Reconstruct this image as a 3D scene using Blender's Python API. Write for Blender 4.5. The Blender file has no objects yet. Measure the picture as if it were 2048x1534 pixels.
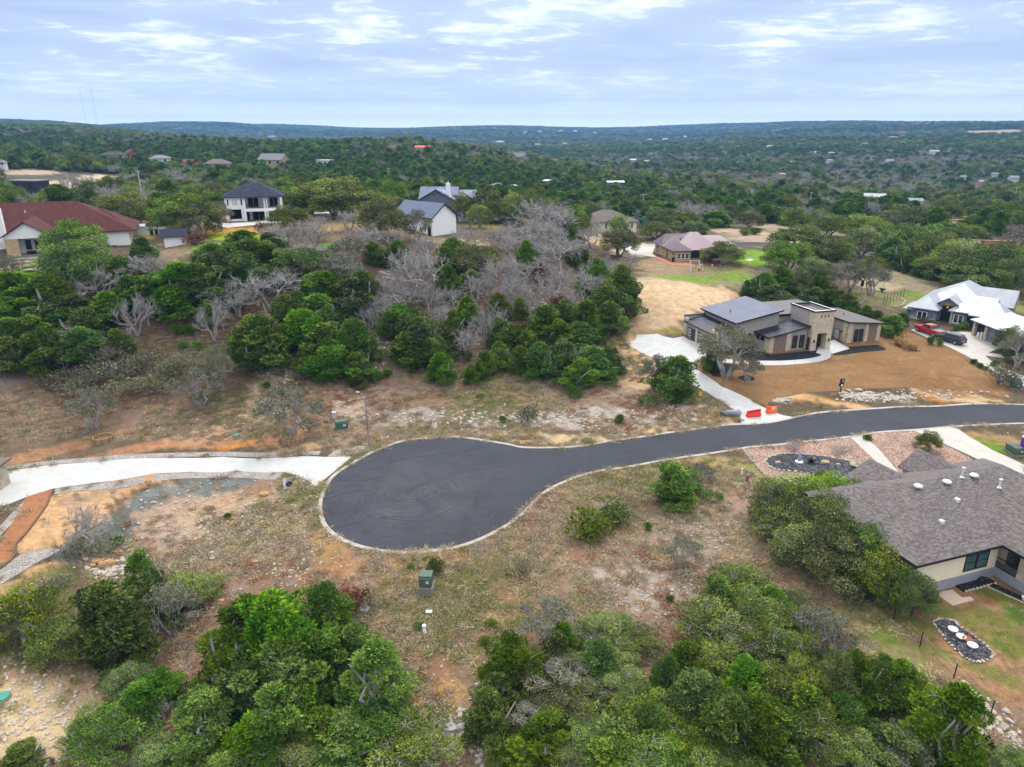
import bpy, bmesh, math, random
import numpy as np
from mathutils import Vector, Matrix, Euler
from mathutils.geometry import delaunay_2d_cdt
S = bpy.context.scene
C = S.collection
rad = math.radians

# ------------------------------------------------------------------ camera
PITCH, CAM_H = rad(19.65), 40.0
FPX, CX, CY = 1420.0, 1024.0, 767.0           # focal length in photo pixels
cam = bpy.data.objects.new('camera', bpy.data.cameras.new('camera')); C.objects.link(cam)
cam.data.sensor_width = 36; cam.data.lens = 36 * FPX / 2048
cam.data.clip_start = 0.5; cam.data.clip_end = 40000
cam.location = (0, 0, CAM_H); cam.rotation_euler = (rad(90) - PITCH, 0, 0)
S.camera = cam
S.render.engine = 'CYCLES'
S.cycles.max_bounces = 5; S.cycles.diffuse_bounces = 3; S.cycles.glossy_bounces = 2
S.cycles.transmission_bounces = 3; S.cycles.volume_bounces = 0; S.cycles.transparent_max_bounces = 4
S.cycles.use_denoising = True
S.view_settings.view_transform = 'Standard'; S.view_settings.look = 'None'
S.view_settings.exposure = 0.3; S.view_settings.gamma = 1

# ------------------------------------------------------------------ node helper
class NT:
    def __init__(s, tree): s.t = tree; s.n = tree.nodes; s.l = tree.links
    def new(s, typ, **kw):
        n = s.n.new(typ)
        for k, v in kw.items(): setattr(n, k, v)
        return n
    def put(s, sock, v):
        if isinstance(v, bpy.types.NodeSocket): s.l.new(v, sock)
        elif v is not None:
            if sock.type == 'RGBA' and len(v) == 3: v = (*v, 1)
            sock.default_value = v
    def math(s, op, a, b=None, c=None, clamp=False):
        n = s.new('ShaderNodeMath', operation=op); n.use_clamp = clamp
        for i, v in enumerate((a, b, c)):
            if v is not None: s.put(n.inputs[i], v)
        return n.outputs[0]
    def vmath(s, op, a, b=None):
        n = s.new('ShaderNodeVectorMath', operation=op)
        s.put(n.inputs[0], a)
        if b is not None: s.put(n.inputs[1], b)
        return n.outputs[0]
    def mix(s, f, a, b, blend='MIX'):
        n = s.new('ShaderNodeMix', data_type='RGBA', blend_type=blend)
        s.put(n.inputs[0], f); s.put(n.inputs[6], a); s.put(n.inputs[7], b)
        return n.outputs[2]
    def noise(s, vec, scale, detail=4, rough=.55, dist=0., out='Fac'):
        n = s.new('ShaderNodeTexNoise')
        if vec is not None: s.put(n.inputs['Vector'], vec)
        n.inputs['Scale'].default_value = scale; n.inputs['Detail'].default_value = detail
        n.inputs['Roughness'].default_value = rough; n.inputs['Distortion'].default_value = dist
        return n.outputs[out]
    def vor(s, vec, scale, feature='F1', out='Distance', rnd=1.):
        n = s.new('ShaderNodeTexVoronoi', feature=feature)
        if vec is not None: s.put(n.inputs['Vector'], vec)
        n.inputs['Scale'].default_value = scale; n.inputs['Randomness'].default_value = rnd
        return n.outputs[out]
    def ramp(s, f, stops, interp='LINEAR'):
        n = s.new('ShaderNodeValToRGB'); n.color_ramp.interpolation = interp
        e = n.color_ramp.elements
        while len(e) < len(stops): e.new(.5)
        for q, (p, c) in zip(e, stops):
            q.position = p
            q.color = (c, c, c, 1) if isinstance(c, (int, float)) else (*c, 1)
        s.put(n.inputs[0], f)
        return n.outputs[0]
    def maprange(s, v, a, b, c=0., d=1.):
        n = s.new('ShaderNodeMapRange'); s.put(n.inputs[0], v)
        for i, q in enumerate((a, b, c, d)): n.inputs[i + 1].default_value = q
        return n.outputs[0]
    def scalev(s, v, sc):
        n = s.new('ShaderNodeVectorMath', operation='MULTIPLY'); s.put(n.inputs[0], v); n.inputs[1].default_value = sc
        return n.outputs[0]

# ------------------------------------------------------------------ sky and sun
SUN_EL, SUN_AZ = rad(52), rad(12)             # azimuth measured from +Y towards +X
w = bpy.data.worlds.new('World'); S.world = w; w.use_nodes = True
k = NT(w.node_tree); k.n.clear()
out = k.new('ShaderNodeOutputWorld'); bg = k.new('ShaderNodeBackground')
sky = k.new('ShaderNodeTexSky', sky_type='NISHITA'); sky.sun_disc = False
sky.sun_elevation = SUN_EL; sky.sun_rotation = SUN_AZ; sky.altitude = 300
tc = k.new('ShaderNodeTexCoord')
sep = k.new('ShaderNodeSeparateXYZ'); k.l.new(tc.outputs['Generated'], sep.inputs[0])
zc = k.math('MAXIMUM', sep.outputs[2], 0.0)
zd = k.math('ADD', zc, 0.075)
comb = k.new('ShaderNodeCombineXYZ')
k.put(comb.inputs[0], k.math('DIVIDE', sep.outputs[0], zd)); k.put(comb.inputs[1], k.math('DIVIDE', sep.outputs[1], zd))
cp = comb.outputs[0]
n1 = k.noise(k.scalev(cp, (.75, .62, 1)), 1.0, 5, .55, .6)
n2 = k.noise(k.scalev(cp, (2.0, 2.3, 1)), 1.6, 5, .6, .5)
n3 = k.noise(k.scalev(cp, (.30, .36, 1)), 1.0, 3, .5)
den = k.math('ADD', k.math('MULTIPLY', n1, .55), k.math('MULTIPLY', n2, .45))
openf = k.maprange(k.math('ADD', den, k.maprange(n3, .3, .7, -.08, .10)), .515, .69)
openf = k.math('MULTIPLY', openf, k.maprange(zc, .02, .10))
grey = k.ramp(k.maprange(k.math('ADD', k.math('MULTIPLY', n1, .5), k.math('MULTIPLY', n3, .5)), .36, .62), [(0, (.38, .48, .69)), (.5, (.49, .61, .86)), (1, (.62, .76, 1.0))])
hor = k.mix(k.maprange(zc, 0.0, .085), (.60, .76, 1.03), grey)
hor = k.mix(k.maprange(zc, .0, .035, 1., 0.), hor, (1.3, 1.32, 1.28))
cl = k.mix(openf, hor, (1.2, 1.22, 1.24))
up = k.maprange(zc, .16, .6)
cl = k.mix(up, cl, (.86, .86, .88))
zen = k.math('ADD', 1.0, k.math('MULTIPLY', k.maprange(zc, .16, .75), 1.2))
cl = k.mix(1.0, cl, zen, 'MULTIPLY')
skys = k.mix(1.0, sky.outputs[0], (.1, .1, .1), 'MULTIPLY')
fin = k.mix(.12, cl, skys)
k.l.new(fin, bg.inputs[0]); bg.inputs[1].default_value = 1.0
k.l.new(bg.outputs[0], out.inputs[0])

sl = bpy.data.lights.new('sun', 'SUN'); sl.energy = 2.2; sl.angle = rad(14); sl.color = (1, .95, .88)
so = bpy.data.objects.new('sun', sl); C.objects.link(so)
sd = Vector((math.sin(SUN_AZ) * math.cos(SUN_EL), math.cos(SUN_AZ) * math.cos(SUN_EL), math.sin(SUN_EL)))
so.rotation_euler = sd.to_track_quat('Z', 'Y').to_euler()

# ------------------------------------------------------------------ terrain height field
cP, sP = math.cos(PITCH), math.sin(PITCH)
def ray(px, py):
    X = (px - CX) / FPX; U = (CY - py) / FPX
    return X, cP + U * sP, -sP + U * cP
def at_z(px, py, z):
    r = ray(px, py); t = (z - CAM_H) / r[2]; return r[0] * t, r[1] * t
# control points read off the photograph: (px, py, height)
CTRL = [(643,990,0),(860,1100,-.1),(860,880,.1),(1100,990,.1),(760,960,0),(1250,930,.2),(1250,878,.2),(1500,895,.5),(1500,848,.5),(1760,865,1.2),
 (1760,822,1.3),(2040,850,2.2),(2040,812,2.3),
 (0,975,.4),(0,930,.5),(300,950,.3),(300,915,.4),(570,945,.1),(570,915,.1),(100,870,1.2),(300,870,1.2),(620,860,.8),(900,850,.7),(1200,850,.9),(1380,820,1.2),
 (100,800,3),(300,800,2.7),(500,800,2),(700,790,1.6),(900,790,1.4),(1100,770,1.8),(1230,765,1.6),(1320,790,1.6),
 (100,700,7),(300,700,6.5),(500,700,6),(700,700,5),(900,700,5),(1100,700,4.2),(1210,700,3.5),
 (60,600,13),(250,600,12.6),(500,600,12),(700,600,11),(900,600,10),(1100,600,8.6),(1230,600,7.2),
 (0,512,18),(130,508,18),(260,480,18.5),(380,490,18.6),(400,530,16.6),(500,450,19),(580,450,19),(600,490,17.5),(740,480,18),(740,530,15),
 (860,476,17),(915,470,16.6),(960,442,16.4),(1000,520,14),(1060,440,15.8),(1130,500,11.5),
 (1280,668,4),(1370,680,4),(1535,712,4),(1640,703,4),(1760,695,4),(1420,740,3.1),(1500,775,2.1),(1600,760,2.6),(1700,750,2.9),(1870,760,3),
 (1540,806,.9),(1700,784,1.9),(1870,778,2.3),(2000,784,2.6),
 (1330,600,7.8),(1480,600,6.4),(1330,560,9.2),(1480,560,9),(1400,526,10),(1300,495,9.5),(1230,478,8.5),(1150,460,9),(1480,490,10),
 (1800,665,4.2),(1880,690,4),(2040,680,4),(1980,720,3.6),(1960,600,5.2),(2040,600,5),(1850,590,6),(1700,590,6.5),(1620,560,7.5),(1850,520,6.5),(1650,500,8),(2000,520,6),
 (1700,945,.5),(1900,940,.9),(2048,915,1.5),(1570,985,.1),(1990,1152,0),(1870,1185,-.2),(2040,1190,0),(1780,1230,-.5),(1950,1330,-.5),(2040,1480,-1),
 (400,1020,-1.6),(250,1080,-2),(560,1010,-.8),(120,1060,-.3),(0,1060,.1),(60,1130,-1.),(150,1200,-2.6),(300,1330,-3),(60,1400,-2.6),(500,1150,-1.3),(700,1180,-.8),
 (860,1200,-.6),(860,1400,-2),(1100,1120,-.1),(1200,1300,-.9),(1300,1030,.1),(1400,1150,-.2),(1500,1300,-.9),(1600,1500,-1.8),(600,1500,-3),(1000,1520,-2.6),(1900,1520,-1.6),
 (1650,440,5.),(1900,440,4),(1400,420,5),(1400,380,4),(1750,400,2),(2040,400,3),(1250,420,6)]
# far control points: (px, distance, height)
CFAR = [(100,250,18),(600,240,16.5),(820,230,16),(1050,260,11),(1030,330,9),(850,300,13),(700,320,11.5),(400,300,13),
 (100,330,16),(100,520,17),(100,700,20),(100,950,23),(60,1500,46),(180,1700,46),(0,1200,38),(-500,1600,60),(-500,500,20),
 (300,420,13),(300,600,17),(310,900,26),(320,1300,29),(300,2200,20),(500,440,13),(500,570,15),(500,760,24),(500,950,22),(500,1700,5),(450,4300,58),(250,4600,54),
 (700,420,12.5),(700,560,17),(700,740,25),(850,560,18),(850,740,23.5),(850,900,10),(700,1100,6),(1000,440,7),(1000,600,15),(1000,700,17.5),(1000,850,5),
 (1080,600,11.5),(1150,600,8.5),(1230,560,4.5),(1300,500,2),
 (850,1700,-8),(1000,1500,-10),(800,4500,40),(1000,5000,46),(1150,2600,6),(1300,3000,18),(1300,800,-3),(1300,1300,-4),(1250,5200,50),
 (1500,800,-3),(1500,1250,4),(1500,1900,20),(1500,2600,28),(1500,5200,60),(1700,620,-2),(1700,820,-3),(1700,1255,8),(1700,1900,26),(1750,5200,66),(1850,4500,66),
 (2000,620,-1),(2000,850,0),(2000,1300,15),(2030,2100,34),(2030,3000,44),(2400,600,2),(2400,2000,36),(2400,5000,66),
 (1000,9000,30),(300,9000,30),(1800,9000,30)]
pts = []
for px, py, z in CTRL:
    x, y = at_z(px, py, z); pts.append((math.atan2(x, y), math.log(math.hypot(x, y)), z))
for px, d, z in CFAR:
    r = ray(px, 300.); pts.append((math.atan2(r[0], r[1]), math.log(d), z))
for a in (-150, -100, 100, 150, 180):
    for d, z in ((30, -3), (120, -4), (600, 0), (3000, 20), (9000, 30)): pts.append((rad(a), math.log(d), z))
for a in (-60, -20, 20, 60): pts.append((rad(a), math.log(24), -3))
pts = np.array(pts)
AZS = 2.6
UV = np.column_stack([pts[:, 0] * AZS, pts[:, 1]])
def tps_k(d2): return np.where(d2 > 1e-12, .5 * d2 * np.log(np.maximum(d2, 1e-12)), 0.)
n = len(UV); d2 = ((UV[:, None] - UV[None]) ** 2).sum(2)
K = tps_k(d2) + np.eye(n) * 2e-4
Pm = np.column_stack([np.ones(n), UV])
A = np.block([[K, Pm], [Pm.T, np.zeros((3, 3))]])
WT = np.linalg.solve(A, np.concatenate([pts[:, 2], np.zeros(3)]))
def und(x, y, r):
    a = np.clip((r - 230) / 500, 0, 1.)
    h = np.sin(x * .021 + y * .013 + 1) + np.sin(x * .011 - y * .024) + .6 * np.sin(x * .051 + y * .037) + .5 * np.sin(-x * .043 + y * .061)
    H2 = np.sin(x * .0041 + 2) + np.sin(y * .0047 + x * .0023)
    return a * (h * .8 + H2 * np.clip((r - 800) / 1500, 0, 1) * 8.)
def heights(x, y):
    x = np.asarray(x, float); y = np.asarray(y, float); r = np.maximum(np.hypot(x, y), 22)
    q = np.column_stack([np.arctan2(x, y) * AZS, np.log(r)])
    res = np.empty(len(q))
    for i in range(0, len(q), 20000):
        b = q[i:i + 20000]
        dd = ((b[:, None] - UV[None]) ** 2).sum(2)
        res[i:i + 20000] = tps_k(dd) @ WT[:n] + WT[n] + b @ WT[n + 1:]
    return res + und(x, y, r)
def H(x, y): return float(heights([x], [y])[0])
def hitz(px, py, dz=0.):
    """march the photo ray to the ground (raised by dz); world point"""
    r = ray(px, py); t0 = 20.; 
    ts = np.geomspace(25, 9000, 900)
    f = CAM_H + r[2] * ts - heights(r[0] * ts, r[1] * ts) - dz
    i = np.argmax(f < 0)
    if f[i] >= 0: i = len(ts) - 1
    a, b = ts[max(i - 1, 0)], ts[i]
    for _ in range(3):
        tt = np.linspace(a, b, 12); f = CAM_H + r[2] * tt - heights(r[0] * tt, r[1] * tt) - dz
        j = int(np.argmax(f < 0)) or 11
        a, b = tt[j - 1], tt[j]
    t = (a + b) / 2
    return Vector((r[0] * t, r[1] * t, CAM_H + r[2] * t))
def G(px, py): return hitz(px, py)
def proj(p):
    dz = p[2] - CAM_H; d = p[1] * cP - dz * sP; u = p[1] * sP + dz * cP
    return CX + FPX * p[0] / d, CY - FPX * u / d
def depth(p): return p[1] * cP - (p[2] - CAM_H) * sP

# ------------------------------------------------------------------ object helpers
def tag(o, label=None, cat=None, group=None, kind=None):
    if label: o['label'] = label
    if cat: o['category'] = cat
    if group: o['group'] = group
    if kind: o['kind'] = kind
    return o
def empty(name, loc, rz=0., label=None, cat=None, group=None):
    o = bpy.data.objects.new(name, None); C.objects.link(o); o.empty_display_size = .2
    o.location = loc; o.rotation_euler = (0, 0, rz)
    return tag(o, label, cat, group)
def mesh_obj(name, V, Fc, mats, mi=None, parent=None, smooth=False, link=True):
    me = bpy.data.meshes.new(name); me.from_pydata(V, [], Fc)
    for m in (mats if isinstance(mats, (list, tuple)) else [mats]): me.materials.append(m)
    if mi is not None: me.polygons.foreach_set('material_index', mi)
    if smooth: me.polygons.foreach_set('use_smooth', [True] * len(me.polygons))
    me.update()
    o = bpy.data.objects.new(name, me)
    if link: C.objects.link(o)
    if parent: o.parent = parent
    return o
class MB:
    """collects shapes; build() links them as ONE mesh object"""
    def __init__(s): s.v = []; s.f = []
    def poly(s, pts):
        b = len(s.v); s.v += [tuple(p) for p in pts]; s.f.append(tuple(range(b, b + len(pts)))); return s
    def box(s, x0, x1, y0, y1, z0, z1):
        return s.prism([(x0, y0), (x1, y0), (x1, y1), (x0, y1)], z0, z1)
    def prism(s, p, z0, z1):
        n = len(p); b = len(s.v)
        s.v += [(x, y, z0) for x, y in p] + [(x, y, z1) for x, y in p]
        s.f.append(tuple(range(b + n - 1, b - 1, -1))); s.f.append(tuple(range(b + n, b + 2 * n)))
        for i in range(n):
            j = (i + 1) % n; s.f.append((b + i, b + j, b + n + j, b + n + i))
        return s
    def slab(s, pts, t):
        """a sloping plate: top face given, thickness t straight down"""
        n = len(pts); b = len(s.v)
        s.v += [tuple(p) for p in pts] + [(p[0], p[1], p[2] - t) for p in pts]
        s.f.append(tuple(range(b, b + n))); s.f.append(tuple(range(b + 2 * n - 1, b + n - 1, -1)))
        for i in range(n):
            j = (i + 1) % n; s.f.append((b + j, b + i, b + n + i, b + n + j))
        return s
    def tube(s, p0, p1, r0, r1=None, n=6, cap=True):
        r1 = r0 if r1 is None else r1
        p0 = Vector(p0); p1 = Vector(p1); d = (p1 - p0)
        if d.length < 1e-6: return s
        d.normalize(); a = d.orthogonal().normalized(); c = d.cross(a); b = len(s.v)
        for p, r in ((p0, r0), (p1, r1)):
            for i in range(n):
                t = 2 * math.pi * i / n; s.v.append(tuple(p + a * (r * math.cos(t)) + c * (r * math.sin(t))))
        for i in range(n):
            j = (i + 1) % n; s.f.append((b + i, b + j, b + n + j, b + n + i))
        if cap: s.f.append(tuple(range(b + n - 1, b - 1, -1))); s.f.append(tuple(range(b + n, b + 2 * n)))
        return s
    def lathe(s, prof, c=(0, 0, 0), n=12):
        b = len(s.v); m = len(prof)
        for r, z in prof:
            for i in range(n):
                t = 2 * math.pi * i / n; s.v.append((c[0] + r * math.cos(t), c[1] + r * math.sin(t), c[2] + z))
        for q in range(m - 1):
            for i in range(n):
                j = (i + 1) % n; s.f.append((b + q * n + i, b + q * n + j, b + q * n + n + j, b + q * n + n + i))
        s.f.append(tuple(range(b + n - 1, b - 1, -1))); s.f.append(tuple(range(b + (m - 1) * n, b + m * n)))
        return s
    def blob(s, c, r, rng, n=8, m=5, j=.18):
        b = len(s.v); c = Vector(c)
        for q in range(m + 1):
            ph = math.pi * q / m
            for i in range(n):
                t = 2 * math.pi * (i + .5 * (q % 2)) / n; k_ = 1 + rng.uniform(-j, j)
                s.v.append((c.x + r[0] * k_ * math.sin(ph) * math.cos(t), c.y + r[1] * k_ * math.sin(ph) * math.sin(t), c.z + r[2] * k_ * math.cos(ph)))
        for q in range(m):
            for i in range(n):
                jn = (i + 1) % n; s.f.append((b + q * n + i, b + q * n + n + i, b + q * n + n + jn, b + q * n + jn))
        return s
    def build(s, name, mat, parent=None, smooth=False, bevel=0.):
        o = mesh_obj(name, s.v, s.f, mat, None, parent, smooth)
        if bevel:
            md = o.modifiers.new('bevel', 'BEVEL'); md.width = bevel; md.segments = 1; md.limit_method = 'ANGLE'
        return o

# ------------------------------------------------------------------ materials
def mat_new(name):
    m = bpy.data.materials.new(name); m.use_nodes = True; t = NT(m.node_tree)
    return m, t, t.n['Principled BSDF']
def objco(t): return t.new('ShaderNodeTexCoord').outputs['Object']
def simple(name, col, rough=.6, var=.12, scale=1.5, metal=0., spec=.4, bump=0., bscale=20.):
    m, t, b = mat_new(name); co = objco(t)
    f = t.noise(co, scale, 5, .6)
    c = t.mix(1.0, (*col, 1), t.ramp(f, [(.25, 1 - var), (.75, 1 + var)]), 'MULTIPLY')
    t.put(b.inputs['Base Color'], c); b.inputs['Roughness'].default_value = rough
    b.inputs['Metallic'].default_value = metal; b.inputs['Specular IOR Level'].default_value = spec
    if bump:
        n_ = t.new('ShaderNodeBump'); n_.inputs['Strength'].default_value = bump; n_.inputs['Distance'].default_value = .03
        t.put(n_.inputs['Height'], t.noise(co, bscale, 4)); t.l.new(n_.outputs[0], b.inputs['Normal'])
    return m
# ------------------------------------------------------------------ ground sheet
KALB = .62
def sc(r, g, b, k=KALB):
    f = lambda u: (u / 255 / 12.92 if u < 10.3 else ((u / 255 + .055) / 1.055) ** 2.4) * k
    return f(r), f(g), f(b)
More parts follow.
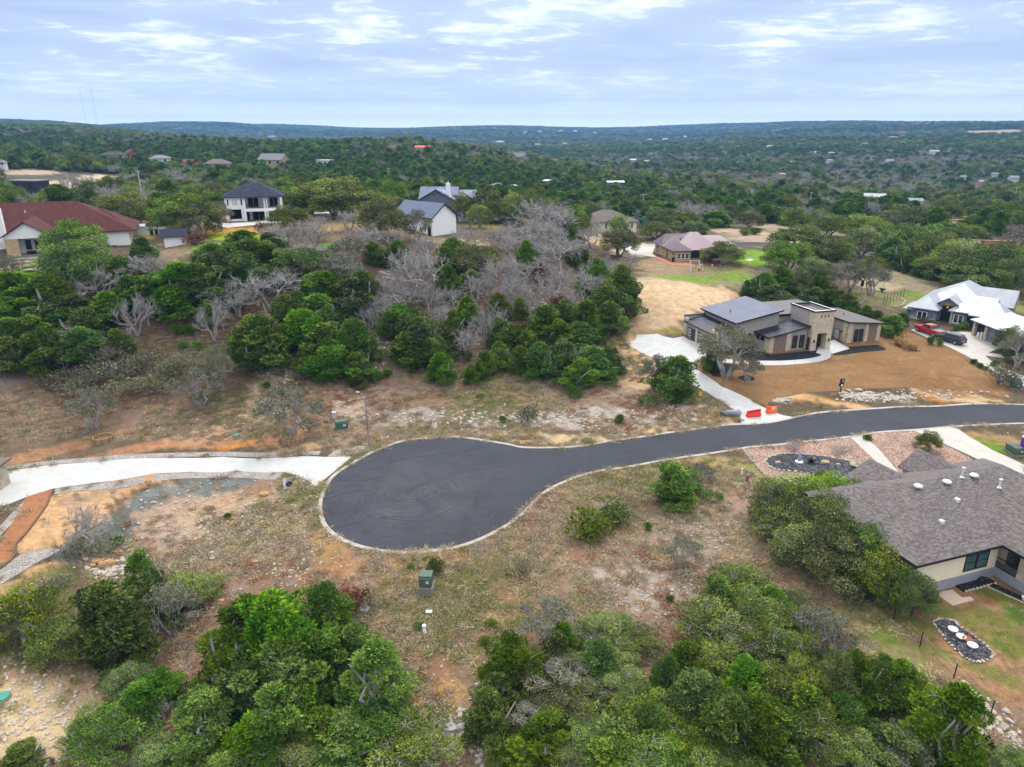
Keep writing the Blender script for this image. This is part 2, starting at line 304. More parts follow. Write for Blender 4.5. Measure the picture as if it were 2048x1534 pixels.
# soil and ground-cover patches: (px, py, rx, ry, colour, strength, stoniness)
BLOBS = [
 (1024,1400,1400,420,(152,127,102),1,.45),(200,800,420,130,(128,110,88),1,.35),(700,800,300,80,(150,126,108),1,.5),(1050,800,320,60,(158,138,120),1,.55),
 (620,660,900,130,(116,96,80),.9,.3),(900,600,500,130,(128,108,92),.8,.4),(560,560,700,60,(112,98,82),.8,.3),
 (300,735,200,45,(116,110,82),.9,.1),(230,750,120,30,(108,104,74),.7,.1),(60,830,120,60,(140,116,100),.8,.3),(360,840,120,40,(150,122,104),.8,.3),(420,640,110,34,(140,100,76),.8,.2),(420,610,60,16,(150,98,66),.8,.2),
 (560,740,45,24,(205,184,164),.95,.6),(530,800,36,45,(208,186,164),.95,.6),(500,840,60,24,(212,180,148),.9,.5),(655,790,46,45,(168,112,84),.7,.2),(690,810,40,40,(196,174,152),.7,.5),(640,700,30,60,(176,156,138),.5,.6),
 (760,690,40,60,(186,166,146),.8,.8),(900,755,120,22,(150,128,100),.7,.4),(950,790,160,20,(158,130,96),.8,.3),(1060,800,150,16,(150,124,100),.8,.3),(980,760,30,8,(140,160,60),.6,.1),
 (850,835,160,20,(176,166,156),.9,.95),(1000,838,170,18,(186,178,170),.95,1),(1180,835,170,26,(190,182,172),.95,1),(1340,815,80,40,(196,186,174),.95,1),(1300,770,60,20,(200,176,140),.8,.7),(1230,760,50,12,(206,178,140),.8,.6),
 (930,868,160,8,(206,178,140),.9,.4),(1200,876,150,8,(214,186,146),.95,.4),(1330,862,130,9,(222,190,148),.95,.4),(1440,846,50,9,(224,190,148),.95,.4),(1420,825,50,18,(206,166,124),.9,.5),(1100,884,90,5,(214,186,146),.9,.4),
 (100,905,180,11,(186,140,106),.95,.2),(300,893,200,10,(184,138,104),.95,.2),(440,880,120,14,(198,150,110),.9,.3),(470,892,46,6,(204,142,78),.95,.1),(430,868,90,14,(214,172,128),.8,.3),(560,870,60,24,(200,150,110),.8,.4),(590,900,60,10,(206,168,124),.9,.3),(680,868,40,24,(178,150,122),.8,.7),
 (20,760,60,14,(150,138,128),.7,.4),(120,690,200,20,(92,84,70),.7,.2),
 (40,1220,90,30,(206,176,134),.8,.4),
 # left cut below the pale drive
 (430,1040,200,90,(190,164,142),.95,1),(360,1090,110,60,(196,172,152),.95,1),(480,1010,120,40,(204,172,142),.9,.9),(560,1060,110,70,(168,142,112),.8,.7),(600,1000,50,26,(140,146,88),.7,.4),(520,1090,150,40,(150,142,100),.6,.6),(500,1130,180,50,(156,132,112),.8,.6),(600,1160,100,60,(152,124,96),.9,.3),
 (480,965,110,14,(128,134,130),1,.3),(420,962,60,10,(122,128,124),1,.2),(520,975,50,20,(150,122,98),.7,.4),(330,985,60,12,(132,138,134),1,.2),(285,1008,34,14,(120,126,122),1,.2),(210,1060,60,36,(112,118,112),1,.3),(150,1110,40,26,(116,122,116),.9,.3),(215,1050,30,16,(108,114,106),.9,.2),
 (270,965,70,14,(222,176,126),1,.1),(200,985,90,20,(226,180,130),1,.15),(110,1040,60,46,(228,184,136),1,.1),(150,1020,70,36,(226,180,132),1,.1),(150,1000,40,12,(176,150,128),.8,.2),(210,985,44,12,(178,150,126),.7,.2),(70,1085,40,20,(226,182,134),1,.1),
 (20,1180,70,16,(222,178,130),1,.2),(90,1140,40,16,(222,178,130),.9,.2),(220,1120,60,30,(168,150,130),.9,.9),(240,1140,60,20,(190,170,146),.8,.9),
 (70,1180,70,34,(118,126,66),.75,.1),(110,1150,44,22,(110,124,58),.7,.1),
 (60,1420,150,110,(218,192,150),1,.9),(170,1400,60,70,(206,180,144),.9,.9),(60,1330,90,30,(196,168,134),.8,.8),(250,1330,90,40,(166,138,116),.8,.4),
 # around the turning circle
 (860,1118,240,14,(186,142,92),.95,.1),(660,1080,40,50,(176,140,92),.9,.2),(630,1020,14,46,(166,144,92),.9,.2),(1010,1080,60,24,(176,136,90),.8,.2),(700,1130,110,30,(176,136,96),.8,.1),(1120,990,50,26,(176,146,96),.8,.2),(1240,948,90,12,(190,160,110),.9,.2),(1400,920,110,12,(186,160,110),.9,.2),(1330,940,60,14,(160,146,88),.7,.1),
 (720,1190,70,30,(156,112,84),.8,.2),(880,1150,80,40,(138,128,78),.7,.1),(800,1180,60,20,(128,132,66),.6,.1),(950,1200,140,60,(150,126,90),.8,.2),(1000,1130,110,30,(146,124,82),.6,.1),(940,1260,100,34,(160,126,98),.9,.1),(1190,1100,90,40,(150,118,96),.8,.4),(860,1340,60,60,(152,120,96),.9,.3),(880,1400,60,46,(204,160,104),.85,.6),(930,1470,50,70,(176,156,136),.9,.9),(830,1280,50,26,(176,144,100),.6,.3),
 (1300,1180,160,60,(176,162,150),.95,.85),(1400,1200,140,60,(180,168,156),.95,.9),(1240,1080,120,40,(160,134,112),.8,.6),(1420,1080,120,60,(172,150,134),.9,.7),(1500,1150,110,50,(166,142,124),.9,.5),(1440,1000,100,40,(178,152,128),.9,.7),(1480,940,40,26,(150,146,88),.8,.1),(1540,960,40,20,(146,146,80),.7,.1),(1600,1200,100,70,(152,128,104),.9,.4),(1370,1300,120,40,(164,148,134),.8,.7),(1200,1320,80,40,(128,98,80),.8,.2),(1700,1260,90,60,(140,136,86),.9,.2),(1640,1300,60,40,(150,128,108),.8,.4),
 (1820,1330,60,40,(138,136,80),.8,.1),(1860,1370,60,30,(120,132,62),.8,.1),(1740,1440,110,40,(170,154,138),.9,.9),(1950,1480,90,60,(178,166,150),.9,1),(1850,1400,110,26,(160,144,122),.8,.5),
 (1950,1240,140,100,(160,126,92),1,.1),(2000,1330,100,80,(170,134,100),1,.1),(1800,1240,70,20,(110,122,52),.9,.05),(1770,1270,40,20,(104,124,46),.8,.05),(2000,1190,46,14,(108,120,46),.9,.05),(2040,1230,34,20,(84,120,36),.9,.05),(1970,1260,44,10,(112,124,48),.8,.05),(2000,1290,40,12,(108,126,50),.8,.05),(1920,1290,30,8,(120,128,60),.6,.05),(1870,1390,40,14,(90,124,44),.8,.05),(1940,1430,30,12,(86,120,42),.8,.05),(1800,1180,60,14,(140,120,88),.8,.1),
 (1900,1225,70,14,(112,124,54),.7,.05),(1990,1350,60,18,(116,126,56),.7,.05),(2030,1290,40,30,(104,124,46),.8,.05),(1860,1300,50,14,(116,126,58),.7,.05),(2000,1240,60,16,(108,124,50),.7,.05),(1940,1380,50,14,(110,124,52),.7,.05),
 # modern house lot
 (1320,590,90,50,(222,192,152),1,.5),(1280,640,70,40,(204,176,142),1,.6),(1400,585,90,26,(226,196,158),1,.5),(1260,690,40,26,(206,172,132),1,.5),(1290,740,40,40,(218,186,144),1,.4),(1330,560,60,10,(206,184,150),.9,.6),(1340,662,30,6,(150,150,66),.9,.1),(1300,668,46,7,(170,144,92),.8,.2),
 (1400,555,130,14,(158,150,112),1,.1),(1400,540,110,14,(152,142,106),1,.1),(1330,530,60,20,(168,146,116),1,.2),(1370,558,60,5,(128,166,40),.95,.05),(1440,557,40,4,(120,160,34),.9,.05),(1480,552,36,8,(110,168,40),1,.05),(1500,520,40,10,(126,168,44),1,.05),(1520,508,44,8,(130,168,56),1,.05),(1470,545,50,10,(140,150,80),.8,.1),(1560,545,40,10,(140,140,90),.8,.1),
 (1260,500,40,14,(214,196,170),1,.2),(1290,492,30,6,(206,196,176),1,.1),(1560,480,120,16,(186,166,142),1,.5),(1600,460,90,10,(186,170,146),.9,.4),(1480,462,60,6,(206,180,150),.9,.2),
 (1850,560,160,30,(158,148,118),1,.2),(1780,600,80,16,(150,150,100),.9,.1),(1860,545,90,12,(168,154,128),.9,.2),(1830,590,34,6,(116,156,44),.9,.05),(1700,520,60,20,(160,138,120),.8,.3),(1960,590,60,12,(160,150,118),.8,.2),(2030,615,30,8,(140,150,74),.9,.1),(1750,570,50,10,(196,178,148),.7,.3),
 (1640,800,80,8,(190,132,66),1,.1),(1560,800,26,6,(200,180,150),1,.9),(1720,793,34,9,(172,162,146),1,1),(1790,797,40,7,(176,164,144),1,.9),(1860,797,34,6,(190,134,70),1,.1),(1930,795,90,8,(214,186,146),1,.6),(1700,812,240,6,(224,182,130),1,.2),(1950,803,120,5,(222,190,146),1,.3),(1880,745,130,40,(170,128,84),.9,.05),(1900,700,60,20,(160,124,88),.8,.1),
 (2000,880,80,12,(184,150,112),1,.1),(1960,880,40,8,(150,150,70),.9,.05),(1990,895,50,8,(112,146,36),.95,.05),(2030,905,40,10,(120,150,50),.9,.05),
 # upper left gardens
 (60,520,80,16,(196,166,110),1,.4),(40,545,60,12,(110,160,30),1,.05),(250,478,60,10,(206,176,110),1,.1),(280,470,30,6,(190,170,50),.9,.05),(340,500,60,20,(168,148,120),.8,.5),(480,462,110,8,(206,160,70),1,.1),(490,476,80,9,(150,178,40),1,.05),(440,492,60,8,(130,176,44),1,.05),(660,492,60,6,(126,182,30),1,.05),(660,455,70,8,(196,160,76),1,.1),(620,430,40,6,(222,180,130),1,.2),(740,440,90,20,(150,128,100),.8,.2),(900,484,80,10,(176,156,128),.9,.5),(970,455,40,8,(150,140,80),.9,.1),
 (1200,482,50,8,(206,170,130),1,.2),(1180,470,40,8,(190,176,150),.8,.3),
 (120,370,140,9,(214,192,164),1,.6),(60,345,60,5,(206,184,158),.9,.6),(200,356,40,8,(222,200,172),1,.6),(90,385,120,4,(190,180,150),.9,.2),
 (350,274,50,3,(196,176,140),.9,.3),(230,251,16,2.5,(206,176,130),1,.3),(130,250,30,2,(190,170,150),.8,.3),(1980,268,90,6,(190,164,130),.9,.3),(1900,275,50,3,(176,156,130),.8,.3),(1900,440,130,7,(206,170,130),1,.2),(1990,438,70,6,(226,196,160),1,.2),(1650,292,20,2,(206,186,150),.9,.3),(1030,309,14,3,(222,214,200),1,.2)]
def smooth01(t): t = np.clip(t, 0, 1); return t * t * (3 - 2 * t)
fine = np.radians(np.arange(-70, 70.01, .2)); coarse = np.radians(np.arange(75, 286, 5.))
az = np.concatenate([fine, coarse]); NA = len(az)
rr = np.concatenate([np.geomspace(22, 190, 340), np.geomspace(190, 6300, 240)[1:]]); NR = len(rr)
AA, RR = np.meshgrid(az, rr); TX = (RR * np.sin(AA)).ravel(); TY = (RR * np.cos(AA)).ravel()
TZ = heights(TX, TY)
base = np.array(sc(112, 98, 78)); farc = np.array(sc(104, 100, 78))
rad_ = np.hypot(TX, TY)
COL = base + (farc - base) * smooth01((rad_ - 150) / 200)[:, None]
STO = np.full(len(TX), .3)
for px, py, rx, ry, c, s_, st in BLOBS:
    p = G(px, py); d = depth(p); R = math.hypot(p.x, p.y); a0 = math.atan2(p.x, p.y)
    wl = rx * d / FPX
    pa, pb = G(px, py - ry), G(px, py + ry)
    wr = max(.5, min(abs(math.hypot(pa.x, pa.y) - math.hypot(pb.x, pb.y)) / 2, wl * 14))
    ca, sa = math.cos(a0), math.sin(a0)
    dx = TX - p.x; dy = TY - p.y
    lat = (dx * ca - dy * sa) / wl; lon = (dx * sa + dy * ca) / wr
    q = np.sqrt(lat ** 2 + lon ** 2)
    ii = np.where(q < 1.5)[0]
    if not len(ii): continue
    tx, ty = TX[ii], TY[ii]; sc_ = 6.3 / max(wl, wr) * 1.7
    nz = .16 * np.sin(tx * sc_ + px) * np.sin(ty * sc_ * 1.2 + py) + .1 * np.sin(tx * sc_ * 2.3 + ty * sc_ * 1.7)
    f = smooth01((1.12 + nz - q[ii]) / .42)[:, None] * s_
    COL[ii] = COL[ii] * (1 - f) + np.array(sc(*c)) * f
    STO[ii] = STO[ii] * (1 - f[:, 0]) + st * f[:, 0]
# micro relief away from paved sheets is left to the material and to the ground cover
idx = np.arange(NA * NR).reshape(NR, NA)
a_ = idx[:-1]; b_ = idx[1:]
q_ = np.stack([a_, np.roll(a_, -1, 1), np.roll(b_, -1, 1), b_], -1).reshape(-1, 4)
V = np.column_stack([TX, TY, TZ]); V = np.vstack([V, [[0, 0, float(heights([0], [1])[0])]]])
me = bpy.data.meshes.new('ground')
ctr = len(V) - 1
tri = np.column_stack([idx[0], np.full(NA, ctr), np.roll(idx[0], -1)])
nq, nt = len(q_), len(tri)
me.vertices.add(len(V)); me.vertices.foreach_set('co', V.ravel())
me.loops.add(nq * 4 + nt * 3); me.loops.foreach_set('vertex_index', np.concatenate([q_[:, ::-1].ravel(), tri[:, ::1].ravel()]).astype(np.int32))
me.polygons.add(nq + nt)
me.polygons.foreach_set('loop_start', np.concatenate([np.arange(nq) * 4, nq * 4 + np.arange(nt) * 3]).astype(np.int32))
me.update(calc_edges=True); me.validate()
me.polygons.foreach_set('use_smooth', [True] * (nq + nt))
at = me.attributes.new('soil', 'FLOAT_COLOR', 'POINT')
cc = np.column_stack([COL, STO]); cc = np.vstack([cc, cc[:1]]); at.data.foreach_set('color', cc.ravel().astype(np.float32))
ground = bpy.data.objects.new('ground', me); C.objects.link(ground); tag(ground, kind='structure')

m, t, b = mat_new('soil'); co = objco(t)
an = t.new('ShaderNodeAttribute', attribute_name='soil')
big = t.noise(co, .09, 4, .6); mid = t.noise(co, .8, 6, .68, .4); fin_ = t.noise(co, 6., 4, .7)
v = t.math('ADD', t.math('MULTIPLY', t.math('SUBTRACT', mid, .5), 1.5), t.math('MULTIPLY', t.math('SUBTRACT', fin_, .5), 1.3))
v = t.math('ADD', v, t.math('MULTIPLY', t.math('SUBTRACT', big, .5), .5))
c = t.mix(1., an.outputs['Color'], t.math('MAXIMUM', t.math('ADD', .96, v), .25), 'MULTIPLY')
warm = t.noise(co, .45, 4, .6)
c = t.mix(t.maprange(warm, .52, .72, 0, .38), c, t.mix(1., c, (1.28, .82, .6, 1), 'MULTIPLY'))
c = t.mix(t.maprange(t.noise(t.scalev(co, (1, 1, 1.01)), .6, 5, .65), .55, .72, 0, .42), c, t.mix(1., c, (.72, .92, .5, 1), 'MULTIPLY'))
# pale limestone rubble
st = an.outputs['Alpha']
cell = t.vor(co, 2.1); rn = t.vor(co, 2.1, out='Color')
sepr = t.new('ShaderNodeSeparateColor'); t.l.new(rn, sepr.inputs[0])
patch = t.noise(co, .5, 3, .6)
lim = t.math('MULTIPLY', st, t.maprange(patch, .46, .74, .01, .28))
ston = t.math('MULTIPLY', t.math('LESS_THAN', cell, t.math('MULTIPLY', sepr.outputs[1], .30)), t.math('LESS_THAN', sepr.outputs[0], lim))
cell2 = t.vor(co, 5.5); rn2 = t.vor(co, 5.5, out='Color'); sepr2 = t.new('ShaderNodeSeparateColor'); t.l.new(rn2, sepr2.inputs[0])
ston2 = t.math('MULTIPLY', t.math('LESS_THAN', cell2, .32), t.math('LESS_THAN', sepr2.outputs[0], t.math('MULTIPLY', lim, 1.1)))
sm = t.math('MAXIMUM', ston, ston2)
c = t.mix(t.math('MULTIPLY', sm, .8), c, (.50, .45, .385, 1))
t.put(b.inputs['Base Color'], c); b.inputs['Roughness'].default_value = .95; b.inputs['Specular IOR Level'].default_value = .1
bu = t.new('ShaderNodeBump'); bu.inputs['Strength'].default_value = .8; bu.inputs['Distance'].default_value = .22
t.put(bu.inputs['Height'], t.math('ADD', t.math('ADD', mid, t.math('MULTIPLY', fin_, .5)), t.math('MULTIPLY', sm, .4))); t.l.new(bu.outputs[0], b.inputs['Normal'])
me.materials.append(m)

# ------------------------------------------------------------------ draped sheets: roads, drives, lawns, beds
def catmull(P, closed=False, k=5):
    P = [Vector(p) for p in P]; n = len(P); o = []
    rng_ = range(n if closed else n - 1)
    for i in rng_:
        p0 = P[i - 1] if (closed or i) else P[0] * 2 - P[1]
        p1, p2 = P[i], P[(i + 1) % n]
        p3 = P[(i + 2) % n] if (closed or i + 2 < n) else P[-1] * 2 - P[-2]
        for j in range(k):
            t_ = j / k
            o.append(.5 * ((2 * p1) + (p2 - p0) * t_ + (2 * p0 - 5 * p1 + 4 * p2 - p3) * t_ ** 2 + (3 * p1 - p0 - 3 * p2 + p3) * t_ ** 3))
    if not closed: o.append(P[-1])
    return o
def wpoly(px, smooth=False, closed=True, k=4):
    P = [G(*p).xy for p in px]
    return catmull(P, closed, k) if smooth else P
def densify(P, sp, closed=True):
    o = []
    for i in range(len(P) if closed else len(P) - 1):
        a, b = P[i], P[(i + 1) % len(P)]; m_ = max(1, int((b - a).length / sp))
        for j in range(m_): o.append(a + (b - a) * (j / m_))
    if not closed: o.append(P[-1])
    return o
def inside(P, x, y):
    c_ = np.zeros(len(x), bool); n = len(P)
    for i in range(n):
        x1, y1 = P[i]; x2, y2 = P[i - 1]
        if y1 == y2: continue
        c_ ^= ((y1 > y) != (y2 > y)) & (x < (x2 - x1) * (y - y1) / (y2 - y1) + x1)
    return c_
def sheet(name, P, mat, dz, sp=1.0, depth_=.12, parent=None):
    """a polygon in plan draped on the ground, dz above it, with a skirt below its edge"""
    P = densify(P, sp); arr = np.array([tuple(p) for p in P])
    gx, gy = np.meshgrid(np.arange(arr[:, 0].min(), arr[:, 0].max(), sp), np.arange(arr[:, 1].min(), arr[:, 1].max(), sp))
    gx, gy = gx.ravel() + .003, gy.ravel() + .007
    k_ = inside(arr, gx, gy); gx, gy = gx[k_], gy[k_]
    keep = np.ones(len(gx), bool)
    for p in arr: keep &= (gx - p[0]) ** 2 + (gy - p[1]) ** 2 > (sp * .45) ** 2
    allp = [Vector(p) for p in arr] + [Vector((x, y)) for x, y in zip(gx[keep], gy[keep])]
    n = len(arr)
    vo, eo, fo, *_ = delaunay_2d_cdt(allp, [(i, (i + 1) % n) for i in range(n)], [], 1, 1e-5)
    xs = [v_.x for v_ in vo]; ys = [v_.y for v_ in vo]; zs = heights(xs, ys) + dz
    Vv = [(x, y, z) for x, y, z in zip(xs, ys, zs)]; Ff = []
    for f in fo:
        a, b, c = (vo[f[0]], vo[f[1]], vo[f[2]])
        Ff.append(tuple(f) if (b - a).cross(c - a) > 0 else tuple(reversed(f)))
    cnt = {}
    for f in Ff:
        for i in range(3):
            e = (f[i], f[(i + 1) % 3]); cnt[e] = 1
    nb = len(Vv); low = {}
    for e in list(cnt):
        if (e[1], e[0]) not in cnt:
            for q in e:
                if q not in low: low[q] = len(Vv); Vv.append((Vv[q][0], Vv[q][1], Vv[q][2] - depth_ - dz))
            Ff.append((e[1], e[0], low[e[0]], low[e[1]]))
    return mesh_obj(name, Vv, Ff, mat, parent=parent)
def ribbon(name, L, wd, mat, dz, hgt=.0, parent=None, sp=.8, closed=False):
    """a strip of width wd along the plan line L"""
    L = densify(L, sp, closed)
    n = len(L); xs, ys = [], []
    for i, p in enumerate(L):
        a = L[i - 1] if (i or closed) else p; b = L[(i + 1) % n] if (i < n - 1 or closed) else p
        d = (b - a); d.normalize(); q = Vector((-d.y, d.x)) * (wd / 2)
        for s_ in (1, -1): xs.append(p.x + q.x * s_); ys.append(p.y + q.y * s_)
    zs = heights(xs, ys) + dz
    Vv = [(x, y, z) for x, y, z in zip(xs, ys, zs)]; m_ = len(Vv)
    Vv += [(x, y, z - dz - .12) for x, y, z in zip(xs, ys, zs)]
    Ff = []
    for i in range(n if closed else n - 1):
        a, b, c, d = 2 * i, 2 * i + 1, (2 * i + 3) % m_, (2 * i + 2) % m_
        Ff += [(a, b, c, d), (b, m_ + b, m_ + c, c), (d, m_ + d, m_ + a, a)]
    if not closed: Ff += [(0, m_, m_ + 1, 1), (m_ - 2, m_ - 1, 2 * m_ - 1, 2 * m_ - 2)]
    return mesh_obj(name, Vv, Ff, mat, parent=parent)

# asphalt
m, t, b = mat_new('asphalt'); co = objco(t)
bc = G(850, 985)
n1 = t.noise(co, .12, 5, .62, .5); n2 = t.noise(co, 1.3, 6, .7); n3 = t.noise(co, 14, 3, .7)
v = t.math('ADD', t.math('MULTIPLY', t.math('SUBTRACT', n1, .5), 1.1), t.math('ADD', t.math('MULTIPLY', t.math('SUBTRACT', n2, .5), .55), t.math('MULTIPLY', t.math('SUBTRACT', n3, .5), .5)))
c = t.mix(1., (.030, .034, .044, 1), t.math('ADD', 1., v), 'MULTIPLY')
dv = t.vmath('SUBTRACT', co, (bc.x - 1.5, bc.y - .5, 0)); dl = t.new('ShaderNodeVectorMath', operation='LENGTH'); t.put(dl.inputs[0], t.scalev(dv, (1, 1, 0)))
wv = t.math('SINE', t.math('MULTIPLY', t.math('ADD', dl.outputs['Value'], t.math('MULTIPLY', t.noise(co, .07, 1), 6.)), 9.))
arc = t.math('MULTIPLY', t.maprange(wv, .2, 1., 0, 1), t.math('MULTIPLY', t.maprange(dl.outputs['Value'], 9.5, 5.5), t.maprange(t.noise(co, .28, 3, .6), .42, .66)))
c = t.mix(t.math('MULTIPLY', arc, .2), c, (.14, .135, .128, 1))
dust = t.math('MULTIPLY', t.maprange(dl.outputs['Value'], 13, 3), t.maprange(t.noise(co, .35, 5, .65, .6), .4, .7))
c = t.mix(t.math('MULTIPLY', dust, .5), c, (.085, .08, .075, 1))
t.put(b.inputs['Base Color'], c); b.inputs['Roughness'].default_value = .82; b.inputs['Specular IOR Level'].default_value = .3
M_ASPH = m
M_CONC = simple('pale_concrete', (.80, .79, .765), .8, .05, .35)
def scored(name, col, rough=.85, step=3.2, ang=0., var=.08):
    """concrete with saw-cut joints"""
    m, t, b = mat_new(name); co = objco(t)
    mp = t.new('ShaderNodeMapping'); mp.inputs['Rotation'].default_value = (0, 0, ang); t.l.new(co, mp.inputs[0])
    s_ = t.new('ShaderNodeSeparateXYZ'); t.l.new(mp.outputs[0], s_.inputs[0])
    j = None
    for o in (0, 1):
        d = t.math('ABSOLUTE', t.math('SUBTRACT', t.math('FRACT', t.math('DIVIDE', s_.outputs[o], step)), .5))
        j_ = t.math('GREATER_THAN', d, .5 - .02 / step)
        j = j_ if j is None else t.math('MAXIMUM', j, j_)
    c = t.mix(1., (*col, 1), t.ramp(t.noise(co, .5, 6, .62), [(.25, 1 - var), (.75, 1 + var * .5)]), 'MULTIPLY')
    c = t.mix(t.maprange(t.noise(co, .8, 6, .7, .6), .52, .7, 0, .45), c, (col[0] * .86, col[1] * .74, col[2] * .58, 1))
    c = t.mix(t.math('MULTIPLY', j, .5), c, (.2, .19, .18, 1))
    t.put(b.inputs['Base Color'], c); b.inputs['Roughness'].default_value = rough; b.inputs['Specular IOR Level'].default_value = .2
    return m
M_DRV = scored('new_concrete', (.45, .455, .445), step=4.2, ang=.5, var=.13)
M_DRV2 = scored('weathered_concrete', (.44, .42, .38), step=3.5, ang=-.4, var=.12)
M_CURB = simple('curb_concrete', (.36, .33, .29), .9, .22, .6)
M_CRACK = simple('crack_sealant', (.012, .012, .014), .5, .1)
def gravel(name, c1, c2, c3, scale=7., bump=.6):
    m, t, b = mat_new(name); co = objco(t)
    cr = t.vor(co, scale, out='Color'); s_ = t.new('ShaderNodeSeparateColor'); t.l.new(cr, s_.inputs[0])
    c = t.ramp(s_.outputs[0], [(0, c1), (.35, c2), (.75, c3), (1, tuple(q * 1.25 for q in c3))])
    d = t.vor(co, scale)
    c = t.mix(1., c, t.ramp(d, [(.25, 1), (.75, .45)]), 'MULTIPLY')
    c = t.mix(1., c, t.ramp(t.noise(co, .6, 5, .65), [(.25, .78), (.75, 1.18)]), 'MULTIPLY')
    t.put(b.inputs['Base Color'], c); b.inputs['Roughness'].default_value = .95; b.inputs['Specular IOR Level'].default_value = .12
    bu = t.new('ShaderNodeBump'); bu.inputs['Strength'].default_value = bump; bu.inputs['Distance'].default_value = .06; bu.invert = True
    t.put(bu.inputs['Height'], d); t.l.new(bu.outputs[0], b.inputs['Normal'])
    return m
M_PINK = gravel('river_gravel', sc(160,124,110), sc(206,166,146), sc(224,194,176), 7.5)
M_BLACK = gravel('dark_mulch', (.012, .012, .013), (.022, .022, .024), (.045, .044, .046), 6.)
M_SLATE = gravel('slate_chips', sc(58,60,66), sc(84,86,92), sc(120,120,124), 5.)
M_PALEG = gravel('pale_gravel', sc(180,172,162), sc(200,192,182), sc(222,216,208), 11.)
m, t, b = mat_new('dormant_lawn'); co = objco(t)
c = t.mix(t.maprange(t.noise(co, .07, 4, .6), .35, .65), (*sc(168,126,84,.46), 1), (*sc(184,142,98,.46), 1))
c = t.mix(t.maprange(t.noise(co, .18, 5, .65), .56, .74, 0, .6), c, (*sc(140,124,72,.52), 1))
c = t.mix(t.maprange(t.noise(co, .3, 6, .7, .8), .5, .68, 0, .55), c, (*sc(200,168,126,.48), 1))
c = t.mix(t.maprange(t.noise(t.scalev(co, (.6, 1.4, 1)), .22, 5, .7, .5), .54, .7, 0, .5), c, (*sc(130,104,68,.46), 1))
c = t.mix(1., c, t.ramp(t.noise(t.scalev(co, (1, 2.2, 1)), 2.2, 6, .8), [(.28, .6), (.72, 1.32)]), 'MULTIPLY')
t.put(b.inputs['Base Color'], c); b.inputs['Roughness'].default_value = .95; b.inputs['Specular IOR Level'].default_value = .1
bu = t.new('ShaderNodeBump'); bu.inputs['Strength'].default_value = .5; bu.inputs['Distance'].default_value = .05
t.put(bu.inputs['Height'], t.noise(co, 12, 3, .7)); t.l.new(bu.outputs[0], b.inputs['Normal'])
M_LAWN = m
M_BURLAP = simple('erosion_matting', sc(178,118,78,.6), .95, .25, 1.2, bump=.6, bscale=6.)

road_n = [(2300,818),(2048,811),(1905,812),(1764,818),(1600,834),(1444,853),(1320,870),(1250,880),(1190,890),(1150,895),(1108,897),(1044,896.5),(1013,890),(949,880),(886,875.6),(820,881),(759,900),(695,935),(663,961),(645,1003),(651,1043),(679,1072),(727,1092),(790,1102),(848,1101),(917,1091),(981,1066),(1029,1037),(1060,1008),(1092,980),(1140,957),(1187,943),(1250,933),(1322,920),(1444,902),(1566,887),(1694,873),(1811,860),(1905,852),(2048,846),(2300,850)]
RW = wpoly(road_n, True, False, 4)
tag(sheet('road', RW, M_ASPH, .03, 1.2), kind='structure')
def offset_line(L, d):
    o = []
    for i, p in enumerate(L):
        a = L[max(i - 1, 0)]; b_ = L[min(i + 1, len(L) - 1)]; e = (b_ - a).normalized(); o.append(p + Vector((-e.y, e.x)) * d)
    return o
tag(ribbon('kerb', offset_line(RW, -.23), .44, M_CURB, .07), kind='structure')
CRK = [[(886,877),(888,890),(880,905),(930,912)],[(949,880),(940,898),(920,905),(918,918)],[(925,912),(905,925),(912,935),(925,945),(900,950),(893,968),(880,980),(840,997),(830,1003)],[(760,905),(775,925),(772,945),(760,955),(720,962),(680,960)],[(775,925),(830,915),(870,910)],[(645,1000),(700,985),(740,980)],[(790,975),(805,995),(808,1020),(800,1032),(760,1036)],[(853,1101),(858,1080),(855,1062),(856,1042),(800,1040),(762,1036)],[(856,1042),(890,1025),(930,1003),(955,990),(985,987),(1040,982)],[(930,1003),(910,985),(895,975)],[(672,1057),(700,1048),(720,1050),(735,1062),(728,1065)],[(880,1064),(905,1068),(925,1064),(947,1056),(975,1056)],[(947,1056),(958,1068),(960,1076)],[(888,1030),(902,1040)],[(975,1042),(993,1028)],[(705,1000),(718,1015),(735,1030)],[(930,940),(990,935),(1050,928),(1130,922)],[(790,1048),(786,1060)],[(810,945),(812,958)],[(855,955),(868,965),(876,980)],[(1080,915),(1100,930),(1110,942)],[(1000,912),(1016,918)],[(740,1090),(760,1078),(790,1070)],[(1040,928),(1020,950),(985,965)],[(1180,930),(1168,915),(1150,905)],[(1480,890),(1490,872),(1484,858)]]
rng = random.Random(7)
mbc = MB()
for L in CRK:
    P = densify(wpoly(L, True, False, 3), .5, False)
    P = [p + Vector((rng.uniform(-.16, .16), rng.uniform(-.16, .16))) for p in P]
    for i in range(len(P) - 1):
        a, b_ = P[i], P[i + 1]; e = (b_ - a)
        if e.length < 1e-4: continue
        e.normalize(); wd = rng.uniform(.03, .065); q = Vector((-e.y, e.x)) * wd; a = a - e * .03; b_ = b_ + e * .03
        z1, z2 = H(*a) + .055, H(*b_) + .055
        mbc.poly([(a.x + q.x, a.y + q.y, z1), (a.x - q.x, a.y - q.y, z1), (b_.x - q.x, b_.y - q.y, z2), (b_.x + q.x, b_.y + q.y, z2)])
tag(mbc.build('road_cracks', M_CRACK), kind='structure')

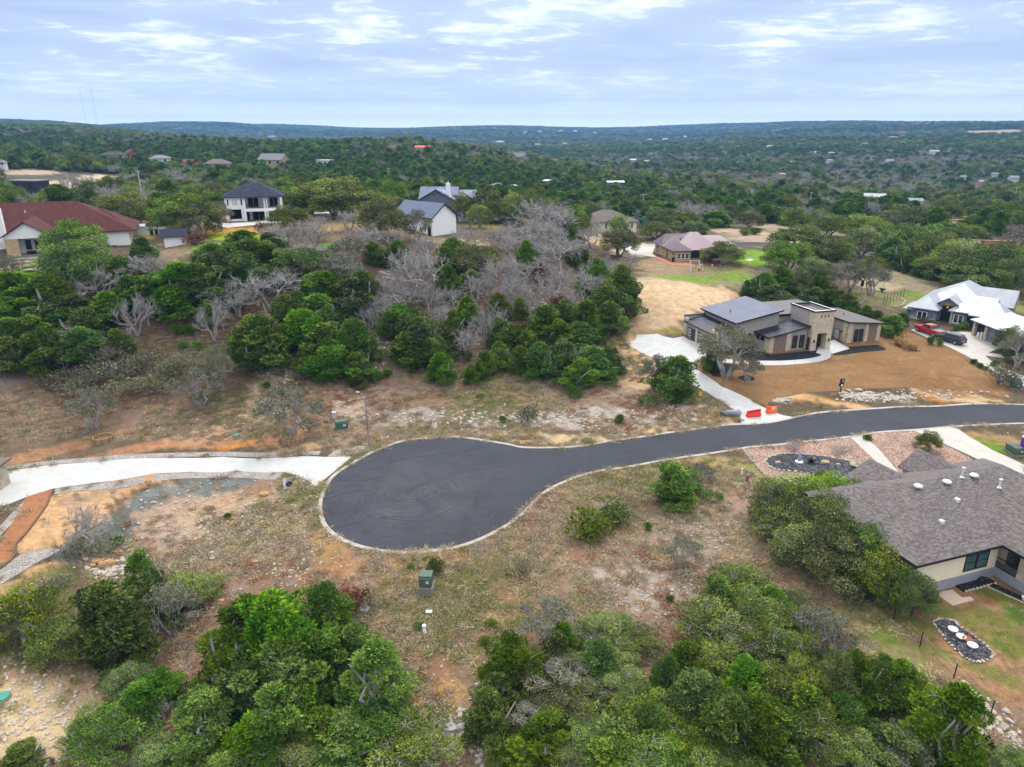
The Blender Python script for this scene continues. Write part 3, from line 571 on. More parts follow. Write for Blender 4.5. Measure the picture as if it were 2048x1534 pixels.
drive_w = [(-260,955),(0,943),(95,931),(190,924),(317,916.5),(444,914),(571,915.5),(650,914.5),(704,914),(668,944),(631,974),(600,953),(571,945),(476,942),(381,944),(286,952),(190,966),(105,978),(54,994),(19,1008),(-260,1075)]
tag(sheet('driveway', [p for p in wpoly(drive_w)], M_DRV, .05, 1.), kind='structure')
# gravel shoulders of the pale drive
tag(ribbon('path', catmull([G(*p).xy for p in [(-60,940),(0,938),(95,926),(190,919),(317,911),(444,908),(571,909),(640,906)]], k=4), 1.1, M_PALEG, .03), kind='structure')
tag(ribbon('path', catmull([G(*p).xy for p in [(110,983),(190,974),(286,961),(381,951),(476,949),(560,953)]], k=4), 1.4, M_PALEG, .03), kind='structure')
tag(sheet('path', wpoly([(655,913),(668,902),(700,893),(735,892),(738,899),(712,914),(690,914)]), M_PALEG, .04), kind='structure')
tag(sheet('path', wpoly([(590,952),(600,953),(631,974),(627,979),(605,972)]), M_PALEG, .04), kind='structure')
tag(sheet('path', wpoly([(-40,1160),(0,1140),(40,1110),(78,1100),(120,1098),(112,1106),(70,1128),(30,1152),(0,1170),(-40,1195)], True), M_PALEG, .03), kind='structure')
tag(sheet('path', wpoly([(-40,1070),(0,1052),(30,1020),(50,1000),(56,992),(52,1005),(40,1030),(20,1052),(0,1072),(-40,1100)]), M_PALEG, .03), kind='structure')
# modern house drive
drive_m = [(1252.5,686.5),(1268,682),(1273,676),(1273,669),(1315,668),(1327,673),(1346,677),(1368,673),(1378,680),(1420,693),(1428,705),(1418,712),(1403,716),(1390,724),(1388,730),(1395,740),(1407.5,748),(1444,774),(1493,796),(1534,818),(1566,831),(1590,835),(1483,848),(1478,828),(1444,804),(1407,782),(1381,767),(1305,716)]
tag(sheet('driveway', wpoly(drive_m), M_DRV, .05, 1.), kind='structure')
lawn_m = [(1392,728),(1410,716),(1440,700),(1500,690),(1600,690),(1700,685),(1764,667),(1790,655),(1804,658),(1835,671),(1882,693),(1940,728),(1985,756),(2000,776),(1987,782),(1905,782),(1870,776),(1811,775),(1741,777),(1670,782),(1600,788),(1555,798),(1535,806),(1536,814),(1493,795),(1445,773),(1409,747),(1397,740)]
tag(sheet('lawn', wpoly(lawn_m), M_LAWN, .02, 1.2), kind='structure')
tag(sheet('mulch_bed', wpoly([(1440,694),(1500,686),(1510,699),(1540,709),(1640,700),(1645,708),(1642,712),(1615,717.5),(1566,722.5),(1525,721),(1490,716),(1450,708)]), M_BLACK, .04, .8), kind='structure')
tag(sheet('mulch_bed', wpoly([(1660,704),(1694,700),(1699,694),(1755,690),(1771,697),(1771,701),(1717,705.5),(1690,710),(1668,711)]), M_BLACK, .05, .8), kind='structure')
tag(sheet('mulch_bed', wpoly([(1410,737),(1420,730),(1450,727),(1471,733),(1468,740),(1450,751),(1430,753),(1418,745)], True), M_BLACK, .05, .8), kind='structure')
tag(sheet('mulch_bed', wpoly([(1476,756),(1484,751.5),(1500,751.5),(1510,757),(1504,761.5),(1488,761)], True), M_BLACK, .05, .6), kind='structure')
tag(ribbon('path', catmull([G(*p).xy for p in [(1405,712),(1430,719),(1470,724),(1505,726.5),(1560,726.5),(1610,723),(1640,718),(1652,712),(1650,704)]], k=4), 1.5, M_DRV, .07), kind='structure')
tag(sheet('path', wpoly([(1632,706),(1640,690),(1668,680),(1699,698),(1662,709),(1640,709)]), M_DRV, .08), kind='structure')
# blue house drive
tag(sheet('driveway', wpoly([(1822,660),(1850,653),(1900,664),(1935,664),(1965,668),(2012,688),(2003,695),(1976,706),(1972,714),(1985,724),(2010,737),(2048,752),(2200,800),(2200,830),(2048,773),(1985,742),(1940,716),(1882,687),(1856,676)]), M_DRV2, .05), kind='structure')
tag(sheet('path', wpoly([(1976,706),(2010,711),(2060,717),(2060,723),(2010,717),(1974,712)]), M_DRV2, .06), kind='structure')
# near house front: gravel, path and drive
tag(sheet('gravel_garden', wpoly([(1485,899),(1560,890),(1621,882),(1700,873.5),(1824,860),(1878,884),(1930,910),(1990,950),(1900,985),(1750,990),(1685,985),(1574,989),(1552,969),(1523,943),(1497,912)]), M_PINK, .025, 1.), kind='structure')
tag(sheet('path', wpoly([(1699,873),(1723,870.6),(1757,898),(1800,949),(1830,970),(1815,975),(1792,953),(1773,943),(1732,905)]), M_DRV2, .05), kind='structure')
tag(sheet('driveway', wpoly([(1824,860),(1909,853),(1938,874),(1985,901),(2048,930),(2200,985),(2100,985),(1985,940),(1970,926),(1875,882)]), M_DRV2, .06), kind='structure')
BED1 = wpoly([(1531,921),(1549,911),(1580,908),(1637,912),(1691,921),(1721,931),(1730,945),(1700,956),(1644,950),(1590,944),(1549,939),(1534,929)], True)
tag(sheet('mulch_bed', BED1, M_SLATE, .06, .8), kind='structure')
BED2 = wpoly([(1867.5,1247),(1878.5,1239.5),(1907,1242),(1917,1252),(1951,1275.5),(1979.5,1299),(1985,1313),(1960,1325),(1932,1318),(1904,1293),(1880,1266)], True)
tag(sheet('mulch_bed', BED2, M_SLATE, .05, .6), kind='structure')
tag(sheet('path', wpoly([(1869,1187),(1904,1180),(1924,1196),(1940,1193.5),(1948,1201),(1905,1212)]), simple('patio_slab', sc(226,200,180), .85, .08, .8), .06, .6), kind='structure')
tag(sheet('path', wpoly([(330/3.15,980),(105,981),(92,1013),(60,1058),(32,1090),(28,1115),(0,1137),(-30,1150),(-30,1095),(0,1083),(22,1051),(44,1013),(54,991)]), M_BURLAP, .05, .6), kind='structure')
# other paved ground further back
tag(sheet('road', wpoly([(1230,492),(1262,486),(1275,490),(1250,497)]), M_ASPH, .05, 2.), kind='structure')
tag(sheet('road', wpoly([(1455,485),(1500,484),(1600,487),(1720,500),(1800,510),(1800,515),(1710,506),(1600,493),(1500,490),(1455,490)]), M_ASPH, .06, 2.), kind='structure')
tag(sheet('driveway', wpoly([(1240,505),(1262,492),(1310,494),(1305,508),(1315,515),(1290,512)]), M_DRV2, .06, 1.5), kind='structure')
tag(sheet('path', wpoly([(1490,520),(1500,517),(1508,520),(1500,523)]), M_DRV2, .06, 1.5), kind='structure')
tag(sheet('path', wpoly([(1306,515),(1312,513),(1345,524),(1390,530),(1390,533),(1340,530)]), simple('brick_paving', sc(196,130,96), .9, .15, 1.), .06, 1.), kind='structure')
tag(sheet('path', wpoly([(425,446),(455,447),(500,444),(570,437),(575,443),(500,451),(455,456),(425,455)]), M_DRV2, .06, 1.5), kind='structure')
tag(sheet('driveway', wpoly([(615,428),(660,424),(690,432),(650,440),(618,438)]), M_DRV2, .06, 2.), kind='structure')
# ------------------------------------------------------------------ building materials
def seam_metal(name, col, rough=.38, step=.46, metal=.55):
    m, t, b = mat_new(name); tc = t.new('ShaderNodeTexCoord')
    s_ = t.new('ShaderNodeSeparateXYZ'); t.l.new(tc.outputs['Object'], s_.inputs[0])
    n_ = t.new('ShaderNodeSeparateXYZ'); t.l.new(tc.outputs['Normal'], n_.inputs[0])
    sel = t.math('GREATER_THAN', t.math('ABSOLUTE', n_.outputs[0]), t.math('ABSOLUTE', n_.outputs[1]))
    a = t.math('ADD', t.math('MULTIPLY', sel, s_.outputs[1]), t.math('MULTIPLY', t.math('SUBTRACT', 1., sel), s_.outputs[0]))
    fr_ = t.math('ABSOLUTE', t.math('SUBTRACT', t.math('FRACT', t.math('DIVIDE', a, step)), .5))
    rib = t.maprange(fr_, .40, .48)
    sheetv = t.noise(tc.outputs['Object'], .5, 4, .6)
    c = t.mix(1., (*col, 1), t.ramp(sheetv, [(.25, .82), (.75, 1.15)]), 'MULTIPLY')
    c = t.mix(t.math('MULTIPLY', rib, .35), c, (col[0] * .45, col[1] * .45, col[2] * .45, 1))
    t.put(b.inputs['Base Color'], c); b.inputs['Roughness'].default_value = rough; b.inputs['Metallic'].default_value = metal; b.inputs['Specular IOR Level'].default_value = .5
    t.put(b.inputs['Roughness'], t.maprange(sheetv, .3, .7, rough * .85, rough * 1.2))
    bu = t.new('ShaderNodeBump'); bu.inputs['Strength'].default_value = .5; bu.inputs['Distance'].default_value = .03
    t.put(bu.inputs['Height'], rib); t.l.new(bu.outputs[0], b.inputs['Normal'])
    return m
def shingles(name, c0, c1, course=.085):
    m, t, b = mat_new(name); co = objco(t)
    s_ = t.new('ShaderNodeSeparateXYZ'); t.l.new(co, s_.inputs[0])
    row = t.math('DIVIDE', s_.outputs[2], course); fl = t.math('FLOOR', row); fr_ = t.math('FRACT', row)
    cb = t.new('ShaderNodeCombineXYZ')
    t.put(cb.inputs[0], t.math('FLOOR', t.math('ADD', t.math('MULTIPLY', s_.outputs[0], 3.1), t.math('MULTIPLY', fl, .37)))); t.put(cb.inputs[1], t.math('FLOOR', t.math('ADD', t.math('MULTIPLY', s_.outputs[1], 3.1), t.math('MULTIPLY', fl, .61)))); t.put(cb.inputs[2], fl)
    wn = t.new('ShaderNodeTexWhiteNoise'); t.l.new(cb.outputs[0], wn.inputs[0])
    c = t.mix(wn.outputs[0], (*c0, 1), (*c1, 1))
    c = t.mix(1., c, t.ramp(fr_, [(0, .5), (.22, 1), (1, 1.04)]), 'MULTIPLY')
    c = t.mix(1., c, t.ramp(t.noise(co, .35, 4, .6), [(.25, .85), (.75, 1.14)]), 'MULTIPLY')
    t.put(b.inputs['Base Color'], c); b.inputs['Roughness'].default_value = .92; b.inputs['Specular IOR Level'].default_value = .2
    return m
def masonry(name, c0, c1, cm, w=.55, h=.28):
    m, t, b = mat_new(name); co = objco(t)
    s_ = t.new('ShaderNodeSeparateXYZ'); t.l.new(co, s_.inputs[0]); cb = t.new('ShaderNodeCombineXYZ')
    t.put(cb.inputs[0], t.math('ADD', s_.outputs[0], s_.outputs[1])); t.put(cb.inputs[1], s_.outputs[2])
    br = t.new('ShaderNodeTexBrick'); t.l.new(cb.outputs[0], br.inputs['Vector']); br.inputs['Scale'].default_value = 1.; br.inputs['Brick Width'].default_value = w; br.inputs['Row Height'].default_value = h; br.inputs['Mortar Size'].default_value = .012
    for k_, v_ in (('Color1', c0), ('Color2', c1), ('Mortar', cm)): br.inputs[k_].default_value = (*v_, 1)
    c = t.mix(1., br.outputs[0], t.ramp(t.noise(co, 1.4, 5, .65), [(.25, .82), (.75, 1.14)]), 'MULTIPLY')
    t.put(b.inputs['Base Color'], c); b.inputs['Roughness'].default_value = .9; b.inputs['Specular IOR Level'].default_value = .15
    return m
def glass(name, col=(.02, .028, .032)):
    m, t, b = mat_new(name); co = objco(t)
    t.put(b.inputs['Base Color'], t.mix(1., (*col, 1), t.ramp(t.noise(co, .6, 3), [(.3, .6), (.7, 1.5)]), 'MULTIPLY')); b.inputs['Roughness'].default_value = .08; b.inputs['Specular IOR Level'].default_value = .6
    return m
B_STUC = simple('grey_stucco', sc(196,186,176), .9, .06, .8); B_LIME = masonry('cream_limestone', sc(246,232,204), sc(228,208,174), sc(200,184,156))
B_TAUPE = masonry('taupe_brick', sc(166,142,130), sc(146,124,114), sc(166,150,140), .4, .1); B_BLK = simple('black_metal_trim', (.014, .014, .016), .45, .1)
B_BLKROOF = seam_metal('black_seam_roof', sc(50,54,66), .30, .42); B_GREYROOF = seam_metal('slate_grey_seam_roof', sc(94,100,120), .34, .42); B_DULLROOF = seam_metal('dull_grey_roof', sc(112,108,106), .6, .42, .2)
B_WHITE = simple('white_siding', (.80, .80, .79), .85, .05, .6); B_CREAM = simple('cream_siding', sc(248,236,206, .82), .9, .05, .5); B_FOUND = simple('bare_concrete', sc(176,180,190), .92, .12, .7); B_FOUND2 = simple('grey_concrete', sc(150,150,152), .92, .12, .7)
B_GLASS = glass('window_glass'); B_TEAL = glass('teal_window_glass', (.06, .11, .11)); B_BRONZE = simple('bronze_frame', (.02, .018, .017), .5, .1); B_WFRAME = simple('white_frame', (.72, .72, .70), .6, .05)
B_SHING = shingles('grey_brown_shingles', sc(108,102,100), sc(150,142,140), .062); B_REDSH = shingles('red_brown_shingles', sc(88,50,48), sc(114,70,66)); B_DKSH = shingles('slate_blue_shingles', sc(44,50,68), sc(70,76,96)); B_TANSH = shingles('grey_tan_shingles', sc(122,114,108), sc(146,136,130))
B_GALV = seam_metal('pale_galvanised_roof', sc(204,209,216), .42, .45, .35); B_BLUE = simple('blue_siding', sc(126,144,172), .85, .08, .8); B_SLBLUE = seam_metal('blue_grey_seam_roof', sc(106,118,148), .36, .45, .45); B_PLUM = seam_metal('plum_brown_seam_roof', sc(124,102,112), .42, .45, .35)
B_PEACH = masonry('peach_stone', sc(236,206,166), sc(220,186,144), sc(214,190,160)); B_STONEW = masonry('white_stone', sc(226,216,196), sc(198,184,160), sc(190,180,160)); B_WOOD = simple('brown_wood', (.12, .07, .04), .8, .3, 2.); B_DARK = simple('dark_interior', (.012, .012, .013), .9, .1); B_VENT = simple('white_vent', (.62, .63, .66), .5, .08)  # dark_interior: near-black colour that stands for the shade inside openings
B_BRASS = simple('yellow_timber', sc(200,160,60), .6, .1); B_GDOOR = simple('charcoal_door', (.045, .05, .052), .6, .1); B_BDOOR = simple('blue_grey_door', sc(132,150,176), .7, .05); B_REDDEN = simple('red_paint', (.42, .02, .02), .5, .1); B_GREYW = seam_metal('grey_board_gable', sc(124,132,154), .7, .4, .1)

def hip(mb, u0, u1, v0, v1, ze, zr, axis='u', r0=None, r1=None, t=.16):
    """hipped roof; ridge along axis from r0 to r1; r0=u0 makes a gable end"""
    if axis == 'u':
        h = (v1 - v0) / 2; r0 = u0 + h if r0 is None else r0; r1 = u1 - h if r1 is None else r1; A, B_ = (r0, v0 + h, zr), (r1, v0 + h, zr)
    else:
        h = (u1 - u0) / 2; r0 = v0 + h if r0 is None else r0; r1 = v1 - h if r1 is None else r1; A, B_ = (u0 + h, r0, zr), (u0 + h, r1, zr)
    c = [(u0, v0, ze), (u1, v0, ze), (u1, v1, ze), (u0, v1, ze)]
    b = len(mb.v); mb.v += c + [A, B_] + [(p[0], p[1], ze - t) for p in c]
    f = [(0, 1, 5, 4), (1, 2, 5), (2, 3, 4, 5), (3, 0, 4)] if axis == 'u' else [(0, 1, 4), (1, 2, 5, 4), (2, 3, 5), (3, 0, 4, 5)]
    f += [(9, 8, 7, 6)] + [(6 + i, 6 + (i + 1) % 4, (i + 1) % 4, i) for i in range(4)]
    mb.f += [tuple(q + b for q in x) for x in f]
    return mb
def gable_roof(mb, u0, u1, v0, v1, ze, zr, axis='u', t=.2):
    """two sloping plates meeting at a ridge"""
    if axis == 'u':
        vm = (v0 + v1) / 2; mb.slab([(u0, v0, ze), (u1, v0, ze), (u1, vm, zr), (u0, vm, zr)], t); mb.slab([(u0, vm, zr), (u1, vm, zr), (u1, v1, ze), (u0, v1, ze)], t)
    else:
        um = (u0 + u1) / 2; mb.slab([(u0, v1, ze), (u0, v0, ze), (um, v0, zr), (um, v1, zr)], t); mb.slab([(um, v1, zr), (um, v0, zr), (u1, v0, ze), (u1, v1, ze)], t)
    return mb
def gable_wall(mb, u0, u1, v0, v1, z0, ze, zr, axis='v'):
    """a block under a gable roof; axis = ridge direction"""
    b = len(mb.v)
    if axis == 'v':
        um = (u0 + u1) / 2; P = [(u0, z0), (u1, z0), (u1, ze), (um, zr), (u0, ze)]; mb.v += [(p[0], v0, p[1]) for p in P] + [(p[0], v1, p[1]) for p in P]
    else:
        vm = (v0 + v1) / 2; P = [(v1, z0), (v0, z0), (v0, ze), (vm, zr), (v1, ze)]; mb.v += [(u0, p[0], p[1]) for p in P] + [(u1, p[0], p[1]) for p in P]
    mb.f += [(b, b + 1, b + 2, b + 3, b + 4), (b + 9, b + 8, b + 7, b + 6, b + 5)] + [(b + (i + 1) % 5, b + i, b + 5 + i, b + 5 + (i + 1) % 5) for i in range(5)]
    return mb
def onside(mb, side, c, a0, a1, z0, z1, d0, d1):
    """a box on a wall plane: side S faces -v at v=c, N +v, W faces -u at u=c, E +u; d0..d1 outward"""
    if side == 'S': mb.box(a0, a1, c - d1, c - d0, z0, z1)
    elif side == 'N': mb.box(a0, a1, c + d0, c + d1, z0, z1)
    elif side == 'W': mb.box(c - d1, c - d0, a0, a1, z0, z1)
    else: mb.box(c + d0, c + d1, a0, a1, z0, z1)
    return mb
def win(par, side, c, a0, a1, z0, z1, fm=None, pm=None, nx=1, nz=1, name='window', fw=.09):
    fm = fm or B_BRONZE; m_ = MB()
    onside(m_, side, c, a0, a1, z0, z0 + fw, .003, .07); onside(m_, side, c, a0, a1, z1 - fw, z1, .003, .07)
    for i in range(nx + 1):
        x = a0 + (a1 - a0 - fw) * i / nx; onside(m_, side, c, x, x + fw, z0 + fw, z1 - fw, .003, .07)
    for i in range(1, nz):
        z = z0 + (z1 - z0) * i / nz; onside(m_, side, c, a0 + fw, a1 - fw, z - fw / 3, z + fw / 3, .003, .06)
    o = m_.build(name, fm, par)
    onside(MB(), side, c, a0 + fw * .9, a1 - fw * .9, z0 + fw * .9, z1 - fw * .9, -.02, .025).build('pane', pm or B_GLASS, o)
    return o
def part(par, name, mat, *boxes):
    for b in boxes: o = MB().box(*b).build(name, mat, par)
    return o

# ---- near house, right edge: shingled roof
hA = empty('house', (46.1, 57.67, 0), rad(19), 'large single storey house under a grey brown shingled roof with white vents', 'house')
part(hA, 'foundation', B_FOUND, (-10.6, -.2, 0, 13.4, -1.2, .95), (-.2, 14, -14, 13.4, -1.2, .95))
part(hA, 'wall', B_CREAM, (-10.55, -.3, .06, 13.3, .95, 3.62), (.9, 13.9, -1.9, 13.3, .95, 3.6))
part(hA, 'stone_wall', B_STONEW, (-.15, 13.9, -13.9, -1.9, .95, 3.6))
o = part(hA, 'porch', B_DARK, (.9, .93, -1.85, -.02, 1, 3.5)); rl = MB()  # the porch sheet is near-black: porch shade painted on its back wall
for i in range(12): rl.box(-.2, -.16, -1.85 + i * .16, -1.82 + i * .16, 1.0, 1.95)
rl.box(-.21, -.13, -1.9, .0, 1.95, 2.03).box(-.21, -.13, -1.9, 0, 1.02, 1.08); rl.build('railing', B_BRONZE, o)
R_ = MB(); hip(R_, -11.1, 14.5, -.45, 13.9, 3.75, 7.35); hip(R_, -.75, 14.5, -14.5, 8, 3.74, 7.33, 'v', None, 6.7); hip(R_, -5.5, 2.1, 8, 15.0, 3.73, 5.75, 'v', 8, 15.0); hip(R_, 3.4, 8.6, 8, 15.6, 3.72, 5.6, 'v', 8, 15.6)
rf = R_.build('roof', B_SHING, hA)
part(hA, 'fascia', B_BRONZE, (-11.13, -.76, -.5, -.452, 3.5, 3.76), (-.8, -.752, -14.5, -.5, 3.5, 3.75), (-11.15, -11.102, -.5, 13.9, 3.5, 3.76))
part(hA, 'front_wall', B_STONEW, (-5.1, 1.7, 13.3, 14.6, -.5, 3.6), (3.8, 8.2, 13.3, 15.2, -.5, 3.6))
def roofz(u, v): return 3.75 + 3.6 * min((v + .45) / 7.17, 1., (13.9 - v) / 7.17, (u + 11.1) / 7.17)
for (u, v) in ((-4.6, 6.2), (-1.1, 6.0), (2.6, 6.1), (6.9, 5.6)):
    z = roofz(u, v); MB().lathe([(.16, -.1), (.16, .12), (.42, .13), (.45, .2), (.33, .33), (.0, .38)], (u, v, z), 14).build('roof_vent', B_VENT, rf, True)
for (u, v) in ((-1.6, 4.2), (-5.2, 2.6)): z = roofz(u, v); part(rf, 'box_vent', B_VENT, (u - .2, u + .2, v - .2, v + .2, z - .1, z + .24))
for (u, v, h_) in ((1.2, 6.3, .95), (4.4, 4.6, .8)): z = roofz(u, v); MB().tube((u, v, z - .1), (u, v, z + h_), .09, n=8).tube((u, v, z + h_), (u, v, z + h_ + .14), .17, n=8).tube((u, v, z), (u, v, z + .12), .26, .12, 8).build('flue_pipe', B_VENT, rf)
for a in (-4.45, -2.95): win(hA, 'S', .06, a, a + 1.45, 1.3, 3.05, None, B_TEAL, 1, 2, fw=.1)
win(hA, 'W', -10.55, 4, 6, 1.4, 2.9, None, B_TEAL, 2, 2)

# ---- modern house with black shed roofs
hM = empty('house', (35, 116.4, 3.7), rad(16.5), 'modern grey stucco house with black sloping metal roofs and a limestone entrance tower', 'house')
part(hM, 'foundation', B_FOUND, (.1, 13, .8, 12, -1.2, .03), (8.4, 16, -2.75, 1.5, -1.2, .25), (13, 32, 1., 11.5, -1.4, .03), (24.5, 31.5, -2.15, 2, -1.6, .28))
part(hM, 'garage_wall', B_STUC, (.12, 4.1, 1.0, 11.0, 0, 3.0))
part(hM, 'garage_parapet', B_STUC, (-.1, 4.4, .7, 1.0, 0, 4.2), (-.1, 4.4, 11.0, 11.3, 0, 4.2))
part(hM, 'parapet_cap', B_BLK, (-.2, 4.6, .62, 1.08, 4.2, 4.34), (-.2, 4.5, 10.92, 11.38, 4.2, 4.34))
MB().slab([(-.3, 1.0, 3.3), (-.3, 11.0, 3.3), (4.2, 11.0, 4.15), (4.2, 1.0, 4.15)][::-1], .2).build('garage_roof', B_BLKROOF, hM)
for v0, v1 in ((1.9, 6.2), (7.1, 9.9)):
    d = part(hM, 'garage_door', B_GDOOR, (.04, .11, v0, v1, .05, 2.4)); q = MB()
    for i in range(4): q.box(-.0, .035, v1 - 1.25, v1 - .25, .3 + i * .52, .62 + i * .52)
    q.build('door_panes', simple('frosted_panes', (.4, .42, .44), .2, .05), d)
part(hM, 'pilaster', B_LIME, (-.16, .5, .55, 1.75, -.3, 4.05), (-.14, .4, 10.3, 11.36, -.3, 3.9), (-.08, .3, 6.3, 7.0, -.3, 2.9))
w_ = MB(); b = len(w_.v); w_.v += [(4.1, 1.0, 0), (12.5, 1.0, 0), (12.5, 11.5, 0), (4.1, 11.5, 0), (4.1, 1.0, 5.0), (12.5, 1.0, 6.55), (12.5, 11.5, 6.55), (4.1, 11.5, 5.0)]
w_.f += [(b, b + 1, b + 5, b + 4), (b + 1, b + 2, b + 6, b + 5), (b + 2, b + 3, b + 7, b + 6), (b + 3, b, b + 4, b + 7)]; w_.build('wall', B_STUC, hM)
MB().slab([(3.6, .45, 5.15), (12.9, .45, 6.85), (12.9, 12, 6.85), (3.6, 12, 5.15)], .16).build('main_roof', B_GREYROOF, hM)
part(hM, 'roof_edge', B_BLK, (3.52, 3.598, .4, 12, 4.9, 5.17)); e_ = MB(); e_.slab([(3.52, .37, 5.17), (12.95, .37, 6.87), (12.95, .447, 6.87), (3.52, .447, 5.17)], .26); e_.build('roof_edge', B_BLK, hM)
MB().tube((6, 6, 5.4), (6, 6, 6.2), .06).build('flue_pipe', B_BLK, hM)
part(hM, 'link_wall', B_STUC, (12.6, 24.6, 2.6, 11.5, 0, 5.3)); part(hM, 'link_roof', B_DULLROOF, (12.95, 24.6, 2.4, 11.8, 5.3, 5.5)); part(hM, 'roof_edge', B_BLK, (12.96, 16, 2.3, 2.398, 5.2, 5.55))
w_ = MB(); w_.v += [(8.3, -2.8, .25), (15.8, -2.8, .25), (15.8, 1.4, .25), (8.3, 1.4, .25), (8.3, -2.8, 3.2), (15.8, -2.8, 4.55), (15.8, 1.4, 4.55), (8.3, 1.4, 3.2)]; w_.f += [(0, 1, 5, 4), (1, 2, 6, 5), (2, 3, 7, 6), (3, 0, 4, 7)]; w_.build('bedroom_wall', B_STUC, hM)
MB().slab([(7.8, -3.3, 3.3), (16.3, -3.3, 4.8), (16.3, 1.6, 4.8), (7.8, 1.6, 3.3)], .14).build('bedroom_roof', B_BLKROOF, hM)
e_ = MB(); e_.slab([(7.72, -3.38, 3.32), (16.4, -3.38, 4.85), (16.4, -3.303, 4.85), (7.72, -3.303, 3.32)], .26); e_.box(7.72, 7.797, -3.3, 1.6, 3.06, 3.33); e_.build('roof_edge', B_BLK, hM)
part(hM, 'pilaster', B_LIME, (8.18, 9.1, -2.98, -2.81, -.5, 3.2), (8.12, 8.29, -2.98, -1.9, -.5, 3.2), (11.6, 12.4, -2.98, -2.81, -.3, 3.7)); part(hM, 'brick_panel', B_TAUPE, (9.12, 11.58, -2.92, -2.81, .3, 3.25))
for a in (12.9, 14.3): win(hM, 'S', -2.8, a, a + 1.0, .8, 3.1, None, None, 1, 2)
for a in (-.9, .4): win(hM, 'W', 8.3, a - .45, a + .45, 2.1, 2.8)
win(hM, 'S', 1.0, 5.0, 5.9, 1.2, 3.0); win(hM, 'S', 1.0, 6.6, 7.4, 1.2, 3.0)
T = MB(); T.box(15.9, 17.0, -3.9, -2.7, -.6, 3.4).box(18.9, 19.9, -3.9, -2.7, -.6, 3.4).box(15.9, 19.9, -3.9, -2.65, 3.4, 7.2); T.build('tower_face', B_LIME, hM)
part(hM, 'tower_wall', B_STUC, (15.9, 16.2, -2.68, 2.5, 0, 7.2), (19.6, 19.9, -2.68, 2.5, 0, 7.2), (16.2, 19.6, 2.3, 2.58, 3, 7.2))
part(hM, 'tower_roof', B_DULLROOF, (16.1, 19.7, -3.6, 2.4, 6.75, 6.9)); part(hM, 'parapet_cap', B_BLK, (15.75, 20.05, -4.05, -3.6, 7.2, 7.42), (15.75, 16.2, -3.6, 2.6, 7.2, 7.42), (19.6, 20.05, -3.6, 2.6, 7.2, 7.42), (16.2, 19.6, 2.15, 2.6, 7.2, 7.42)); part(hM, 'cap_flashing', B_VENT, (15.85, 19.95, -3.95, -3.7, 7.423, 7.44), (15.85, 16.1, -3.7, 2.5, 7.423, 7.44), (19.7, 19.95, -3.7, 2.5, 7.423, 7.44))
part(hM, 'scupper', B_BLK, *[(a, a + .2, -3.93, -3.903, 6.2, 6.65) for a in (17.2, 17.9, 18.6)])
part(hM, 'entrance_back', B_STUC, (16.2, 19.6, .6, .8, 0, 3.3)); win(hM, 'S', .6, 16.7, 17.8, .1, 2.9, name='entrance_door'); win(hM, 'S', .6, 17.9, 19.0, .1, 2.9, name='entrance_door'); win(hM, 'W', 15.9, -3.5, -2.9, .5, 2.7)
for a in (16.35, 19.35): part(hM, 'wall_lamp', B_BLK, (a, a + .2, -4.05, -3.903, 1.9, 2.35))
w_ = MB(); w_.v += [(24.7, -2.2, 0), (31.6, -2.2, -.5), (31.6, 9, -.5), (24.7, 9, 0), (24.7, -2.2, 4.4), (31.6, -2.2, 3.75), (31.6, 9, 3.75), (24.7, 9, 4.4)]; w_.f += [(0, 1, 5, 4), (1, 2, 6, 5), (2, 3, 7, 6), (3, 0, 4, 7)]; w_.build('east_wall', B_STUC, hM)
MB().slab([(24.4, -2.7, 4.6), (32.2, -2.7, 3.85), (32.2, 9.4, 3.85), (24.4, 9.4, 4.6)], .14).build('east_roof', B_DULLROOF, hM); e_ = MB(); e_.slab([(24.32, -2.78, 4.63), (32.28, -2.78, 3.88), (32.28, -2.703, 3.88), (24.32, -2.703, 4.63)], .22); e_.box(24.32, 24.397, -2.7, 9.4, 4.38, 4.62); e_.build('roof_edge', B_BLK, hM)
part(hM, 'pilaster', B_LIME, (24.55, 25.6, -2.36, -2.21, -.9, 4.3), (24.55, 24.69, -2.36, -1.2, -.9, 4.3), (28.4, 29.1, -2.36, -2.21, -.9, 3.95), (31.0, 31.75, -2.36, -2.21, -.9, 3.7)); part(hM, 'brick_panel', B_TAUPE, (29.12, 30.98, -2.31, -2.21, .0, 3.7))
for a in (26.2, 27.25): win(hM, 'S', -2.2, a, a + .9, .7, 3.0, None, None, 1, 2)
d = win(hM, 'W', 24.7, -.4, 1.0, .1, 2.6, B_BLK, simple('white_curtain', (.5, .5, .5), .8, .1), name='patio_door'); part(hM, 'wall_lamp', B_BLK, (24.52, 24.69, -.95, -.75, 2.2, 2.6))
MB().tube((28, 3, 4.2), (28, 3, 4.7), .08).build('flue_pipe', B_BLK, hM)

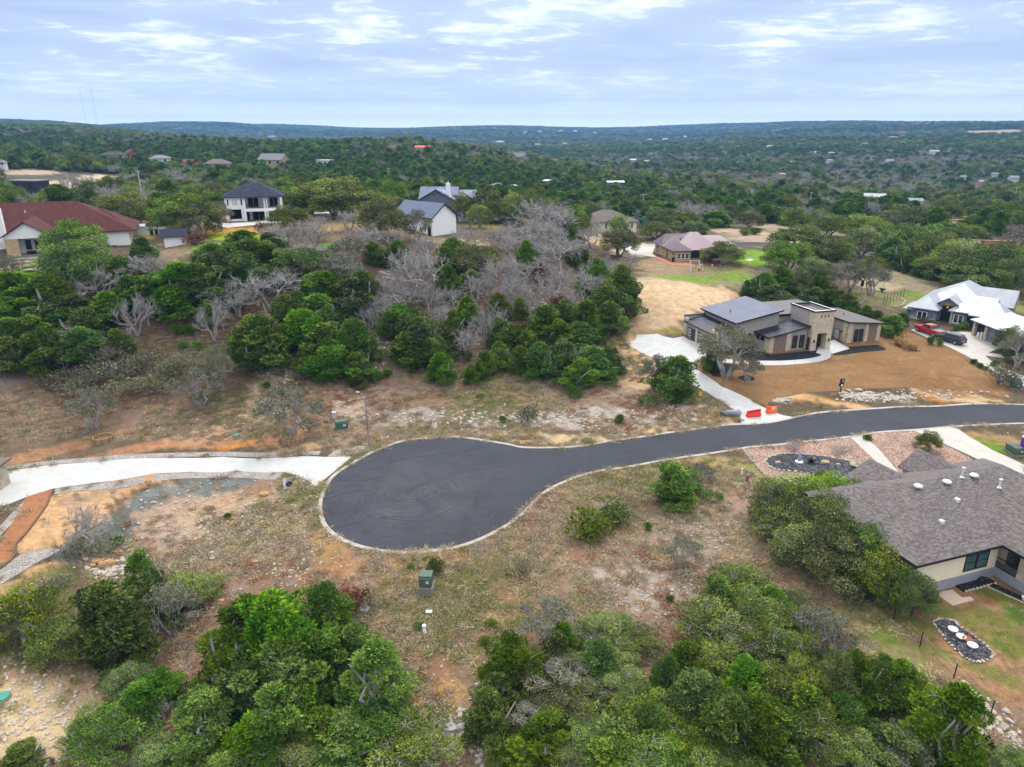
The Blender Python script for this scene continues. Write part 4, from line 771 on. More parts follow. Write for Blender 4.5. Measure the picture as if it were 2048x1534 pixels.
# ---- blue house with pale metal roofs and a splayed garage wing
hB = empty('house', (82.86, 135.88, 4.5), rad(-42), 'blue grey house under pale galvanised metal roofs with a sunburst entrance gable', 'house')
part(hB, 'wall', B_BLUE, (-3.7, .4, -1.7, 10, .9, 2.6), (.4, 9, 1.6, 15.5, 0, 2.7), (2.9, 5.6, -.2, 3, .9, 2.6), (-4.6, -3.72, -5.2 + 4, 4, 0, 2.3)); part(hB, 'stone_wall', B_STONEW, (-3.75, .45, -1.75, 10, -1., .9), (2.85, 5.65, -.25, 3, -1., .9), (2.86, 3.2, -.4, 1.6, -.5, 2.5), (.0, .46, -1.6, 1.6, .9, 1.7))
R_ = MB(); hip(R_, -4.4, 1.1, -2.3, 8, 2.72, 4.9, 'v', None, 8); hip(R_, -4.4, 9.6, 2.5, 17.5, 2.71, 6.6, 'v', 8.5, 13.2); hip(R_, 2.4, 9.6, -.75, 8.5, 2.73, 5.3, 'u', 5.6, 9.6); hip(R_, 6, 12.5, -2.2, 5, 2.72, 5.0, 'u', 8.5, 10); hip(R_, -5.2, -3.4, -2.2, 5, 2.3, 2.75, 'v', -1.6, 4); hip(R_, 3, 11.5, 9.6, 15.6, 2.74, 5.7, 'u', 3, 11.5); R_.build('roof', B_GALV, hB)
g_ = MB(); gable_wall(g_, .55, 3.35, .8, 5, 0, 3.7, 4.65); g_.build('entrance_wall', B_BLUE, hB); g2 = gable_roof(MB(), .1, 3.8, .35, 6, 3.72, 4.95, 'v', .14).build('entrance_roof', B_GALV, hB)
part(hB, 'entrance_panel', B_DARK, (1.0, 2.9, .74, .797, 0, 3.5)); s_ = MB()  # flat near-black panel on the gable wall; the entrance shade is its colour
for i in range(7):
    a = rad(15 + i * 25); s_.tube((1.95, .68, 3.42), (1.95 + 1.0 * math.cos(a), .68, 3.42 + .95 * math.sin(a) * .9), .045, n=4)
s_.box(1.0, 2.9, .64, .70, 3.36, 3.46); s_.build('sunburst_truss', B_BRASS, hB); part(hB, 'lantern', simple('lantern_glass', (.7, .6, .4), .4), (1.8, 2.1, .5, .7, 2.9, 3.2))
win(hB, 'S', -1.75, -2.6, -.8, .35, 2.1, B_WFRAME, None, 2, 1, fw=.14); win(hB, 'S', -.25, 3.4, 5.1, .35, 2.1, B_WFRAME, None, 2, 1, fw=.14); part(hB, 'window_awning', B_WOOD, (-2.7, -.7, -1.95, -1.76, 2.12, 2.25), (3.3, 5.2, -.42, -.26, 2.12, 2.25))
gy = empty('garage_wing', (0, 0, 0), rad(-45)); gy.parent = hB
def gpart(name, mat, *bx): return part(gy, name, mat, *bx)
gpart('wall', B_BLUE, (9.2, 20, 2.3, 8.6, -.6, 2.6)); gpart('garage_column', B_STONEW, (9.0, 9.6, 1.75, 2.29, -.8, 2.5), (12.1, 12.7, 1.75, 2.29, -.8, 2.5), (16.4, 17, 1.75, 2.29, -.8, 2.5))
hip(MB(), 8.7, 21, 1.15, 9.4, 2.68, 4.9).build('roof', B_GALV, gy); gpart('painted_bay_shade', B_DARK, (9.65, 12.05, 2.22, 2.295, -.6, 2.2)); gpart('garage_door', B_BDOOR, (12.75, 16.3, 2.22, 2.295, -.6, 2.2)); gpart('stored_goods', B_WFRAME, (10.2, 10.7, 1.95, 2.2, -.6, .6), (11.2, 11.5, 1.9, 2.2, -.6, .9))  # garage bay is a flat dark panel on solid wall, its shade painted
gable_wall(MB(), 3.2, 11.2, 10, 15.2, 0, 2.6, 5.4, 'u').build('gable_wall', B_BLUE, hB); MB().tube((2.6, 12, 6.4), (2.6, 12, 7.), .05).build('flue_pipe', B_VENT, hB)


# ---- plum brown metal roof
hN = empty('house', (39.39, 172.89, 9.8), rad(8), 'peach stone house with a hipped plum brown metal roof', 'house')
part(hN, 'wall', B_PEACH, (0, 16.8, .5, 13.3, -.8, 2.6), (0, 3.9, -.6, .5, -.8, 2.6), (-.1, 5, 8, 14, -.8, 2.55)); R_ = MB(); hip(R_, -.7, 11.5, -.1, 14.2, 2.7, 6.1, 'u', 6.2, 8.3); hip(R_, 5, 17.5, .3, 13.6, 2.69, 5.2, 'u', 9, 14.3); hip(R_, -.72, 4.4, -1.1, 6, 2.71, 4.3, 'v', 1.2, 6); hip(R_, -.74, 9, 7.6, 14.5, 2.68, 5.2, 'u', 1.4, 6); R_.build('roof', B_PLUM, hN)
for a in (.5, 1.55, 2.6): win(hN, 'S', -.6, a, a + .95, .8, 2.0, B_WFRAME, None, 1, 2)
part(hN, 'painted_opening_shade', B_DARK, (4.5, 6.7, .38, .497, .7, 2.4)); part(hN, 'painted_porch_shade', B_DARK, (7.6, 13, .4, .497, 0, 2.4)); win(hN, 'W', 0, 4.6, 5.2, .2, 2.2); win(hN, 'W', -.1, 11.2, 12.6, .4, 2.0); win(hN, 'W', 0, .4, 1.2, 1.6, 2.1); part(hN, 'deck', B_WOOD, (7.4, 15, -3.4, .45, -.6, .1)); MB().tube((3.2, 5, 4), (3.2, 5, 5), .12).build('flue_pipe', B_BLK, hN)  # porch openings are near-black panels on the wall face, shade as colour
# ---- tan house, gazebo
hT = empty('house', (28.75, 240.06, 8.5), rad(5), 'pale cream house with a tall grey hipped shingle roof beside the wooden gazebo', 'house')
part(hT, 'wall', B_CREAM, (-4.4, 12.9, 0, 11, -1, 2.7)); hip(MB(), -5, 13.5, -.6, 11.6, 2.8, 6.1, 'u', 2.2, 5.6).build('roof', B_TANSH, hT); g_ = gable_wall(MB(), 7.9, 9.9, -.7, 3, -.5, 3.0, 4.0); g_.build('entrance_gable', B_CREAM, hT); part(hT, 'entrance_panel', B_WOOD, (8.3, 9.5, -.76, -.703, 0, 2.5))
win(hT, 'S', 0, 2.2, 3, .5, 2.2, B_WFRAME, None, 1, 2); win(hT, 'S', 0, 11, 11.7, .6, 2.2, B_WFRAME, None, 1, 2)
gz = empty('gazebo', (19.6, 246, H(19.6, 246)), rad(5), 'open wooden gazebo with a grey roof and dark posts', 'gazebo'); gable_roof(MB(), -2.3, 2.3, -2.2, 2.2, 2.4, 3.6, 'v', .12).build('roof', B_TANSH, gz)
for sx in (-1.8, 1.8):
    for sy in (-1.8, 1.8): part(gz, 'post', B_WOOD, (sx - .12, sx + .12, sy - .12, sy + .12, -.4, 2.35))
part(gz, 'beam', B_WOOD, (-2, 2, -1.93, -1.7, 2.0, 2.33)); part(gz, 'kitchen_counter', B_FOUND2, (-1.2, 1.4, .8, 1.6, -.3, .9))
# ---- white barn
zb = 17.
hW = empty('barn', (-18.14, 164.21, zb), rad(49), 'white board barn with a blue grey metal gable roof and black trim', 'barn')
gable_wall(MB(), 0, 7.6, 0, 13, .1, 4.35, 7.0).build('wall', B_WHITE, hW); part(hW, 'foundation', B_FOUND2, (-.02, 7.62, -.02, 13.02, -2.2, .098)); gable_roof(MB(), -.5, 8.1, -.4, 13.4, 4.15, 7.2, 'v', .16).build('roof', B_SLBLUE, hW)
e_ = MB(); e_.slab([(-.52, -.47, 4.2), (3.8, -.47, 7.25), (3.8, -.403, 7.25), (-.52, -.403, 4.2)][::1], .32); e_.slab([(3.8, -.47, 7.25), (8.12, -.47, 4.2), (8.12, -.403, 4.2), (3.8, -.403, 7.25)], .32); e_.box(-.58, -.503, -.4, 13.4, 3.9, 4.2); e_.build('trim', B_BLK, hW); win(hW, 'W', 0, .5, 1.5, .1, 2.2, B_BLK, B_DARK, name='door'); win(hW, 'W', 0, 8.6, 9.6, .8, 2.0, B_BLK)
# ---- white farmhouse behind the barn
zw = 16.6
hF = empty('house', (-12.68, 195.82, zw), rad(-3), 'white farmhouse with stepped blue grey metal roofs and a white chimney', 'house')
part(hF, 'wall', B_WHITE, (-13.4, -3.2, 6.5, 17.6, -1, 4.5), (-3.2, 2, 6.8, 17, -1, 4.4), (2, 5, 7.6, 16, -1, 4.5)); R_ = MB(); gable_roof(R_, -13.9, -2.9, 5.8, 18.2, 4.4, 8.3, 'u', .16); gable_roof(R_, -2.88, 2.2, 6.2, 17.6, 4.3, 7.45, 'u', .16); gable_roof(R_, 2.22, 5.5, 7, 16.6, 4.5, 6.4, 'u', .16); gable_roof(R_, -2.2, 3.7, -.4, 10, 4.6, 7.0, 'v', .16); gable_roof(R_, -14.2, -2.4, 3.6, 12, 4.9, 8.2, 'v', .16); R_.build('roof', B_SLBLUE, hF)
gable_wall(MB(), -1.8, 3.3, 0, 8, -2.4, 4.65, 6.75).build('gable_wall', B_WHITE, hF); gable_wall(MB(), -13.6, -3, 4.1, 9, -1, 5.0, 7.9).build('grey_gable', B_GREYW, hF); part(hF, 'foundation', B_FOUND2, (-1.83, 3.33, -.03, 8, -2.6, -.4)); c_ = part(hF, 'chimney', B_WHITE, (-5.8, -4.7, 5.6, 6.7, 4.5, 9.6)); MB().tube((-5.2, 6.1, 9.6), (-5.2, 6.1, 10.2), .18).build('chimney_pot', B_VENT, c_)
e_ = MB(); e_.slab([(-2.25, -.47, 4.62), (.75, -.47, 7.06), (.75, -.403, 7.06), (-2.25, -.403, 4.62)], .26); e_.slab([(.75, -.47, 7.06), (3.75, -.47, 4.62), (3.75, -.403, 4.62), (.75, -.403, 7.06)], .26); e_.build('trim', B_BLK, hF); part(hF, 'gable_vent', B_BLK, (-9.0, -8.7, 4.03, 4.097, 6.4, 7), (-8.2, -7.9, 4.03, 4.097, 7.0, 7.4))
# ---- two storey house
h2 = empty('house', (-69.82, 177.11, 18.8), rad(16), 'two storey white house with a dark slate hipped roof and stacked open balconies', 'house')
part(h2, 'wall', B_WHITE, (0, 4.2, 0, 11, 2.9, 5.8), (0, .55, 0, .5, -1, 2.9), (3.6, 4.2, 0, .5, -1, 2.9), (0, 4.2, 3, 11, -1, 2.9), (.55, 3.6, .1, .3, -1, .55), (4.2, 13.4, 3, 11, -1, 5.8)); part(h2, 'balcony', B_WHITE, (4.2, 13.4, -.5, 3, 2.35, 3.05)); 
for a, b_ in ((4.2, 4.75), (9.0, 9.35), (9.6, 9.85), (12.9, 13.4)): part(h2, 'column', B_WHITE, (a, b_, -.52, .0, -1, 2.35), (a, b_, -.52, .0, 3.05, 5.8))
R_ = MB(); hip(R_, -.7, 14, -.6, 11.6, 5.85, 8.9, 'u', 5.4, 7.8); hip(R_, 3.6, 10.4, -1.3, 6, 5.86, 8.0, 'v', 2.2, 6); R_.build('roof', B_DKSH, h2); m_ = MB()
for i in range(31): m_.box(4.8 + i * .26, 4.84 + i * .26, -.42, -.38, 3.05, 4.0)
m_.box(4.75, 12.9, -.44, -.36, 3.98, 4.05).build('balcony_railing', B_BLK, h2)
for a, b_ in ((5.2, 6.4), (6.5, 7.6), (10.3, 11.2), (11.3, 12.2)): win(h2, 'S', 3, a, b_, 3.1, 5.3, B_BLK, B_DARK, name='balcony_door')
for a, b_ in ((4.6, 5.2), (6.0, 7.4), (7.5, 9), (10, 12.6)): win(h2, 'S', 3, a, b_, 0, 2.2, B_BLK, B_DARK, name='patio_door')
part(h2, 'painted_porch_shade', B_DARK, (.6, 3.55, 2.9, 2.997, .3, 2.6)); win(h2, 'S', 0, 1.6, 3.0, 3.9, 5.3, B_WFRAME, simple('pale_blind', (.5, .5, .5), .6), 2, 2); win(h2, 'S', 0, .6, .9, 3.9, 5.3); win(h2, 'S', 0, 3.7, 4.0, 3.9, 5.3)  # dark panel paints the porch shade onto the wall behind it
part(h2, 'annex_wall', B_WHITE, (13.42, 16, 2, 9, -1, 2.5)); hip(MB(), 13.42, 16.8, 1.4, 9.6, 2.55, 4.2, 'v', 4, 8).build('annex_roof', B_DKSH, h2); win(h2, 'S', 2, 13.9, 14.9, 0, 2.1, B_BLK, B_DARK, name='door')
# ---- red brown shingle house
hR = empty('house', (-91.9, 129.53, 18.3), rad(23), 'long pale house under a broad red brown shingle roof with a gabled stone porch', 'house')
part(hR, 'wall', B_WHITE, (-12, 19.6, 7.4, 22, -1, 2.8), (.2, 6.9, 3.2, 7.4, -1, 3.3)); R_ = MB(); hip(R_, -16, 21, 6.7, 22.6, 2.9, 8.3, 'u', -9, 10.4); hip(R_, 6, 20.6, 6.75, 22.3, 2.92, 6.5, 'u', 12, 15.4); gable_roof(R_, -.6, 7.8, -.5, 12, 3.3, 6.05, 'v', .16); R_.build('roof', B_REDSH, hR)
g_ = MB(); g_.v += [(0, .05, 3.05), (7.2, .05, 3.05), (7.2, .05, 3.45), (3.6, .05, 5.75), (0, .05, 3.45)]; g_.v += [(x, y + .2, z) for x, y, z in g_.v]; g_.f += [(0, 1, 2, 3, 4), (9, 8, 7, 6, 5), (1, 0, 5, 6)]; g_.build('porch_gable', B_WHITE, hR); part(hR, 'porch_column', B_PEACH, (.1, 2.2, 0, .8, -.8, 3.05), (6.6, 7.15, 0, .6, -.8, 1.1)); part(hR, 'porch_post', B_WOOD, (6.7, 7.05, .1, .45, 1.1, 3.05)); part(hR, 'porch_floor', B_FOUND2, (-.1, 7.3, -.2, 7.4, -1.1, -.02))
for a, b_ in ((2.6, 3.5), (4.1, 4.8), (5.2, 5.9)): win(hR, 'S', 3.2, a, b_, .6, 2.4)
part(hR, 'chimney', B_WHITE, (-1.6, -.5, 4.5, 5.8, 2, 8.1)); win(hR, 'S', 7.4, 8.2, 9.4, .4, 2.3); win(hR, 'S', 7.4, 9.6, 10.6, .4, 2.3); part(hR, 'bench', B_BLK, (14.5, 17, 6.2, 6.8, -.6, .1)); part(hR, 'porch_furniture', B_BLK, (2.8, 4.2, 1.6, 2.4, -.02, .5), (5, 5.8, 2, 2.6, -.02, .7)); MB().tube((2, 12, 6), (2, 12, 7), .1).build('flue_pipe', B_VENT, hR)
# ---- small shed with dark roof below the red brown house
q = G(352, 488); hS = empty('shed', (q.x, q.y, q.z), rad(20), 'small white shed with a dark shingle gable roof among the shrubs', 'shed'); gable_wall(MB(), -1.9, 1.9, -1.6, 1.6, -.5, 1.9, 2.8, 'u').build('wall', B_WHITE, hS); gable_roof(MB(), -2.6, 2.5, -2.1, 2.1, 1.75, 3.0, 'u', .14).build('roof', B_DKSH, hS); part(hS, 'ramp_fence', B_WOOD, *[(-1 + i * .35, -.85 + i * .35, -2.8 - i * .25, -2.7 - i * .25, -1.6, -.2 - i * .1) for i in range(6)])
q = G(295, 470); fW = empty('garden_wall', (q.x, q.y, q.z), rad(8), 'white garden wall with a gabled white gate beside the red brown roof', 'wall'); part(fW, 'wall', B_WHITE, (-3.6, 3.8, -.12, .12, -.8, 1.7)); gt = part(fW, 'gate', B_WFRAME, (-1.9, -.2, -.3, -.125, -.6, 1.9)); gable_roof(MB(), -2.1, .0, -.6, .3, 1.9, 2.4, 'u', .1).build('gate_roof', B_VENT, gt); part(fW, 'gate_mirror', B_GLASS, (.6, 1.3, -.16, -.122, 0, 1.2), (1.6, 2.3, -.16, -.122, 0, 1.2))
# ---- pillar house corner at the left edge
q = G(-96, 1022); hE = empty('house', (q.x, q.y, q.z), rad(4), 'white walled house corner with a flat roof edge left of the pale drive', 'house'); part(hE, 'wall', B_STONEW, (-6, 2.15, 0, 7, -1, 2.6)); part(hE, 'roof', B_TANSH, (-6.5, 2.6, -.5, 7.5, 2.6, 2.85)); win(hE, 'S', 0, .3, 1.6, .6, 2.0); win(hE, 'E', 2.15, .8, 1.7, .3, 1.9)

# ---- houses far off among the trees: (px, py base, width m, depth m, wall h, ridge h, turn, wall, roof, label)
PXW = {(1050,268):8,(1080,266):8,(1120,265):9,(1150,264):8,(1190,268):8,(1000,288):18,(1075,292):10,(1130,290):9,(1370,274):8,(545,276):16,(1300,281):12,(1330,280):11,(437,338):47,(549,331):52,(651,334):26,(845,299):28,(786,300):25,(380,333):28,(322,327):38,(264,316):22,(228,318):44,(408,328):13,(62,384):66,(296,271):30,(128,252):22,(5,332):14,(1230,371):34,(996,376):22,(1026,378):16,(1095,367):20,(1748,402):38,(1826,408):30,(1703,388):17,(1610,381):13,(1035,311):30}   # widths seen in the photograph
def far_house(px, py, wd, dp, hw, hr, rz, wm, rm, label, cat='house', kind='hip', dark=True, group=None):
    p = hitz(px, py, 5.0 if group else 3.4); o = empty(cat.replace(' ', '_'), (p.x, p.y, p.z), rad(rz), label, cat, group)
    k_ = PXW.get((px, py), max(12, min(wd * .6, 24))) * depth(p) / FPX / wd; wd, dp, hw, hr = wd * k_, dp * k_, hw * max(k_, .5), hr * max(k_, .5)
    u = wd / 2; v = dp / 2
    part(o, 'wall', wm, (-u, u, -v, v, -10, hw)) if kind != 'gable' else gable_wall(MB(), -u, u, -v, v, -10, hw, hr - .15, 'u' if wd >= dp else 'v').build('wall', wm, o)
    R_ = MB()
    if kind == 'hip': hip(R_, -u - .5, u + .5, -v - .5, v + .5, hw + .05, hr, 'u' if wd >= dp else 'v')
    elif kind == 'gable': gable_roof(R_, -u - .4, u + .4, -v - .4, v + .4, hw - .1, hr, 'u' if wd >= dp else 'v', .2)
    else: R_.box(-u - .4, u + .4, -v - .4, v + .4, hw, hw + .35)
    R_.build('roof', rm, o)
    if dark:
        n_ = max(2, int(wd / 5))
        for i in range(n_): a = -u + (i + .5) * wd / n_; win(o, 'S', -v, a - .7, a + .7, hw * .35, hw * .8, B_BRONZE, B_DARK, fw=.12)
    FAR_CLEAR.append((p.x, p.y, max(wd, dp) * .58))
    d_ = math.hypot(p.x, p.y)
    for k_ in (1.1, 1.8, 2.6): FAR_CLEAR.append((p.x * (1 - k_ * wd * .42 / d_), p.y * (1 - k_ * wd * .42 / d_), wd * .36))
    return o
FAR_CLEAR = []
RW_ = simple('far_white', (.52, .52, .51), .8); RRED = simple('scarlet_roof', (.62, .03, .025), .6); RBRN = simple('rust_siding', sc(150,70,60), .8); RGRY = simple('mid_grey_roof', sc(140,140,142), .8); RBLU = seam_metal('blue_metal', sc(90,120,170), .5, .6, .2); RTAN = simple('far_tan', sc(200,180,150), .9); RSLV = seam_metal('silver_roof', sc(150,156,166), .5, .8, .2); ROR = simple('orange_siding', sc(190,90,60), .9); RDK = simple('dark_roof', sc(80,76,74), .9)
far_house(437, 338, 16, 10, 3.6, 6.6, 8, RTAN, B_TANSH, 'cream house with a grey hipped roof on the wooded ridge')
o = far_house(549, 331, 17, 10, 3.8, 7.5, -14, RTAN, RGRY, 'tan house with grey gables and dormers on the wooded ridge', 'house', 'gable'); gable_roof(MB(), -.8, 1.4, -3.4, 0, 2.6, 4.0, 'v', .15).build('dormer_roof', RGRY, o)
far_house(651, 334, 9, 7, 4.4, 5.4, -20, RW_, RW_, 'small white boxy house below the wooded ridge', 'house', 'flat'); far_house(845, 299, 20, 12, 3, 5.5, 4, RTAN, RRED, 'house with a bright scarlet roof on the ridge crest', 'house', 'gable'); far_house(786, 300, 18, 9, 3.6, 4, 6, RTAN, RTAN, 'flat roofed tan house left of the scarlet roof', 'house', 'flat')
far_house(380, 333, 12, 8, 3, 6, -25, RBRN, RBRN, 'rust red gabled house on the left part of the ridge', 'house', 'gable'); far_house(322, 327, 15, 10, 4, 6.5, 20, RW_, RGRY, 'pale house with grey roof half hidden in trees on the left ridge'); far_house(264, 316, 10, 8, 4.4, 7.5, -40, ROR, RDK, 'orange gabled house among the trees of the left ridge', 'house', 'gable'); far_house(228, 318, 20, 11, 3.6, 6.6, 15, RTAN, RDK, 'long dark roofed house left of the orange gable'); far_house(408, 328, 8, 6, 3, 4.5, 0, RW_, RGRY, 'little pale house left of the cream hipped house')
far_house(62, 384, 20, 9, 6.5, 7, -12, simple('dark_slate_wall', sc(58,62,74), .7), RGRY, 'dark flat roofed building by the quarry ledges', 'building', 'flat'); far_house(296, 271, 30, 14, 5, 7.5, 0, RW_, RW_, 'white house on the far left hilltop clearing', 'house', 'flat'); far_house(128, 252, 36, 16, 5, 8, 0, RW_, RGRY, 'pale building near the twin radio masts'); far_house(5, 332, 12, 9, 4, 7, 0, RW_, RGRY, 'pale house at the left edge of the ridge')
far_house(1230, 371, 26, 9, 4, 6, 6, RBLU, RSLV, 'long shed with blue walls and a silver roof in the valley', 'shed', 'gable'); far_house(996, 376, 14, 9, 3.4, 5.5, 30, RW_, RGRY, 'grey roofed cottage in the trees right of the white farmhouse'); far_house(1026, 378, 12, 8, 3.4, 5, -10, RW_, RSLV, 'pale cottage in the trees behind the white farmhouse'); far_house(1095, 367, 18, 9, 3, 5, 0, RTAN, RSLV, 'low silver roofed cottage in the central valley trees')
o = far_house(1748, 402, 19, 12, 4.5, 7.5, -24, RW_, RSLV, 'silver roofed barn with solar panels in the right valley', 'barn', 'gable'); far_house(1826, 408, 15, 9, 3.4, 5.6, -8, RW_, RSLV, 'white roofed shed right of the solar barn', 'shed', 'gable'); far_house(1703, 388, 16, 8, 3, 4.5, 0, RW_, RW_, 'low white building left of the solar barn', 'shed', 'flat'); far_house(1610, 381, 14, 8, 3, 5, 0, RTAN, RTAN, 'tan roofed house in the middle of the right valley')
far_house(1035, 311, 34, 14, 5, 7, 20, RW_, RSLV, 'long white roofed building at the tip of the ridge', 'building', 'flat', False)
fr_ = random.Random(12); WORDS = ['below the right hilltop clearing', 'on the right hillside', 'in the right valley', 'on the far slope', 'in the distant valley', 'on the horizon ridge']
for i, (px, py, wd, c_, lb) in enumerate([(1565,352,18,0,'tan roofed house by the grey creek wood'),(1630,308,26,1,'white roofed long house at the middle of the right hillside'),(1663,308,22,0,'pale roofed long house right of the middle of the right hillside'),(1602,291,30,2,'dark roofed house high on the right hillside'),(1586,290,24,1,'pale house beside the dark roofed one on the right hillside'),(1728,289,16,1,'white cube house high on the right hillside'),(1802,269,34,3,'rust roofed house at the top of the right hillside'),(1790,278,30,1,'white roofed house under the rust roofed one'),(1812,286,24,0,'tan house above the middle of the right hillside'),(1738,320,16,1,'white house low on the right hillside'),(1778,325,26,1,'long white roof at the foot of the right hillside'),(1868,306,28,1,'long pale roof right of centre on the right hillside'),(1900,306,18,0,'tan roof at the right of the hillside'),(1952,318,22,2,'grey roofed house at the right end of the hillside'),(1995,295,20,0,'tan house near the right hilltop clearing'),(1925,358,20,1,'white house in the right creek wood'),(2025,362,30,1,'long white house at the right edge of the valley'),(1960,366,16,0,'tan house among bare trees at the right'),(1585,325,14,1,'tiny white house at the left of the hillside'),(1500,312,20,0,'tan house at the left end of the right hillside'),(1660,322,12,1,'tiny white house below the long hillside roofs'),(1540,295,26,1,'white house on the left shoulder of the hillside'),
 (1265,322,22,1,'white house in the central distance valley'),(1292,325,24,0,'tan house in the central distance valley'),(1375,320,20,2,'grey house in the distance valley'),(1300,281,40,0,'tan house on the far central slope'),(1330,280,34,1,'white house on the far central slope'),(1000,288,60,1,'white works building on the far central slope'),(1075,292,40,1,'white house beside the far works building'),(1370,274,30,1,'small white house on the far ridge'),(1130,290,40,0,'tan house right of the far works building'),(1050,268,70,0,'tan roofed house left on the horizon ridge'),(1080,266,70,1,'white roofed house left on the horizon ridge'),(1120,265,70,0,'tan roofed house in the middle of the horizon ridge'),(1150,264,60,1,'white roofed house in the middle of the horizon ridge'),(1190,268,60,0,'tan roofed house below the horizon ridge'),(545,276,40,1,'white house above the two storey house on the far ridge'),(510,288,16,0,'tan house on the ridge left of centre'),(712,290,14,2,'dark roofed house on the ridge crest'),(1990,352,20,1,'white roofed house at the right of the creek wood')]):
    wm = (RTAN, RW_, RGRY, RBRN)[c_]; rm = (RTAN, RSLV, RDK, RBRN)[c_]
    far_house(px, py, wd, wd * .5, wd * .16, wd * .27, fr_.uniform(-25, 25), wm, rm, lb, 'house', fr_.choice(['gable', 'hip']), False, 'houses scattered over the far hills')
# ------------------------------------------------------------------ street furniture and other things
def place(name, px, py, rz, label, cat, group=None, sink=0.):
    p = G(px, py); return empty(name, (p.x, p.y, p.z - sink), rad(rz), label, cat, group)
def between(a, b):
    p, q = G(*a), G(*b); d = q - p; return (p + q) / 2, math.atan2(d.y, d.x), d.length
O_POLE = simple('grey_steel', (.16, .16, .17), .55, .15, 2., .3); O_GREEN = simple('utility_green', sc(88,112,96), .6, .12, 2.); O_PAD = simple('utility_pad', sc(150,148,142), .9, .15, 2.)
O_LGREY = simple('light_grey_plastic', (.5, .52, .55), .6, .08); O_RUB = simple('tyre_rubber', (.014, .014, .015), .8, .1); O_RIM = simple('wheel_rim', (.35, .35, .37), .35, .1, 2., .7)
O_WOODP = simple('weathered_pole_wood', (.13, .10, .08), .9, .25, 2.); O_WIRE = simple('dark_wire', (.03, .03, .032), .6, .1); O_BLACK = simple('black_paint', (.012, .012, .013), .5, .1)
# street lamp
lp = place('street_lamp', 738, 892, 0, 'thin grey street lamp pole at the head of the turning circle', 'street lamp'); MB().lathe([(.16, 0), (.16, .12), (.085, .16), (.075, 3.5), (.055, 7.6)], n=10).build('pole', O_POLE, lp, True)
MB().tube((0, 0, 7.5), (-.75, 0, 7.72), .035, n=6).build('arm', O_POLE, lp); MB().box(-1.15, -.7, -.1, .1, 7.66, 7.76).build('lamp_head', O_LGREY, lp, bevel=.02)
# padmounted boxes
def pad_box(px, py, rz, w_, d_, h_, label, pad=.35, group='green utility boxes'):
    w_, d_, h_ = w_ * .86, d_ * .86, h_ * .86
    o = place('utility_box', px, py, rz, label, 'utility box', group); MB().box(-w_ / 2 - .12, w_ / 2 + .12, -d_ / 2 - .12, d_ / 2 + .12, -.5, pad * .5).build('pad', O_PAD, o)
    b = MB(); z = pad * .5; P = [(-d_ / 2, z), (d_ / 2, z), (d_ / 2, z + h_), (-d_ / 2 + .12, z + h_ * .96), (-d_ / 2, z + h_ * .82)]; n = len(b.v)
    b.v += [(-w_ / 2, y, zz) for y, zz in P] + [(w_ / 2, y, zz) for y, zz in P]; b.f += [(0, 4, 3, 2, 1), (5, 6, 7, 8, 9)] + [(i, (i + 1) % 5, 5 + (i + 1) % 5, 5 + i) for i in range(5)]; b.build('cabinet', O_GREEN, o, bevel=.03)
    MB().box(-w_ / 2 - .03, w_ / 2 + .03, -d_ / 2 + .1, d_ / 2 + .04, z + h_ + .004, z + h_ + .07).build('lid', O_GREEN, o, bevel=.02); MB().box(w_ * .05, w_ * .3, -d_ / 2 - .012, -d_ / 2 - .002, z + h_ * .4, z + h_ * .66).build('warning_label', O_LGREY, o); return o
pad_box(684, 857, 22, 1.9, 1.5, 1.15, 'green utility box by the lamp, north of the turning circle'); pad_box(853, 1182, -3, 1.35, 1.3, 1.25, 'green utility box on a tall pad south of the turning circle', 1.5)
pad_box(2033, 910, 8, 1.3, 1.1, .95, 'green utility box nearest the purple cabin on the verge'); pad_box(2022, 903, 8, 1.3, 1.1, .9, 'dull green utility box left on the verge by the purple cabin'); pad_box(2030, 777, -25, 1.6, 1.3, 1.1, 'green utility box by the grey shrubs beside the tan lawn')
for px, py, lb, nm in ((669, 838, 'light grey utility pedestal beside the green box by the lamp', 1.0), (2003, 768, 'short grey utility pedestal left of the green box by the tan lawn', .8), (2016, 762, 'taller grey utility cabinet behind the green box by the tan lawn', 1.0)):
    o = place('utility_pedestal', px, py, 15, lb, 'utility pedestal', 'grey utility pedestals'); MB().box(-.28, .28, -.22, .22, -.2, nm).build('cabinet', O_LGREY, o, bevel=.04); MB().box(-.31, .31, -.25, .25, nm + .003, nm + .1).build('cap', O_LGREY, o, bevel=.03)
o = place('meter_box', 858, 1226, 0, 'small flat grey meter box in the dry grass', 'meter box'); MB().box(-.33, .33, -.25, .25, -.1, .16).build('box', O_PAD, o, bevel=.02); MB().box(-.28, .28, -.2, .2, .163, .2).build('lid', O_LGREY, o)
o = place('standpipe', 849, 1270, 0, 'white standpipe with a cap in the dry grass', 'standpipe'); MB().lathe([(.13, -.2), (.13, .85)], n=12).build('pipe', B_WFRAME, o, True); MB().lathe([(.19, .85), (.2, .95), (.16, 1.06), (.0, 1.1)], n=12).build('cap', B_WFRAME, o, True); MB().box(-.3, .3, -.2, .25, -.1, .05).build('base', O_PAD, o)
o = place('marker_stake', 864, 1262, 0, 'thin tan marker stake beside the white standpipe', 'stake'); MB().tube((0, 0, -.2), (.1, 0, 1.6), .03).build('stake', simple('tan_stake', (.45, .3, .1), .7), o)
